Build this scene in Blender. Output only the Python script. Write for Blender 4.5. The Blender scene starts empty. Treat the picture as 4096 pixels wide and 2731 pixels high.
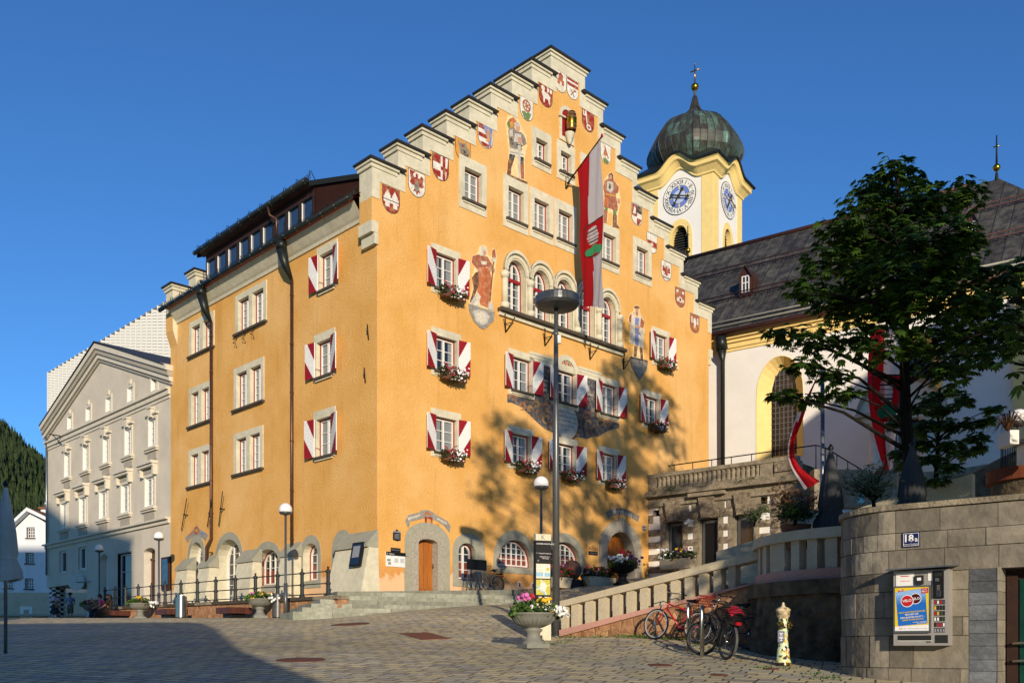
import bpy, math, random
from mathutils import Vector, Matrix
from mathutils.geometry import delaunay_2d_cdt
random.seed(11)
sc = bpy.context.scene
COL = sc.collection
FOC, CX, HY, EYE = 3782.0, 2048.0, 2586.0, 1.5
K = 1.7415
CROPS = {'A': (0, 1100, 1.9598), 'B': (0, 1900, 1.8866), 'C': (620, 650, 1.7422), 'D': (620, 1550, 1.5678),
         'E': (1400, 150, 1.7418), 'F': (1500, 900, 1.5675), 'G': (2150, 900, 1.5675), 'H': (1450, 1900, 1.8867),
         'I': (2000, 1900, 1.887), 'J': (2900, 1900, 1.8871), 'K': (2500, 1100, 1.4737), 'L': (2400, 200, 1.3868),
         'N': (1950, 1350, 3.485), 'T': (2600, 600, 3.484), 'R': (2560, 1800, 2.94), 'V': (3560, 2250, 4.3556),
         'S': (3400, 1500, 2.8), 'P': (150, 2300, 4.276), 'B2': (2700, 2350, 3.36), 'd': (0, 0, 1 / K)}
def Q(c, u, v):
 x, y, s = CROPS[c]
 return (x + u / s, y + v / s)
def at(p, Y):
 return Vector(((p[0] - CX) / FOC * Y, Y, EYE + (HY - p[1]) / FOC * Y))
def dd(x, y, Y):
 return at((x * K, y * K), Y)
class Plane:
 """vertical survey plane: origin, horizontal axis, outward normal"""
 def __init__(s, o, a, n):
  s.o = Vector((o[0], o[1], 0)); s.a = Vector((a[0], a[1], 0)).normalized(); s.n = Vector((n[0], n[1], 0)).normalized()
 def w(s, t, z, o=0.0):
  v = s.o + s.a * t + s.n * o
  return Vector((v.x, v.y, z))
 def px(s, p, off=0.0):
  r = Vector(((p[0] - CX) / FOC, 1, 0))
  k = (s.o + s.n * off).dot(s.n) / r.dot(s.n)
  q = r * k
  return ((q - s.o).dot(s.a), EYE + (HY - p[1]) / FOC * k)
 def shift(s, t=0, o=0):
  v = s.o + s.a * t + s.n * o
  return Plane((v.x, v.y), s.a, s.n)
def lerp(a, b, f): return a + (b - a) * f
def sst(x, a, b):
 f = min(1, max(0, (x - a) / (b - a)))
 return f * f * (3 - 2 * f)
def inpoly(x, y, P):
 c = False; j = len(P) - 1
 for i in range(len(P)):
  if (P[i][1] > y) != (P[j][1] > y) and x < (P[j][0] - P[i][0]) * (y - P[i][1]) / (P[j][1] - P[i][1]) + P[i][0]:
   c = not c
  j = i
 return c
def triang(outer, holes=()):
 V = []; E = []
 for P in [outer] + list(holes):
  b = len(V); n = len(P)
  V += [Vector((p[0], p[1])) for p in P]
  E += [(b + i, b + (i + 1) % n) for i in range(n)]
 r = delaunay_2d_cdt(V, E, [], 0, 1e-5)
 vs, fs = r[0], r[2]
 out = []
 for f in fs:
  cx = sum(vs[i].x for i in f) / len(f); cy = sum(vs[i].y for i in f) / len(f)
  if inpoly(cx, cy, outer) and not any(inpoly(cx, cy, h) for h in holes):
   ar = sum(vs[f[i]].x * vs[f[(i + 1) % len(f)]].y - vs[f[(i + 1) % len(f)]].x * vs[f[i]].y for i in range(len(f)))
   out.append(list(f) if ar > 0 else list(f)[::-1])
 return [(v.x, v.y) for v in vs], out
class MB:
 def __init__(s): s.v = []; s.f = []; s.m = []; s.t = []; s.sm = []; s.mats = []
 def mi(s, m):
  if m not in s.mats: s.mats.append(m)
  return s.mats.index(m)
 def add(s, vs, fs, m, tint=.5, smooth=False):
  b = len(s.v); s.v += [Vector(v) for v in vs]; k = s.mi(m)
  for f in fs:
   s.f.append([b + i for i in f]); s.m.append(k); s.t.append(tint); s.sm.append(smooth)
  return s
 def quad(s, a, b, c, d, m, tint=.5): return s.add([a, b, c, d], [(0, 1, 2, 3)], m, tint)
 def hexa(s, P, m, tint=.5):
  """8 corners: bottom 4 ccw then top 4"""
  return s.add(P, [(3, 2, 1, 0), (4, 5, 6, 7), (0, 1, 5, 4), (1, 2, 6, 5), (2, 3, 7, 6), (3, 0, 4, 7)], m, tint)
 def box(s, x0, x1, y0, y1, z0, z1, m, M=None, tint=.5):
  P = [Vector(p) for p in ((x0, y0, z0), (x1, y0, z0), (x1, y1, z0), (x0, y1, z0), (x0, y0, z1), (x1, y0, z1), (x1, y1, z1), (x0, y1, z1))]
  if M: P = [M @ p for p in P]
  return s.hexa(P, m, tint)
 def pbox(s, pl, t0, t1, z0, z1, o0, o1, m, tint=.5):
  """box in plane coords, o0 back, o1 front"""
  w = pl.w
  P = [w(t0, z0, o1), w(t1, z0, o1), w(t1, z0, o0), w(t0, z0, o0), w(t0, z1, o1), w(t1, z1, o1), w(t1, z1, o0), w(t0, z1, o0)]
  return s.hexa(P, m, tint)
 def prism(s, pl, poly, o0, o1, m, tint=.5, back=False, holes=()):
  vs, fs = triang(poly, holes)
  s.add([pl.w(x, z, o1) for x, z in vs], fs, m, tint)
  if back: s.add([pl.w(x, z, o0) for x, z in vs], [f[::-1] for f in fs], m, tint)
  if o1 != o0:
   n = len(poly)
   ar = sum(poly[i][0] * poly[(i + 1) % n][1] - poly[(i + 1) % n][0] * poly[i][1] for i in range(n))
   for i in range(n):
    a, b = poly[i], poly[(i + 1) % n]
    if ar < 0: a, b = b, a
    s.quad(pl.w(a[0], a[1], o0), pl.w(b[0], b[1], o0), pl.w(b[0], b[1], o1), pl.w(a[0], a[1], o1), m, tint)
  return s
 def ring(s, pl, P, R, o0, o1, m, inner=True, outer=True, tint=.5):
  """ring between outer poly P and inner poly R (same count)"""
  n = len(P)
  for i in range(n):
   j = (i + 1) % n; w = pl.w
   s.quad(w(*P[i], o1), w(*P[j], o1), w(*R[j], o1), w(*R[i], o1), m, tint)
   if outer: s.quad(w(*P[i], o0), w(*P[j], o0), w(*P[j], o1), w(*P[i], o1), m, tint)
   if inner: s.quad(w(*R[j], o0), w(*R[i], o0), w(*R[i], o1), w(*R[j], o1), m, tint)
  return s
 def tube(s, pts, rad, m, n=8, tint=.5, cap=True, smooth=True):
  pts = [Vector(p) for p in pts]
  if not isinstance(rad, (list, tuple)): rad = [rad] * len(pts)
  V = []; up = None
  for i, p in enumerate(pts):
   d = (pts[min(i + 1, len(pts) - 1)] - pts[max(i - 1, 0)])
   d = d.normalized() if d.length > 1e-9 else Vector((0, 0, 1))
   if up is None: up = Vector((0, 0, 1)) if abs(d.z) < .9 else Vector((1, 0, 0))
   a = d.cross(up).normalized(); b = a.cross(d).normalized(); up = b
   for k in range(n):
    th = 2 * math.pi * k / n
    V.append(p + (a * math.cos(th) + b * math.sin(th)) * rad[i])
  Fc = []
  for i in range(len(pts) - 1):
   for k in range(n):
    Fc.append((i * n + k, i * n + (k + 1) % n, (i + 1) * n + (k + 1) % n, (i + 1) * n + k))
  s.add(V, Fc, m, tint, smooth)
  if cap:
   b = len(s.v) - len(V); k0 = s.mi(m)
   for c in ([b + n - 1 - k for k in range(n)], [b + (len(pts) - 1) * n + k for k in range(n)]):
    s.f.append(c); s.m.append(k0); s.t.append(tint); s.sm.append(False)
  return s
 def lathe(s, prof, c, m, n=20, tint=.5, smooth=True, M=None):
  c = Vector(c); V = []
  for r, z in prof:
   for k in range(n):
    th = 2 * math.pi * k / n
    p = Vector((r * math.cos(th), r * math.sin(th), z))
    V.append(c + (M @ p if M else p))
  Fc = [(i * n + k, i * n + (k + 1) % n, (i + 1) * n + (k + 1) % n, (i + 1) * n + k) for i in range(len(prof) - 1) for k in range(n)]
  return s.add(V, Fc, m, tint, smooth)
 def ball(s, c, r, m, n=12, tint=.5, sz=1.0, M=None):
  prof = [(max(1e-4, r * math.sin(math.pi * i / (n // 2))), -r * sz * math.cos(math.pi * i / (n // 2))) for i in range(n // 2 + 1)]
  return s.lathe(prof, c, m, n, tint, True, M)
 def text(s, body, pl, t, z, size, o, m, align='CENTER', bold=0.0, shear=0.0, rot=0.0, tint=.5):
  vs, fs = text_geo(body, bold, shear)
  if not vs: return s
  w = max(v[0] for v in vs); c, sn = math.cos(rot), math.sin(rot)
  dx = {'CENTER': -w / 2, 'LEFT': 0, 'RIGHT': -w}[align]
  P = []
  for x, y in vs:
   x = (x + dx) * size; y = y * size
   P.append(pl.w(t + x * c - y * sn, z + x * sn + y * c, o))
  return s.add(P, fs, m, tint)
 def build(s, name, parent=None, local=False, origin=None):
  me = bpy.data.meshes.new(name)
  o = bpy.data.objects.new(name, me)
  if parent is not None:
   if not local:
    inv = wm(parent).inverted(); V = [inv @ v for v in s.v]
   else: V = s.v
   o.parent = parent
  elif local: V = s.v
  else:
   if origin is None:
    xs = [v.x for v in s.v]; ys = [v.y for v in s.v]; zs = [v.z for v in s.v]
    origin = Vector(((min(xs) + max(xs)) / 2, (min(ys) + max(ys)) / 2, min(zs)))
   origin = Vector(origin); V = [v - origin for v in s.v]; o.location = origin
  me.from_pydata([tuple(v) for v in V], [], s.f)
  for m in s.mats: me.materials.append(m)
  me.polygons.foreach_set('material_index', s.m)
  me.polygons.foreach_set('use_smooth', s.sm)
  if any(abs(t - .5) > 1e-6 for t in s.t):
   a = me.attributes.new('tint', 'FLOAT', 'FACE'); a.data.foreach_set('value', s.t)
  me.update()
  COL.objects.link(o)
  return o
def wm(o):
 m = o.matrix_basis.copy() if o.rotation_mode == 'XYZ' else o.matrix_basis
 m = Matrix.LocRotScale(o.location, o.rotation_euler, o.scale)
 return wm(o.parent) @ m if o.parent else m
_tc = {}
def text_geo(body, bold, shear):
 key = (body, bold, shear)
 if key in _tc: return _tc[key]
 cu = bpy.data.curves.new('lettering', 'FONT'); cu.body = body; cu.size = 1; cu.offset = bold; cu.shear = shear
 cu.resolution_u = 2
 ob = bpy.data.objects.new('lettering', cu); COL.objects.link(ob)
 dg = bpy.context.evaluated_depsgraph_get(); dg.update()
 me = ob.evaluated_get(dg).to_mesh()
 vs = [(v.co.x, v.co.y) for v in me.vertices]; fs = [list(p.vertices) for p in me.polygons]
 ob.evaluated_get(dg).to_mesh_clear()
 bpy.data.objects.remove(ob); bpy.data.curves.remove(cu)
 if vs:
  x0 = min(v[0] for v in vs); vs = [(v[0] - x0, v[1]) for v in vs]
 _tc[key] = (vs, fs)
 return _tc[key]
def tag(o, label, cat, group=None):
 o['label'] = label; o['category'] = cat
 if group: o['group'] = group
 return o
def thing(name, label, cat, loc=(0, 0, 0), rz=0.0, group=None):
 o = bpy.data.objects.new(name, None); COL.objects.link(o); o.empty_display_size = .2
 o.location = Vector(loc); o.rotation_euler = (0, 0, rz)
 return tag(o, label, cat, group)
def struct(o, kind='structure'):
 o['kind'] = kind; return o
def dup(root, loc, rz=0.0, label=None, scale=1.0):
 """copy of a thing with copies of its parts and sub-parts"""
 kids = {}
 for ob in bpy.data.objects:
  if ob.parent: kids.setdefault(ob.parent.name, []).append(ob)
 def rec(o, par):
  c = o.copy(); COL.objects.link(c)
  if par is not None: c.parent = par
  for ch in kids.get(o.name, []): rec(ch, c)
  return c
 r = rec(root, None); r.location = Vector(loc); r.rotation_euler = (0, 0, rz)
 r.scale = (scale, scale, scale)
 if label: r['label'] = label
 return r
def arch(t0, t1, z0, z1, rise=0.0, n=10, pointed=False):
 """opening outline, ccw from bottom-left"""
 P = [(t0, z0), (t1, z0)]
 if rise <= 0: return P + [(t1, z1), (t0, z1)]
 zs = z1 - rise; c = (t0 + t1) / 2; a = (t1 - t0) / 2
 if pointed:
  for i in range(n + 1):
   f = i / n
   if f <= .5:
    th = f * 2 * math.pi / 2; x = c + a * (1 - (1 - math.cos(th * .999))) ; zz = zs + rise * math.sin(th) ** .9
   else:
    th = (1 - f) * 2 * math.pi / 2; x = c - a * math.cos(th * .999); zz = zs + rise * math.sin(th) ** .9
   P.append((x, zz))
  return P
 for i in range(n + 1):
  th = math.pi * i / n
  P.append((c + a * math.cos(th), zs + rise * math.sin(th)))
 return P
def lin(h):
 c = [int(h[i:i + 2], 16) / 255 for i in (0, 2, 4)]
 return tuple(x / 12.92 if x <= .04045 else ((x + .055) / 1.055) ** 2.4 for x in c)
def nodes(name):
 m = bpy.data.materials.new(name); m.use_nodes = True
 nt = m.node_tree; b = nt.nodes['Principled BSDF']
 return m, nt, b, (lambda t, **k: _nn(nt, t, k)), nt.links.new
def _nn(nt, t, k):
 n = nt.nodes.new(t)
 for a, v in k.items():
  if a in ('inp',):
   for kk, vv in v.items(): n.inputs[kk].default_value = vv
  else: setattr(n, a, v)
 return n
def mixc(N, Lk, fac, a, b, mode='MIX'):
 n = N('ShaderNodeMix', data_type='RGBA', blend_type=mode)
 for sck, val in (('Factor', fac), ('A', a), ('B', b)):
  s = [i for i in n.inputs if i.name == sck and (i.type == 'RGBA' or sck == 'Factor' and i.type == 'VALUE')][0]
  if hasattr(val, 'is_output'): Lk(val, s)
  elif isinstance(val, (int, float)): s.default_value = val
  else: s.default_value = (*val[:3], 1)
 return [o for o in n.outputs if o.type == 'RGBA'][0]
def M(name, col, rough=.75, var=.12, scale=2.5, bump=0.0, bscale=40, metal=0.0, spec=.3, dirt=None, dscale=.6, damt=.5, tint=0.0, stretch=None, coat=0.0):
 m, nt, b, N, Lk = nodes(name)
 if isinstance(col, str): col = lin(col)
 tc = N('ShaderNodeTexCoord').outputs['Object']
 if stretch:
  mp = N('ShaderNodeMapping'); mp.inputs['Scale'].default_value = stretch; Lk(tc, mp.inputs['Vector']); tcs = mp.outputs[0]
 else: tcs = tc
 ns = N('ShaderNodeTexNoise', inp={'Scale': scale, 'Detail': 6, 'Roughness': .6}); Lk(tcs, ns.inputs['Vector'])
 lo = tuple(c * (1 - var) for c in col); hi = tuple(min(1, c * (1 + var)) for c in col)
 rmp = N('ShaderNodeMapRange', inp={'From Min': .3, 'From Max': .7}); Lk(ns.outputs['Fac'], rmp.inputs['Value'])
 c = mixc(N, Lk, rmp.outputs[0], lo, hi)
 if dirt is not None:
  if isinstance(dirt, str): dirt = lin(dirt)
  n2 = N('ShaderNodeTexNoise', inp={'Scale': dscale, 'Detail': 8, 'Roughness': .65}); Lk(tcs, n2.inputs['Vector'])
  r2 = N('ShaderNodeMapRange', inp={'From Min': .48, 'From Max': .72, 'To Max': damt}); Lk(n2.outputs['Fac'], r2.inputs['Value'])
  c = mixc(N, Lk, r2.outputs[0], c, dirt)
 if tint:
  at_ = N('ShaderNodeAttribute', attribute_name='tint')
  r3 = N('ShaderNodeMapRange', inp={'To Min': 1 - tint, 'To Max': 1 + tint}); Lk(at_.outputs['Fac'], r3.inputs['Value'])
  sc_ = N('ShaderNodeVectorMath', operation='SCALE'); Lk(c, sc_.inputs[0]); Lk(r3.outputs[0], sc_.inputs['Scale']); c = sc_.outputs[0]
 Lk(c, b.inputs['Base Color'])
 b.inputs['Roughness'].default_value = rough; b.inputs['Metallic'].default_value = metal
 b.inputs['Specular IOR Level'].default_value = spec
 b.inputs['Coat Weight'].default_value = coat
 if bump:
  n3 = N('ShaderNodeTexNoise', inp={'Scale': bscale, 'Detail': 4}); Lk(tcs, n3.inputs['Vector'])
  bp = N('ShaderNodeBump', inp={'Strength': bump, 'Distance': .05}); Lk(n3.outputs['Fac'], bp.inputs['Height']); Lk(bp.outputs[0], b.inputs['Normal'])
 return m
def stucco(name, col, dark, bump=.5):
 m, nt, b, N, Lk = nodes(name)
 tc = N('ShaderNodeTexCoord').outputs['Object']
 n1 = N('ShaderNodeTexNoise', inp={'Scale': .45, 'Detail': 9, 'Roughness': .62}); Lk(tc, n1.inputs['Vector'])
 r1 = N('ShaderNodeMapRange', inp={'From Min': .35, 'From Max': .68}); Lk(n1.outputs['Fac'], r1.inputs['Value'])
 c = mixc(N, Lk, r1.outputs[0], lin(dark), lin(col))
 mp = N('ShaderNodeMapping'); mp.inputs['Scale'].default_value = (1.6, 1.6, .12); Lk(tc, mp.inputs['Vector'])
 n2 = N('ShaderNodeTexNoise', inp={'Scale': 1.0, 'Detail': 7, 'Roughness': .7}); Lk(mp.outputs[0], n2.inputs['Vector'])
 r2 = N('ShaderNodeMapRange', inp={'From Min': .55, 'From Max': .78, 'To Max': .65}); Lk(n2.outputs['Fac'], r2.inputs['Value'])
 c = mixc(N, Lk, r2.outputs[0], c, tuple(x * .66 for x in lin(dark)))
 n6 = N('ShaderNodeTexNoise', inp={'Scale': .16, 'Detail': 5, 'Roughness': .55}); Lk(tc, n6.inputs['Vector']); r6 = N('ShaderNodeMapRange', inp={'From Min': .5, 'From Max': .56, 'To Max': .22}); Lk(n6.outputs['Fac'], r6.inputs['Value']); c = mixc(N, Lk, r6.outputs[0], c, lin('ecc58a'))
 sz = N('ShaderNodeSeparateXYZ'); Lk(tc, sz.inputs[0]); n5 = N('ShaderNodeTexNoise', inp={'Scale': 1.3, 'Detail': 8, 'Roughness': .7}); Lk(tc, n5.inputs['Vector'])
 hz = N('ShaderNodeMath', operation='MULTIPLY_ADD'); Lk(n5.outputs['Fac'], hz.inputs[0]); hz.inputs[1].default_value = -2.2; Lk(sz.outputs[2], hz.inputs[2])
 for lo, hi, cc, am in ((1.0, .3, 'c98a4c', .7), (.25, .1, 'e6c096', .8)):
  rz = N('ShaderNodeMapRange', inp={'From Min': lo, 'From Max': hi, 'To Max': am}); Lk(hz.outputs[0], rz.inputs['Value']); c = mixc(N, Lk, rz.outputs[0], c, lin(cc))
 n3 = N('ShaderNodeTexNoise', inp={'Scale': 26, 'Detail': 3}); Lk(tc, n3.inputs['Vector'])
 r3 = N('ShaderNodeMapRange', inp={'From Min': .3, 'From Max': .7, 'To Min': .9, 'To Max': 1.07}); Lk(n3.outputs['Fac'], r3.inputs['Value'])
 s_ = N('ShaderNodeVectorMath', operation='SCALE'); Lk(c, s_.inputs[0]); Lk(r3.outputs[0], s_.inputs['Scale'])
 Lk(s_.outputs[0], b.inputs['Base Color'])
 b.inputs['Roughness'].default_value = .9; b.inputs['Specular IOR Level'].default_value = .15
 n4 = N('ShaderNodeTexNoise', inp={'Scale': 14, 'Detail': 5}); Lk(tc, n4.inputs['Vector'])
 bp = N('ShaderNodeBump', inp={'Strength': bump, 'Distance': .06}); Lk(n4.outputs['Fac'], bp.inputs['Height']); Lk(bp.outputs[0], b.inputs['Normal'])
 return m
def wood(name, col, col2, ang=0.0, sc_=7.0, rough=.45, plank=.16):
 m, nt, b, N, Lk = nodes(name)
 tc = N('ShaderNodeTexCoord').outputs['Object']
 mp = N('ShaderNodeMapping'); mp.inputs['Scale'].default_value = (sc_, sc_, .6); Lk(tc, mp.inputs['Vector'])
 n1 = N('ShaderNodeTexNoise', inp={'Scale': 1.5, 'Detail': 7, 'Distortion': .6}); Lk(mp.outputs[0], n1.inputs['Vector'])
 r = N('ShaderNodeMapRange', inp={'From Min': .3, 'From Max': .7}); Lk(n1.outputs['Fac'], r.inputs['Value'])
 Lk(mixc(N, Lk, r.outputs[0], lin(col2), lin(col)), b.inputs['Base Color'])
 b.inputs['Roughness'].default_value = rough
 bp = N('ShaderNodeBump', inp={'Strength': .15, 'Distance': .01}); Lk(n1.outputs['Fac'], bp.inputs['Height']); Lk(bp.outputs[0], b.inputs['Normal'])
 return m
def paving(name, rot, bw=.34, rh=.24, cols=('d9c79c', '9f9686'), dark='40392f', mort=.017):
 m, nt, b, N, Lk = nodes(name)
 tc = N('ShaderNodeTexCoord').outputs['Object']
 mp = N('ShaderNodeMapping'); mp.inputs['Rotation'].default_value = (0, 0, rot); Lk(tc, mp.inputs['Vector'])
 nd = N('ShaderNodeTexNoise', inp={'Scale': .35, 'Detail': 2}); Lk(mp.outputs[0], nd.inputs['Vector'])
 sub = N('ShaderNodeVectorMath', operation='SUBTRACT'); Lk(nd.outputs['Color'], sub.inputs[0]); sub.inputs[1].default_value = (.5, .5, .5)
 scl = N('ShaderNodeVectorMath', operation='SCALE'); Lk(sub.outputs[0], scl.inputs[0]); scl.inputs['Scale'].default_value = .35
 ad = N('ShaderNodeVectorMath', operation='ADD'); Lk(mp.outputs[0], ad.inputs[0]); Lk(scl.outputs[0], ad.inputs[1])
 br = N('ShaderNodeTexBrick', offset=.43, squash=1.35, squash_frequency=3, inp={'Color1': (0, 0, 0, 1), 'Color2': (1, 1, 1, 1), 'Mortar': (.5, .5, .5, 1), 'Scale': 1, 'Mortar Size': mort, 'Mortar Smooth': .1, 'Brick Width': bw, 'Row Height': rh, 'Bias': 0})
 Lk(ad.outputs[0], br.inputs['Vector'])
 ramp = N('ShaderNodeValToRGB'); Lk(br.outputs['Color'], ramp.inputs['Fac'])
 e = ramp.color_ramp.elements
 e[0].color = (*lin(cols[1]), 1); e[1].color = (*lin(cols[0]), 1)
 for pos, h in ((.3, 'c2b58d'), (.55, 'd0bf8f'), (.75, 'aeab98')):
  x = e.new(pos); x.color = (*lin(h), 1)
 n2 = N('ShaderNodeTexNoise', inp={'Scale': .22, 'Detail': 8, 'Roughness': .6}); Lk(tc, n2.inputs['Vector'])
 r2 = N('ShaderNodeMapRange', inp={'From Min': .3, 'From Max': .7, 'To Min': .72, 'To Max': 1.2}); Lk(n2.outputs['Fac'], r2.inputs['Value'])
 n3 = N('ShaderNodeTexNoise', inp={'Scale': 18, 'Detail': 5}); Lk(tc, n3.inputs['Vector'])
 r3 = N('ShaderNodeMapRange', inp={'From Min': .25, 'From Max': .75, 'To Min': .78, 'To Max': 1.2}); Lk(n3.outputs['Fac'], r3.inputs['Value'])
 mu = N('ShaderNodeMath', operation='MULTIPLY'); Lk(r2.outputs[0], mu.inputs[0]); Lk(r3.outputs[0], mu.inputs[1])
 s_ = N('ShaderNodeVectorMath', operation='SCALE'); Lk(ramp.outputs[0], s_.inputs[0]); Lk(mu.outputs[0], s_.inputs['Scale'])
 c = mixc(N, Lk, br.outputs['Fac'], s_.outputs[0], lin(dark))
 Lk(c, b.inputs['Base Color'])
 b.inputs['Roughness'].default_value = .72; b.inputs['Specular IOR Level'].default_value = .25
 inv = N('ShaderNodeMath', operation='SUBTRACT'); inv.inputs[0].default_value = 1; Lk(br.outputs['Fac'], inv.inputs[1])
 m1 = N('ShaderNodeMath', operation='MULTIPLY_ADD'); Lk(n3.outputs['Fac'], m1.inputs[0]); m1.inputs[1].default_value = .35; Lk(inv.outputs[0], m1.inputs[2])
 m2 = N('ShaderNodeMath', operation='MULTIPLY_ADD'); Lk(br.outputs['Color'], m2.inputs[0]); m2.inputs[1].default_value = .3; Lk(m1.outputs[0], m2.inputs[2])
 bp = N('ShaderNodeBump', inp={'Strength': .55, 'Distance': .02}); Lk(m2.outputs[0], bp.inputs['Height']); Lk(bp.outputs[0], b.inputs['Normal'])
 return m
def seamed(name, col, col2, streak, axis_scale, rough=.5, metal=.2, seam=.55, ax=0):
 """standing-seam sheet roof: seams across 'Object' axis ax, weather streaks running down"""
 m, nt, b, N, Lk = nodes(name)
 tc = N('ShaderNodeTexCoord').outputs['Object']
 mp = N('ShaderNodeMapping'); mp.inputs['Scale'].default_value = axis_scale; Lk(tc, mp.inputs['Vector'])
 n1 = N('ShaderNodeTexNoise', inp={'Scale': 1.0, 'Detail': 6, 'Roughness': .65}); Lk(mp.outputs[0], n1.inputs['Vector'])
 r = N('ShaderNodeMapRange', inp={'From Min': .42, 'From Max': .62}); Lk(n1.outputs['Fac'], r.inputs['Value'])
 c = mixc(N, Lk, r.outputs[0], lin(col2), lin(col))
 sep = N('ShaderNodeSeparateXYZ'); Lk(tc, sep.inputs[0])
 dv = N('ShaderNodeMath', operation='DIVIDE'); Lk(sep.outputs[ax], dv.inputs[0]); dv.inputs[1].default_value = seam
 cel = N('ShaderNodeMath', operation='FLOOR'); Lk(dv.outputs[0], cel.inputs[0])
 wn = N('ShaderNodeTexWhiteNoise', noise_dimensions='2D')
 dz = N('ShaderNodeMath', operation='DIVIDE'); Lk(sep.outputs[2], dz.inputs[0]); dz.inputs[1].default_value = 2.1
 fz = N('ShaderNodeMath', operation='FLOOR'); Lk(dz.outputs[0], fz.inputs[0])
 cb = N('ShaderNodeCombineXYZ'); Lk(cel.outputs[0], cb.inputs[0]); Lk(fz.outputs[0], cb.inputs[1]); Lk(cb.outputs[0], wn.inputs['Vector'])
 r2 = N('ShaderNodeMapRange', inp={'To Min': .75, 'To Max': 1.25}); Lk(wn.outputs['Value'], r2.inputs['Value'])
 s_ = N('ShaderNodeVectorMath', operation='SCALE'); Lk(c, s_.inputs[0]); Lk(r2.outputs[0], s_.inputs['Scale'])
 fr = N('ShaderNodeMath', operation='FRACT'); Lk(dv.outputs[0], fr.inputs[0])
 lt = N('ShaderNodeMath', operation='LESS_THAN'); Lk(fr.outputs[0], lt.inputs[0]); lt.inputs[1].default_value = .06
 c2 = mixc(N, Lk, lt.outputs[0], s_.outputs[0], lin(streak))
 Lk(c2, b.inputs['Base Color'])
 b.inputs['Roughness'].default_value = rough; b.inputs['Metallic'].default_value = metal
 bp = N('ShaderNodeBump', inp={'Strength': .6, 'Distance': .04}); Lk(lt.outputs[0], bp.inputs['Height']); Lk(bp.outputs[0], b.inputs['Normal'])
 return m
def leaf(name, col, col2, trans=.35, rough=.5):
 m, nt, b, N, Lk = nodes(name)
 a = N('ShaderNodeAttribute', attribute_name='tint')
 c = mixc(N, Lk, a.outputs['Fac'], lin(col), lin(col2))
 Lk(c, b.inputs['Base Color']); b.inputs['Roughness'].default_value = rough; b.inputs['Specular IOR Level'].default_value = .3
 tr = N('ShaderNodeBsdfTranslucent'); sat = mixc(N, Lk, .5, c, (.25, .45, .03), 'MULTIPLY')
 Lk(c, tr.inputs['Color'])
 mx = N('ShaderNodeMixShader', inp={'Fac': trans}); Lk(b.outputs[0], mx.inputs[1]); Lk(tr.outputs[0], mx.inputs[2])
 Lk(mx.outputs[0], nt.nodes['Material Output'].inputs['Surface'])
 return m
def rock(name, col, col2, sc_=2.0, bump=.8, mort=None, rough=.9):
 """rubble / rock-faced stone"""
 m, nt, b, N, Lk = nodes(name)
 tc = N('ShaderNodeTexCoord').outputs['Object']
 nd = N('ShaderNodeTexNoise', inp={'Scale': 2.5, 'Detail': 3}); Lk(tc, nd.inputs['Vector'])
 mx = mixc(N, Lk, .18, tc, nd.outputs['Color'])
 vo = N('ShaderNodeTexVoronoi', inp={'Scale': sc_}); Lk(mx, vo.inputs['Vector'])
 ve = N('ShaderNodeTexVoronoi', feature='DISTANCE_TO_EDGE', inp={'Scale': sc_}); Lk(mx, ve.inputs['Vector'])
 n1 = N('ShaderNodeTexNoise', inp={'Scale': 5, 'Detail': 8, 'Roughness': .65}); Lk(tc, n1.inputs['Vector'])
 r = N('ShaderNodeMapRange', inp={'From Min': .3, 'From Max': .7}); Lk(n1.outputs['Fac'], r.inputs['Value'])
 c = mixc(N, Lk, r.outputs[0], lin(col2), lin(col))
 sp = N('ShaderNodeSeparateColor'); Lk(vo.outputs['Color'], sp.inputs[0])
 r2 = N('ShaderNodeMapRange', inp={'To Min': .75, 'To Max': 1.18}); Lk(sp.outputs[0], r2.inputs['Value'])
 s_ = N('ShaderNodeVectorMath', operation='SCALE'); Lk(c, s_.inputs[0]); Lk(r2.outputs[0], s_.inputs['Scale']); c = s_.outputs[0]
 rm = N('ShaderNodeMapRange', inp={'From Max': .07}); Lk(ve.outputs['Distance'], rm.inputs['Value'])
 if mort: c = mixc(N, Lk, rm.outputs[0], lin(mort), c)
 Lk(c, b.inputs['Base Color']); b.inputs['Roughness'].default_value = rough; b.inputs['Specular IOR Level'].default_value = .15
 ad = N('ShaderNodeMath', operation='ADD'); Lk(n1.outputs['Fac'], ad.inputs[0]); Lk(rm.outputs[0], ad.inputs[1])
 bp = N('ShaderNodeBump', inp={'Strength': bump, 'Distance': .06}); Lk(ad.outputs[0], bp.inputs['Height']); Lk(bp.outputs[0], b.inputs['Normal'])
 return m
m_orange = stucco('orange_stucco', 'e2b069', 'd49e52', .42)
m_cream = M('cream_stone_trim', 'cfc7ab', .85, .12, 4, .25, 30, dirt='8a8470', damt=.35)
m_greystone = M('grey_stone_trim', '9d9a86', .85, .12, 5, .3, 30, dirt='6f6c5e', damt=.4)
m_tufa = M('pitted_door_stone', 'a39c8b', .9, .3, 14, .5, 30)
m_cap = M('dark_metal_cap', '3a3634', .5, .2, 6, metal=.4)
m_gutter = M('dark_gutter_metal', '2f3330', .4, .2, 6, metal=.6)
m_pipe = M('brown_copper_pipe', '5a3f33', .4, .2, 4, metal=.6)
m_red = M('dark_red_paint', '8e1f1f', .5, .15, 8)
m_shred = M('shutter_red_paint', '941a22', .5, .1, 6, .2, 60, stretch=(.5, .5, 8))
m_shwhite = M('shutter_white_paint', 'e4e2dc', .55, .06, 6, .2, 60, stretch=(.5, .5, 8))
m_white = M('white_window_paint', 'dedad0', .45, .05, 8)
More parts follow.
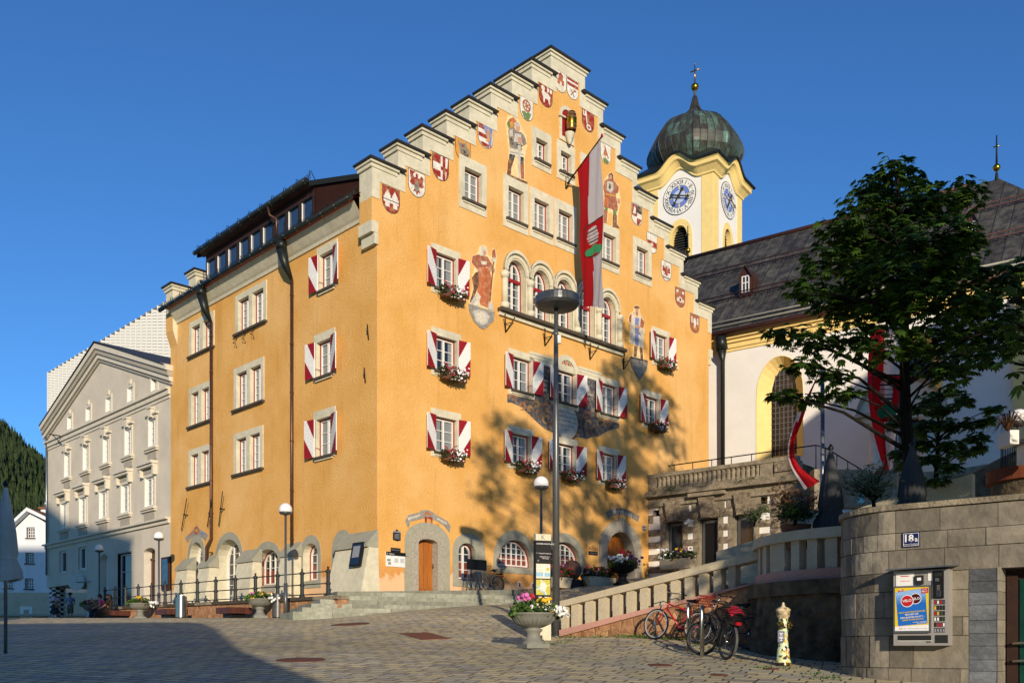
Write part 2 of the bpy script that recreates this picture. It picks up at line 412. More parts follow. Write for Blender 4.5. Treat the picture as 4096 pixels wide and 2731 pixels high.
m_glass = M('dark_window_glass', '1c2228', .06, .3, 2, spec=.8)
m_curt = M('net_curtain_behind_glass', '7d8280', .15, .25, 30, spec=.6, stretch=(8, 8, .3))
m_blind = M('red_blind_behind_glass', '7a3a2a', .3, .15, 8, spec=.5)
m_sill = M('weathered_dark_sill', '4d4438', .85, .3, 9)
m_brown = M('brown_sheet_metal', '4a2e27', .5, .15, 2, metal=.3, bump=.05)
m_oak = wood('varnished_oak', 'b8712a', '8f4f18')
m_wood = wood('dark_bench_wood', '5e342a', '3a1e18')
m_iron = M('black_iron', '1d1d1e', .55, .3, 10, metal=.3)
m_railpaint = M('dark_grey_railing_paint', '2b2d2c', .45, .2, 8)
m_galv = M('galvanised_steel', '8c8f90', .35, .15, 6, metal=.8)
m_steel = M('brushed_steel', 'b5b3ae', .25, .08, 3, metal=1.0, stretch=(20, 20, .4))
m_chrome = M('chrome', 'c8c8c8', .12, .05, 3, metal=1.0)
m_black = M('black_paint', '151515', .4, .2, 8)
m_blackboard = M('black_sign_board', '141312', .5, .1, 8)
m_paper = M('white_printed_board', 'e2e0da', .5, .04, 6)
m_greyink = M('grey_print', '8a8c8e', .6, .1, 30)
m_lampwhite = M('opal_lamp_globe', 'e6e3de', .25, .03, 5, spec=.5)
m_poledark = M('graphite_pole_paint', '5c5d5c', .35, .12, 6, metal=.4, spec=.5)
m_step = M('greenish_step_stone', '8e8e7e', .85, .25, 6, .25, 20, dirt='5f6246', damt=.6, dscale=1.2, tint=.25)
m_render = M('light_grey_render', 'ccc1ac', .9, .08, .8, .35, 20, dirt='b3a893', damt=.5, dscale=.5)
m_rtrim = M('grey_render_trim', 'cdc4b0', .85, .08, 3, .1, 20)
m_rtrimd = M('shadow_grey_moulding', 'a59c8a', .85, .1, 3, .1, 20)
m_whitewall = M('white_lime_render', 'e6e1d6', .9, .05, 1.2, .2, 12, dirt='c2bdb0', damt=.4)
m_whitehouse = M('white_house_render', 'd6d7d6', .9, .05, 1.5, .1, 12)
m_yellow = M('church_yellow_paint', 'e8cb82', .85, .07, 2, .1, 12)
m_roofdark = seamed('dark_sheet_roof', '514d44', '2d2b27', '1d1b18', (2.2, 2.2, .2), .65, .0, .85)
m_gold = M('gilded_metal', 'b58a2a', .25, .15, 5, metal=1.0)
m_clockw = M('clock_white', 'e2dfd6', .6, .04, 5)
m_clockb = M('clock_blue', '6a7fbe', .6, .08, 5)
m_clockb2 = M('clock_pale_blue', 'aebbe0', .6, .08, 5)
m_clockk = M('clock_numeral_black', '1c1b1b', .5, .1, 5)
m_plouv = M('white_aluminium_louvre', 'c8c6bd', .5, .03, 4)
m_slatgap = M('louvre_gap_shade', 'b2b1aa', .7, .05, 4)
m_granite = M('sandy_granite', 'c6b89a', .9, .25, 60, .5, 60, dirt='948468', damt=.45, dscale=2.0)
m_pink = M('pink_granite_plinth', 'c79684', .9, .22, 50, .4, 50, dirt='6d5348', damt=.4)
m_rubble = rock('rubble_wall_stone', 'c0966c', '86583f', 4.2, .45, 'a07a58')
m_darkrock = M('dark_mossy_rock', '645641', .95, .45, 3.5, 1.0, 8, dirt='201d18', damt=.8, dscale=1.4)
m_rustic = rock('rock_faced_rustication', 'a0917a', '6a5e4e', 9, .7)
m_oldstone = M('weathered_old_stone', '8e826c', .92, .3, 5, .6, 20, dirt='3f3a30', damt=.7, dscale=1.0)
m_ashlar = M('split_slate_ashlar', '7a7263', .8, .25, 3, .55, 7, dirt='5c574c', damt=.55, dscale=1.6, tint=.5, spec=.25)
m_ashlard = M('dark_grey_slate_ashlar', '5f6264', .7, .28, 3, .55, 9, dirt='3e4143', damt=.6, dscale=2.2, tint=.35, stretch=(1, 1, 2.2))
m_gap = M('mortar_shadow', '3a352d', .95, .2, 8)
m_planter = M('grey_cast_planter', '7b7a70', .6, .1, 6, .1, 30, spec=.35)
m_soil = M('dark_soil', '2a2018', .95, .3, 20)
m_leafg = leaf('bedding_leaves', '2c4a16', '5a7a2c', .2)
m_leafd = leaf('dark_bedding_leaves', '1c2e12', '3a5220', .2)
m_fw = M('white_petals', 'e8e8e4', .6, .03, 9)
m_fr = M('red_petals', '9c1622', .6, .15, 9)
m_fp = M('pink_petals', 'd06aa8', .6, .1, 9)
m_fy = M('yellow_petals', 'e0b21e', .6, .1, 9)
m_fpu = M('purple_petals', '6e2a72', .6, .15, 9)
m_trough = M('terracotta_brown_trough', '6b4636', .7, .15, 8)
m_bark = M('dark_tree_bark', '1c1712', .95, .35, 9, .8, 22, stretch=(1, 1, .3))
m_chest = leaf('chestnut_leaves', '1c300c', '5f8230', .45)
m_olive = leaf('olive_leaves', '3a4a2c', '6c7850', .25)
m_dry = leaf('dry_maple_leaves', '4a3420', '7a5a3a', .25)
m_canvas = M('grey_parasol_canvas', '4a4a4a', .9, .12, 3, .1, 30)
m_canvasl = M('pale_grey_parasol_canvas', 'd4cec0', .9, .1, 3, .1, 30)
m_fred = leaf('red_flag_cloth', 'd0202a', 'd0202a', .6, .8)
m_fwhite = leaf('white_flag_cloth', 'efecec', 'efecec', .65, .8)
m_fgreen = M('green_flag_cloth', '2f8f5f', .7, .08, 3)
m_rust = M('rusty_plate', '7a4a34', .8, .2, 6, .3, 60)
m_manhole = M('rusty_manhole_iron', '6a4232', .8, .25, 9, .6, 50)
m_terra = M('terracotta_tile_band', '6e3820', .8, .15, 4)
m_blue = M('enamel_blue', '1b2450', .3, .1, 6, spec=.5)
CORN = (-5.138, 36.0)
R_ = (.7176, .6964); L_ = (-.6966, .7175)
PF = Plane(CORN, R_, (.6964, -.7176))
PL = Plane(CORN, L_, (-.7175, -.6966))
TH = thing('town_hall', 'large orange town hall with stepped gable, painted figures and red-white shutters', 'town hall', (CORN[0], CORN[1], 3.0))
holesF, holesL = [], []
def arch_h(o, t):
 t0, t1, z0, z1, rise = o
 if rise <= 0: return z1
 a = (t1 - t0) / 2; x = abs(t - (t0 + t1) / 2) / a
 return z1 - rise + rise * math.sqrt(max(0, 1 - x * x))
def arch_w(o, z):
 t0, t1, z0, z1, rise = o
 a = (t1 - t0) / 2; c = (t0 + t1) / 2
 if rise <= 0 or z <= z1 - rise: return t0, t1
 x = a * math.sqrt(max(0, 1 - ((z - z1 + rise) / rise) ** 2)); return c - x, c + x
def inset(o, w): return (o[0] + w, o[1] - w, o[2] + w, o[3] - w, max(0, o[4] - w * .6) if o[4] > 0 else 0)
def outset(o, l, r, t, b): return (o[0] - l, o[1] + r, o[2] - b, o[3] + t, (o[4] + t * .8) if o[4] > 0 else 0)
def shutter(parent, pl, th, z0, z1, w, side, ang):
 """side -1: left leaf hinged on th; ang: opening angle from the wall plane (deg)"""
 mb = MB(); a = math.radians(ang); h = z1 - z0; tk = .045
 def P(x, z, o):
  return pl.w(th + side * (x * math.cos(a)) - side * o * math.sin(a) * 0, z0 + z, .07 + x * math.sin(a) + o * math.cos(a))
 class SP:
  def w(s, x, z, o=0): return P(x, z, o)
 sp = SP()
 white = [(w, h), (.74 * w, h), (0, .48 * h), (0, 0), (.12 * w, 0), (w, .52 * h)]
 r1 = [(.74 * w, h), (0, h), (0, .48 * h)]; r2 = [(.12 * w, 0), (w, 0), (w, .52 * h)]
 for poly, m in ((white, m_shwhite), (r1, m_shred), (r2, m_shred)):
  vs, fs = triang(poly)
  for o, fl in ((tk, False), (0, True)):
   f2 = fs if (fl != (side > 0)) else [f[::-1] for f in fs]
   mb.add([P(x, z, o) for x, z in vs], f2, m)
 out = [(0, 0), (w, 0), (w, h), (0, h)]
 for i in range(4):
  p, q = out[i], out[(i + 1) % 4]
  mb.quad(P(*p, 0), P(*q, 0), P(*q, tk), P(*p, tk), m_shwhite if i in (1, 3) else m_shred)
 n = max(6, int(h / .085))
 for i in range(1, n):
  z = h * i / n
  x0, x1 = .09 * w, .91 * w
  e1 = .74 * w * (z - .48 * h) / (.52 * h) if z > .48 * h else 0      # red/white edge upper
  e2 = .12 * w + .88 * w * z / (.52 * h) if z < .52 * h else w * 2
  segs = []
  lo = max(x0, e1) if z > .48 * h else x0
  hi = min(x1, e2)
  if lo - x0 > .02: segs.append((x0, lo, m_shred))
  if hi - lo > .02: segs.append((lo, hi, m_shwhite))
  if x1 - hi > .02: segs.append((hi, x1, m_shred))
  for s0, s1, m in segs:
   mb.quad(P(s0, z - .02, tk + .002), P(s1, z - .02, tk + .002), P(s1, z + .012, tk + .02), P(s0, z + .012, tk + .02), m)
   mb.quad(P(s0, z + .012, tk + .02), P(s1, z + .012, tk + .02), P(s1, z + .014, tk + .001), P(s0, z + .014, tk + .001), m)
 mb.tube([pl.w(th - side * .12, z0 + .22 * h, -.12), pl.w(th - side * .03, z0 + .25 * h, .02), pl.w(th + side * .02, z0 + .22 * h, .06)], .012, m_shred, 5)
 return mb.build('shutter', parent)
def window(parent, pl, o, surr=None, depth=.22, cols=2, rows=3, frame=m_red, curtain=.28, sill=True, shut=None, blind=0, inner=m_cream,
           smat=m_cream, proud=.03, fw=.055, sw=.05, transom=None, holes=None, name='window', sillw=.08, bars=.028, silldark=True):
 P0 = arch(*o)
 if holes is not None: holes.append(P0)
 mb = MB(); a, b = -depth, -depth + .10
 P1 = arch(*inset(o, fw))
 mb.ring(pl, P0, P1, a, b, frame, outer=False)
 o1 = inset(o, fw); o2 = inset(o1, sw)
 mb.ring(pl, P1, arch(*o2), a, b - .02, m_white, outer=False)
 t0, t1, z0, z1, rise = o2
 W = t1 - t0
 for i in range(1, cols):
  tt = t0 + W * i / cols; hw = .045 if (cols == 2) or (cols % 2 == 0 and i == cols // 2 and cols <= 2) else bars * .6
  mb.pbox(pl, tt - hw, tt + hw, z0, arch_h(o2, tt), a, b - .015, m_white)
 for j in range(1, rows):
  zz = z0 + (z1 - z0) * j / rows
  l, r = arch_w(o2, zz)
  if r - l > .1: mb.pbox(pl, l, r, zz - bars / 2, zz + bars / 2, a, b - .04, m_white)
 if transom:
  mb.pbox(pl, t0 - sw - .01, t1 + sw + .01, transom - .07, transom + .07, a, b + .02, frame)
 win = mb.build(name, parent)
 g = MB(); po = -depth + .012
 vs, fs = triang(arch(*o2)); g.add([pl.w(x, z, po) for x, z in vs], fs, m_glass)
 if curtain:
  cw = W * curtain; nn = 7
  for s0, s1 in ((t0, t0 + cw), (t1 - cw, t1)):
   for k in range(nn):
    u0 = lerp(s0, s1, k / nn); u1 = lerp(s0, s1, (k + 1) / nn)
    e = .004 + .006 * (k % 2); e2 = .004 + .006 * ((k + 1) % 2)
    h0, h1 = arch_h(o2, u0), arch_h(o2, u1)
    g.quad(pl.w(u0, z0, po + e), pl.w(u1, z0, po + e2), pl.w(u1, h1, po + e2), pl.w(u0, h0, po + e), m_curt)
 if blind:
  g.pbox(pl, t0 + .01, t1 - .01, z0, z0 + (z1 - z0) * blind, po, po + .012, m_blind)
 g.build('pane', win)
 if surr is not None:
  s = MB(); l, r, t, bo = surr
  if l is not None:
   s.ring(pl, arch(*outset(o, l, r, t, bo)), P0, 0, proud, smat, inner=False)
  n = len(P0)
  for i in range(n):
   p, q = P0[i], P0[(i + 1) % n]
   s.quad(pl.w(*q, -depth), pl.w(*p, -depth), pl.w(*p, proud), pl.w(*q, proud), inner)
  s.build('surround', win)
 if sill:
  s = MB()
  s.pbox(pl, o[0] - sillw, o[1] + sillw, o[2] - .10, o[2] - .001, -depth + .1, .14, m_sill)
  s.pbox(pl, o[0] - sillw + .04, o[1] + sillw - .04, o[2] - .17, o[2] - .10, proud, .08, smat)
  s.build('sill', win)
 if shut:
  w = (o[1] - o[0]) / 2 + .02
  shutter(win, pl, o[0] - .02, o[2] + .02, o[3] + .02, w, -1, shut[0])
  shutter(win, pl, o[1] + .02, o[2] + .02, o[3] + .02, w, 1, shut[1])
 return win
def rect_px(pl, TL, TR, BL, BR=None):
 a = pl.px(Q(*TL)); b = pl.px(Q(*TR)); c = pl.px(Q(*BL))
 z0 = c[1]
 if BR: z0 = (z0 + pl.px(Q(*BR))[1]) / 2
 return [(a[0] + c[0]) / 2, b[0], z0, (a[1] + b[1]) / 2]
TS0, DT, DT2 = -.25, 1.23, 1.30
ZC0, DZ = 20.0, 1.06
riserL = [TS0 + DT * i for i in range(9)]
riserR = [22.3 - DT2 * i for i in range(9)]
def outline(capdrop=.12, ins=0.0, drop=0.0):
 P = []
 for i in range(9):
  z = ZC0 + DZ * i - capdrop - drop
  if i == 0: P.append((riserL[0] + ins, z))
  else: P += [(riserL[i] + ins, ZC0 + DZ * (i - 1) - capdrop - drop), (riserL[i] + ins, z)]
 for i in range(8, -1, -1):
  z = ZC0 + DZ * i - capdrop - drop
  P.append((riserR[i] - ins, z))
  if i: P.append((riserR[i] - ins, ZC0 + DZ * (i - 1) - capdrop - drop))
 return P
ZCORB = 17.35
top = outline()
wallF = [(0, 2.3), (22.05, 2.3), (22.05, ZCORB - .5), (22.3, ZCORB + .3)] + top[::-1] + [(-.25, ZCORB + .3), (0, ZCORB - .45)]
NW = []
colA = [(('F', 377, 168), ('F', 508, 212), ('F', 378, 392)), (('F', 378, 688), ('F', 512, 728), ('F', 378, 908)), (('F', 376, 1193), ('F', 512, 1227), ('F', 376, 1416))]
shutw = [rect_px(PF, *c) for c in colA]
rowU = [rect_px(PF, ('N', 342, 248), ('N', 605, 330), ('N', 342, 712)), rect_px(PF, ('N', 960, 438), ('N', 1218, 517), ('N', 960, 890)), rect_px(PF, ('N', 1582, 632), ('N', 1797, 690), ('N', 1582, 1048))]
rowL = [rect_px(PF, ('F', 854, 1300), ('F', 970, 1330), ('F', 854, 1506)), rect_px(PF, ('G', 113, 1368), ('G', 231, 1392), ('G', 113, 1560)), rect_px(PF, ('G', 400, 1415), ('G', 490, 1437), ('G', 400, 1575))]
for row in (rowU, rowL):
 z0 = sum(r[2] for r in row) / 3; z1 = sum(r[3] for r in row) / 3
 for r in row: r[2], r[3] = z0, z1
colD = [rect_px(PF, ('G', 733, 676), ('G', 812, 705), ('G', 733, 850)), rect_px(PF, ('G', 672, 1066), ('G', 758, 1095), ('G', 672, 1242))]
SHW = shutw + rowU + rowL + colD
for i, r in enumerate(SHW):
 window(TH, PF, (*r, 0), (.22, .22, .3, .22), .24, 2, 3, shut=(14, 6), holes=holesF, curtain=(.3, .2, .36)[i % 3])
upper = [rect_px(PF, ('E', 797, 900), ('E', 917, 955), ('E', 797, 1122)),
         rect_px(PF, ('E', 1102, 1032), ('E', 1210, 1080), ('E', 1102, 1258)),
         rect_px(PF, ('E', 1283, 1118), ('E', 1386, 1163), ('E', 1283, 1330)),
         rect_px(PF, ('E', 1452, 1195), ('E', 1549, 1238), ('E', 1452, 1400)),
         rect_px(PF, ('G', 405, 40), ('G', 490, 80), ('G', 405, 213)),
         rect_px(PF, ('G', 621, 130), ('G', 693, 166), ('G', 621, 298))]
z0 = sum(r[2] for r in upper) / 6; z1 = sum(r[3] for r in upper) / 6
upper[4][0], upper[4][1] = upper[4][1] - (upper[1][1] - upper[1][0]), upper[4][1]
for i, r in enumerate(upper):
 window(TH, PF, (*r, 0), (.3, .26, .42, .42), .3, 2, 3, holes=holesF, curtain=.4, sillw=.16)
att = [rect_px(PF, ('E', 1295, 700), ('E', 1374, 734), ('E', 1295, 845)), rect_px(PF, ('E', 1467, 788), ('E', 1540, 822), ('E', 1467, 930))]
w_ = att[1][0] - att[0][0]
att.append([att[1][0] + w_, att[1][1] + w_, att[1][2], att[1][3]])
for r in att: window(TH, PF, (*r, 0), (.26, .24, .42, .38), .3, 2, 3, holes=holesF, curtain=.15, sillw=.14)
f1 = PF.px(Q('F', 829, 540)); f1r = PF.px(Q('F', 940, 570)); f5 = PF.px(Q('G', 397, 740)); f5r = PF.px(Q('G', 483, 768))
zt = PF.px(Q('F', 880, 222))[1]; zsp = PF.px(Q('F', 830, 318))[1]
zb = (f1[1] + f5[1]) / 2 + .02
BW = ((f1r[0] - f1[0]) + (f5r[0] - f5[0])) / 2
bc = [lerp((f1[0] + f1r[0]) / 2, (f5[0] + f5r[0]) / 2, i / 4) for i in range(5)]
RB = .62
for c in bc:
 o = (c - BW / 2, c + BW / 2, zb, zt, RB)
 window(TH, PF, o, (None, None, None, None), .34, 2, 6, holes=holesF, curtain=.2, sill=False, transom=zsp - .02, sw=.07)
surr = MB()
hw = (bc[1] - bc[0]) / 2
def arcade(ex, n=10):
 P = [(bc[0] - hw - ex * .35, zb - .02), (bc[4] + hw + ex * .35, zb - .02)]
 top = []
 for c in bc[::-1]:
  for i in range(n + 1):
   th = math.pi * i / n
   top.append((c + (hw + (ex * .35 if (c == bc[0] and i > n / 2) or (c == bc[4] and i < n / 2) else 0)) * math.cos(th), zt - RB + .05 + (RB + .22 + ex) * math.sin(th)))
 return P + top
surr.prism(PF, arcade(0), 0, .05, m_cream, holes=[arch(c - BW / 2 - .005, c + BW / 2 + .005, zb, zt, RB) for c in bc])
n = 12
for c in bc:
 for (e0, e1, pr) in ((.02, .12, .09), (.2, .34, .16)):
  A = [(c + (hw + .01 if e0 > .1 else BW / 2 + e0) * math.cos(math.pi * i / n), zt - RB + .05 + (RB + e0) * math.sin(math.pi * i / n)) for i in range(n + 1)]
  B = [(c + (hw + .05 if e0 > .1 else BW / 2 + e1) * math.cos(math.pi * i / n), zt - RB + .05 + (RB + e1) * math.sin(math.pi * i / n)) for i in range(n + 1)]
  for i in range(n):
   surr.quad(PF.w(*A[i], pr), PF.w(*B[i], pr), PF.w(*B[i + 1], pr), PF.w(*A[i + 1], pr), m_cream)
   surr.quad(PF.w(*B[i], .04), PF.w(*B[i + 1], .04), PF.w(*B[i + 1], pr), PF.w(*B[i], pr), m_greystone)
   surr.quad(PF.w(*A[i + 1], .04), PF.w(*A[i], .04), PF.w(*A[i], pr), PF.w(*A[i + 1], pr), m_cream)
for i in range(6):
 t = bc[0] - hw + 2 * hw * i + (.0 if 0 < i < 5 else 0)
 surr.tube([PF.w(t, zb, .1), PF.w(t, zb + .25, .1)], .2, m_cream, 10)
 surr.tube([PF.w(t, zb + .25, .1), PF.w(t, zsp - .2, .1)], .14, m_cream, 10)
 surr.tube([PF.w(t, zsp - .2, .1), PF.w(t, zsp + .05, .1)], [.15, .22], m_cream, 10)
surr.build('arcade_surround', TH)
s = MB(); s.pbox(PF, bc[0] - hw - .35, bc[4] + hw + .35, zb - .16, zb - .02, 0, .3, m_sill); s.pbox(PF, bc[0] - hw - .3, bc[4] + hw + .3, zb - .32, zb - .16, 0, .12, m_cream); s.build('arcade_sill', TH)
def gwin(pl, TLs, zs, rise, surr, depth, cols, rows, holes, **kw):
 t0 = pl.px(Q(*TLs[0]))[0]; t1 = pl.px(Q(*TLs[1]))[0]
 z0 = pl.px(Q(*zs[0]))[1]; z1 = pl.px(Q(*zs[1]))[1]
 o = (t0, t1, z0, z1, rise); print('g', [round(x, 2) for x in o])
 return o, window(TH, pl, o, surr, depth, cols, rows, holes=holes, **kw)
o, _ = gwin(PF, (('H', 722, 700), ('H', 850, 700)), (('H', 722, 786), ('H', 790, 512)), .38, (.3, .55, .42, .28), .32, 2, 4, holesF, smat=m_greystone, inner=m_greystone, curtain=0, blind=.5, sill=False, sw=.06)
o, _ = gwin(PF, (('H', 1022, 650), ('H', 1280, 650)), (('H', 1022, 682), ('H', 1150, 487)), .95, (.28, .2, .42, .28), .32, 6, 4, holesF, smat=m_greystone, inner=m_greystone, curtain=0, blind=.38, sill=False, sw=.06)
o, _ = gwin(PF, (('I', 362, 650), ('I', 606, 650)), (('I', 606, 703), ('I', 484, 503)), .95, (.28, .3, .42, .28), .32, 6, 4, holesF, smat=m_greystone, inner=m_greystone, curtain=0, blind=.38, sill=False, sw=.06)
def door(pl, o, surr_w, depth, smat, leafs, holes, dmat, name='door', ow=None, keystone=True):
 P0 = arch(*o, 14); holes.append(P0)
 mb = MB()
 t0, t1, z0, z1, rise = o; n = leafs; W = (t1 - t0) / n
 ds = -depth
 vs, fs = triang(P0); mb.add([pl.w(x, z, ds) for x, z in vs], fs, dmat)
 for k in range(n):
  a, b = t0 + W * k + .03, t0 + W * (k + 1) - .03
  zt_ = min(arch_h(o, a), arch_h(o, b)) - .06
  for j in range(4):
   u0 = lerp(a, b, j / 4) + .012; u1 = lerp(a, b, (j + 1) / 4) - .012
   mb.pbox(pl, u0, u1, z0 + .12, min(arch_h(o, u0), arch_h(o, u1)) - .05, ds, ds + .035, dmat)
  mb.pbox(pl, a, b, z0 + .01, z0 + .11, ds, ds + .05, dmat)
 d = mb.build(name, TH)
 h = MB(); tm = t0 + W * (1 if n > 1 else .88)
 h.tube([pl.w(tm + .08, z0 + 1.0, ds + .04), pl.w(tm + .08, z0 + 1.0, ds + .1), pl.w(tm + .08, z0 + 1.16, ds + .1)], .018, m_iron, 6)
 h.build('handle', d)
 s = MB()
 w = surr_w
 O = arch(t0 - w, t1 + w, z0, z1 + w, rise + w * .6, 14)
 O[0] = (t0 - w, z0); O[1] = (t1 + w, z0)
 s.ring(pl, O, P0, 0, .06, smat, inner=False)
 nn = len(P0)
 for i in range(nn):
  p, q = P0[i], P0[(i + 1) % nn]
  if i == 0: continue
  s.quad(pl.w(*q, ds), pl.w(*p, ds), pl.w(*p, .06), pl.w(*q, .06), smat)
 if keystone: s.pbox(pl, (t0 + t1) / 2 - .2, (t0 + t1) / 2 + .2, z1 - .02, z1 + w + .12, .0, .13, smat)
 if ow:
  O2 = arch(t0 - w - ow, t1 + w + ow, z0, z1 + w + ow, rise + w + ow * .8, 14)
  s.ring(pl, O2, O, 0, .03, m_greystone, inner=False)
 s.build('door_surround', d)
 return d
t0, t1 = PF.px(Q('H', 417, 700))[0], PF.px(Q('H', 562, 700))[0]
zg = PF.px(Q('H', 417, 876))[1]
door(PF, (t0, t1, zg, PF.px(Q('H', 490, 482))[1], .18), .36, .3, m_tufa, 1, holesF, m_oak, keystone=False, ow=.3)
t0, t1 = PF.px(Q('I', 803, 650))[0], PF.px(Q('I', 1010, 650))[0]
zp = PF.px(Q('I', 803, 800))[1]
door(PF, (t0, t1, zp - .35, PF.px(Q('I', 905, 428))[1], 1.1), .55, .5, m_tufa, 2, holesF, m_oak, name='portal_door')
dbl = [(('C', 248, 1112), ('C', 415, 1035), ('C', 237, 1378), ('C', 400, 1300)),
       (('d', 437, 894), ('d', 487, 871), ('D', 210, 270), ('D', 357, 212)),
       (('D', 212, 397), ('D', 357, 345), ('D', 213, 645), ('D', 357, 600)),
       (('C', 570, 930), ('C', 780, 815), ('C', 558, 1228), ('C', 767, 1120)),
       (('C', 553, 1440), ('C', 762, 1352), ('D', 497, 165), ('D', 678, 95)),
       (('D', 497, 295), ('D', 680, 233), ('D', 497, 567), ('D', 680, 515))]
PLx = Plane(CORN, (-L_[0], -L_[1]), (-.7175, -.6966))    # axis pointing right (towards the corner): t = -s
for TL, TR, BL, BR in dbl:
 r = rect_px(PLx, TL, TR, BL, BR); print('dbl', [round(x, 2) for x in r])
 t0, t1, z0, z1 = r; mid = (t0 + t1) / 2; b = .26
 gW = MB()
 P = arch(t0, t1, z0, z1);
 oL = (t0 + b, mid - .16, z0 + .15, z1 - .28, 0); oR = (mid + .16, t1 - b, z0 + .15, z1 - .28, 0)
 gW.prism(PLx, P, 0, .035, m_cream, holes=[arch(*oL), arch(*oR)])
 gW.pbox(PLx, t0 - .05, t1 + .05, z0 + .02, z0 + .12, 0, .16, m_sill)
 gW.build('window_surround', TH)
 for o in (oL, oR): window(TH, PLx, o, (None,) * 4, .25, 2, 4, holes=holesL, curtain=.44, sill=False, proud=.035, sw=.04, fw=.06)
cw = [(('C', 1150, 650), ('C', 1252, 598), ('C', 1122, 912), ('C', 1262, 848)), (('C', 1128, 1258), ('C', 1236, 1216), ('C', 1108, 1515), ('C', 1246, 1458)),
      (('D', 1013, 203), ('D', 1115, 172), ('D', 1003, 445), ('D', 1130, 408))]
for k, (TL, TR, BL, BR) in enumerate(cw):
 r = rect_px(PLx, TL, TR, BL, BR); print('cw', [round(x, 2) for x in r])
 r[0] = PLx.px(Q(*TL))[0]
 window(TH, PLx, (*r, 0), (.2, .2, .34, .1), .25, 2, 3, shut=(8, 14), holes=holesL, curtain=.42)
def L2(c, u0, u1, v, vb, vt): return (PLx.px(Q(c, u0, v))[0], PLx.px(Q(c, u1, v))[0], PLx.px(Q(c, (u0 + u1) / 2, vb))[1], PLx.px(Q(c, (u0 + u1) / 2, vt))[1])
ar = [('D', 220, 302, 1200, 1345, 968, .75, 2, 6, .5), ('D', 390, 540, 1150, 1325, 950, 1.0, 4, 6, .6), ('D', 634, 778, 1150, 1238, 1012, .6, 4, 4, .45),
      ('D', 932, 1024, 1100, 1210, 975, .5, 2, 4, .4), ('D', 1131, 1226, 1100, 1195, 945, .5, 2, 4, .45)]
for i, (c, u0, u1, v, vb, vt, rise, nc, nr, dep) in enumerate(ar):
 t0, t1, z0, z1 = L2(c, u0, u1, v, vb, vt); print('gl', round(t0, 2), round(t1, 2), round(z0, 2), round(z1, 2))
 if i < 2: z0 = 3.35
 window(TH, PLx, (t0, t1, z0, z1, rise), (.22, .22, .35, .3 if i > 1 else 0), dep, nc, nr, holes=holesL, frame=m_red if i > 1 else m_white, smat=m_greystone, inner=m_cream, curtain=0, blind=.42 if i > 1 else 0, sill=False, sw=.06)
ZE = sum(PLx.px(Q(*p))[1] for p in (('C', 168, 1130), ('C', 880, 725), ('C', 1440, 405))) / 3
SL = 17.95
wb = MB()
wb.prism(PF, wallF, 0, 0, m_orange, holes=holesF)
wb.build('gable_wall', TH)
wl = MB()
wl.prism(PLx, [(-SL, 2.0), (0, 2.0), (0, ZE), (-SL, ZE)], 0, 0, m_orange, holes=holesL)
wl.build('long_wall', TH)
PFB = PF.shift(o=-SL)
ob = MB()
ob.quad(PF.w(22.05, 2, 0), PF.w(22.05, 2, -SL), PF.w(22.05, ZE, -SL), PF.w(22.05, ZE, 0), m_orange)
ob.quad(PF.w(0, 2, -SL), PF.w(22.05, 2, -SL), PF.w(22.05, ZE, -SL), PF.w(0, ZE, -SL), m_orange)
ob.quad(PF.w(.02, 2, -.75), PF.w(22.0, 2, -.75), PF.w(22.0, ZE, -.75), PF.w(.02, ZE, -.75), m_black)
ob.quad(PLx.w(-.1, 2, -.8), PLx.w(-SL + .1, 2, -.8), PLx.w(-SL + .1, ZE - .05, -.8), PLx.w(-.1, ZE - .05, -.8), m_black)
ob.build('rear_wall', TH)
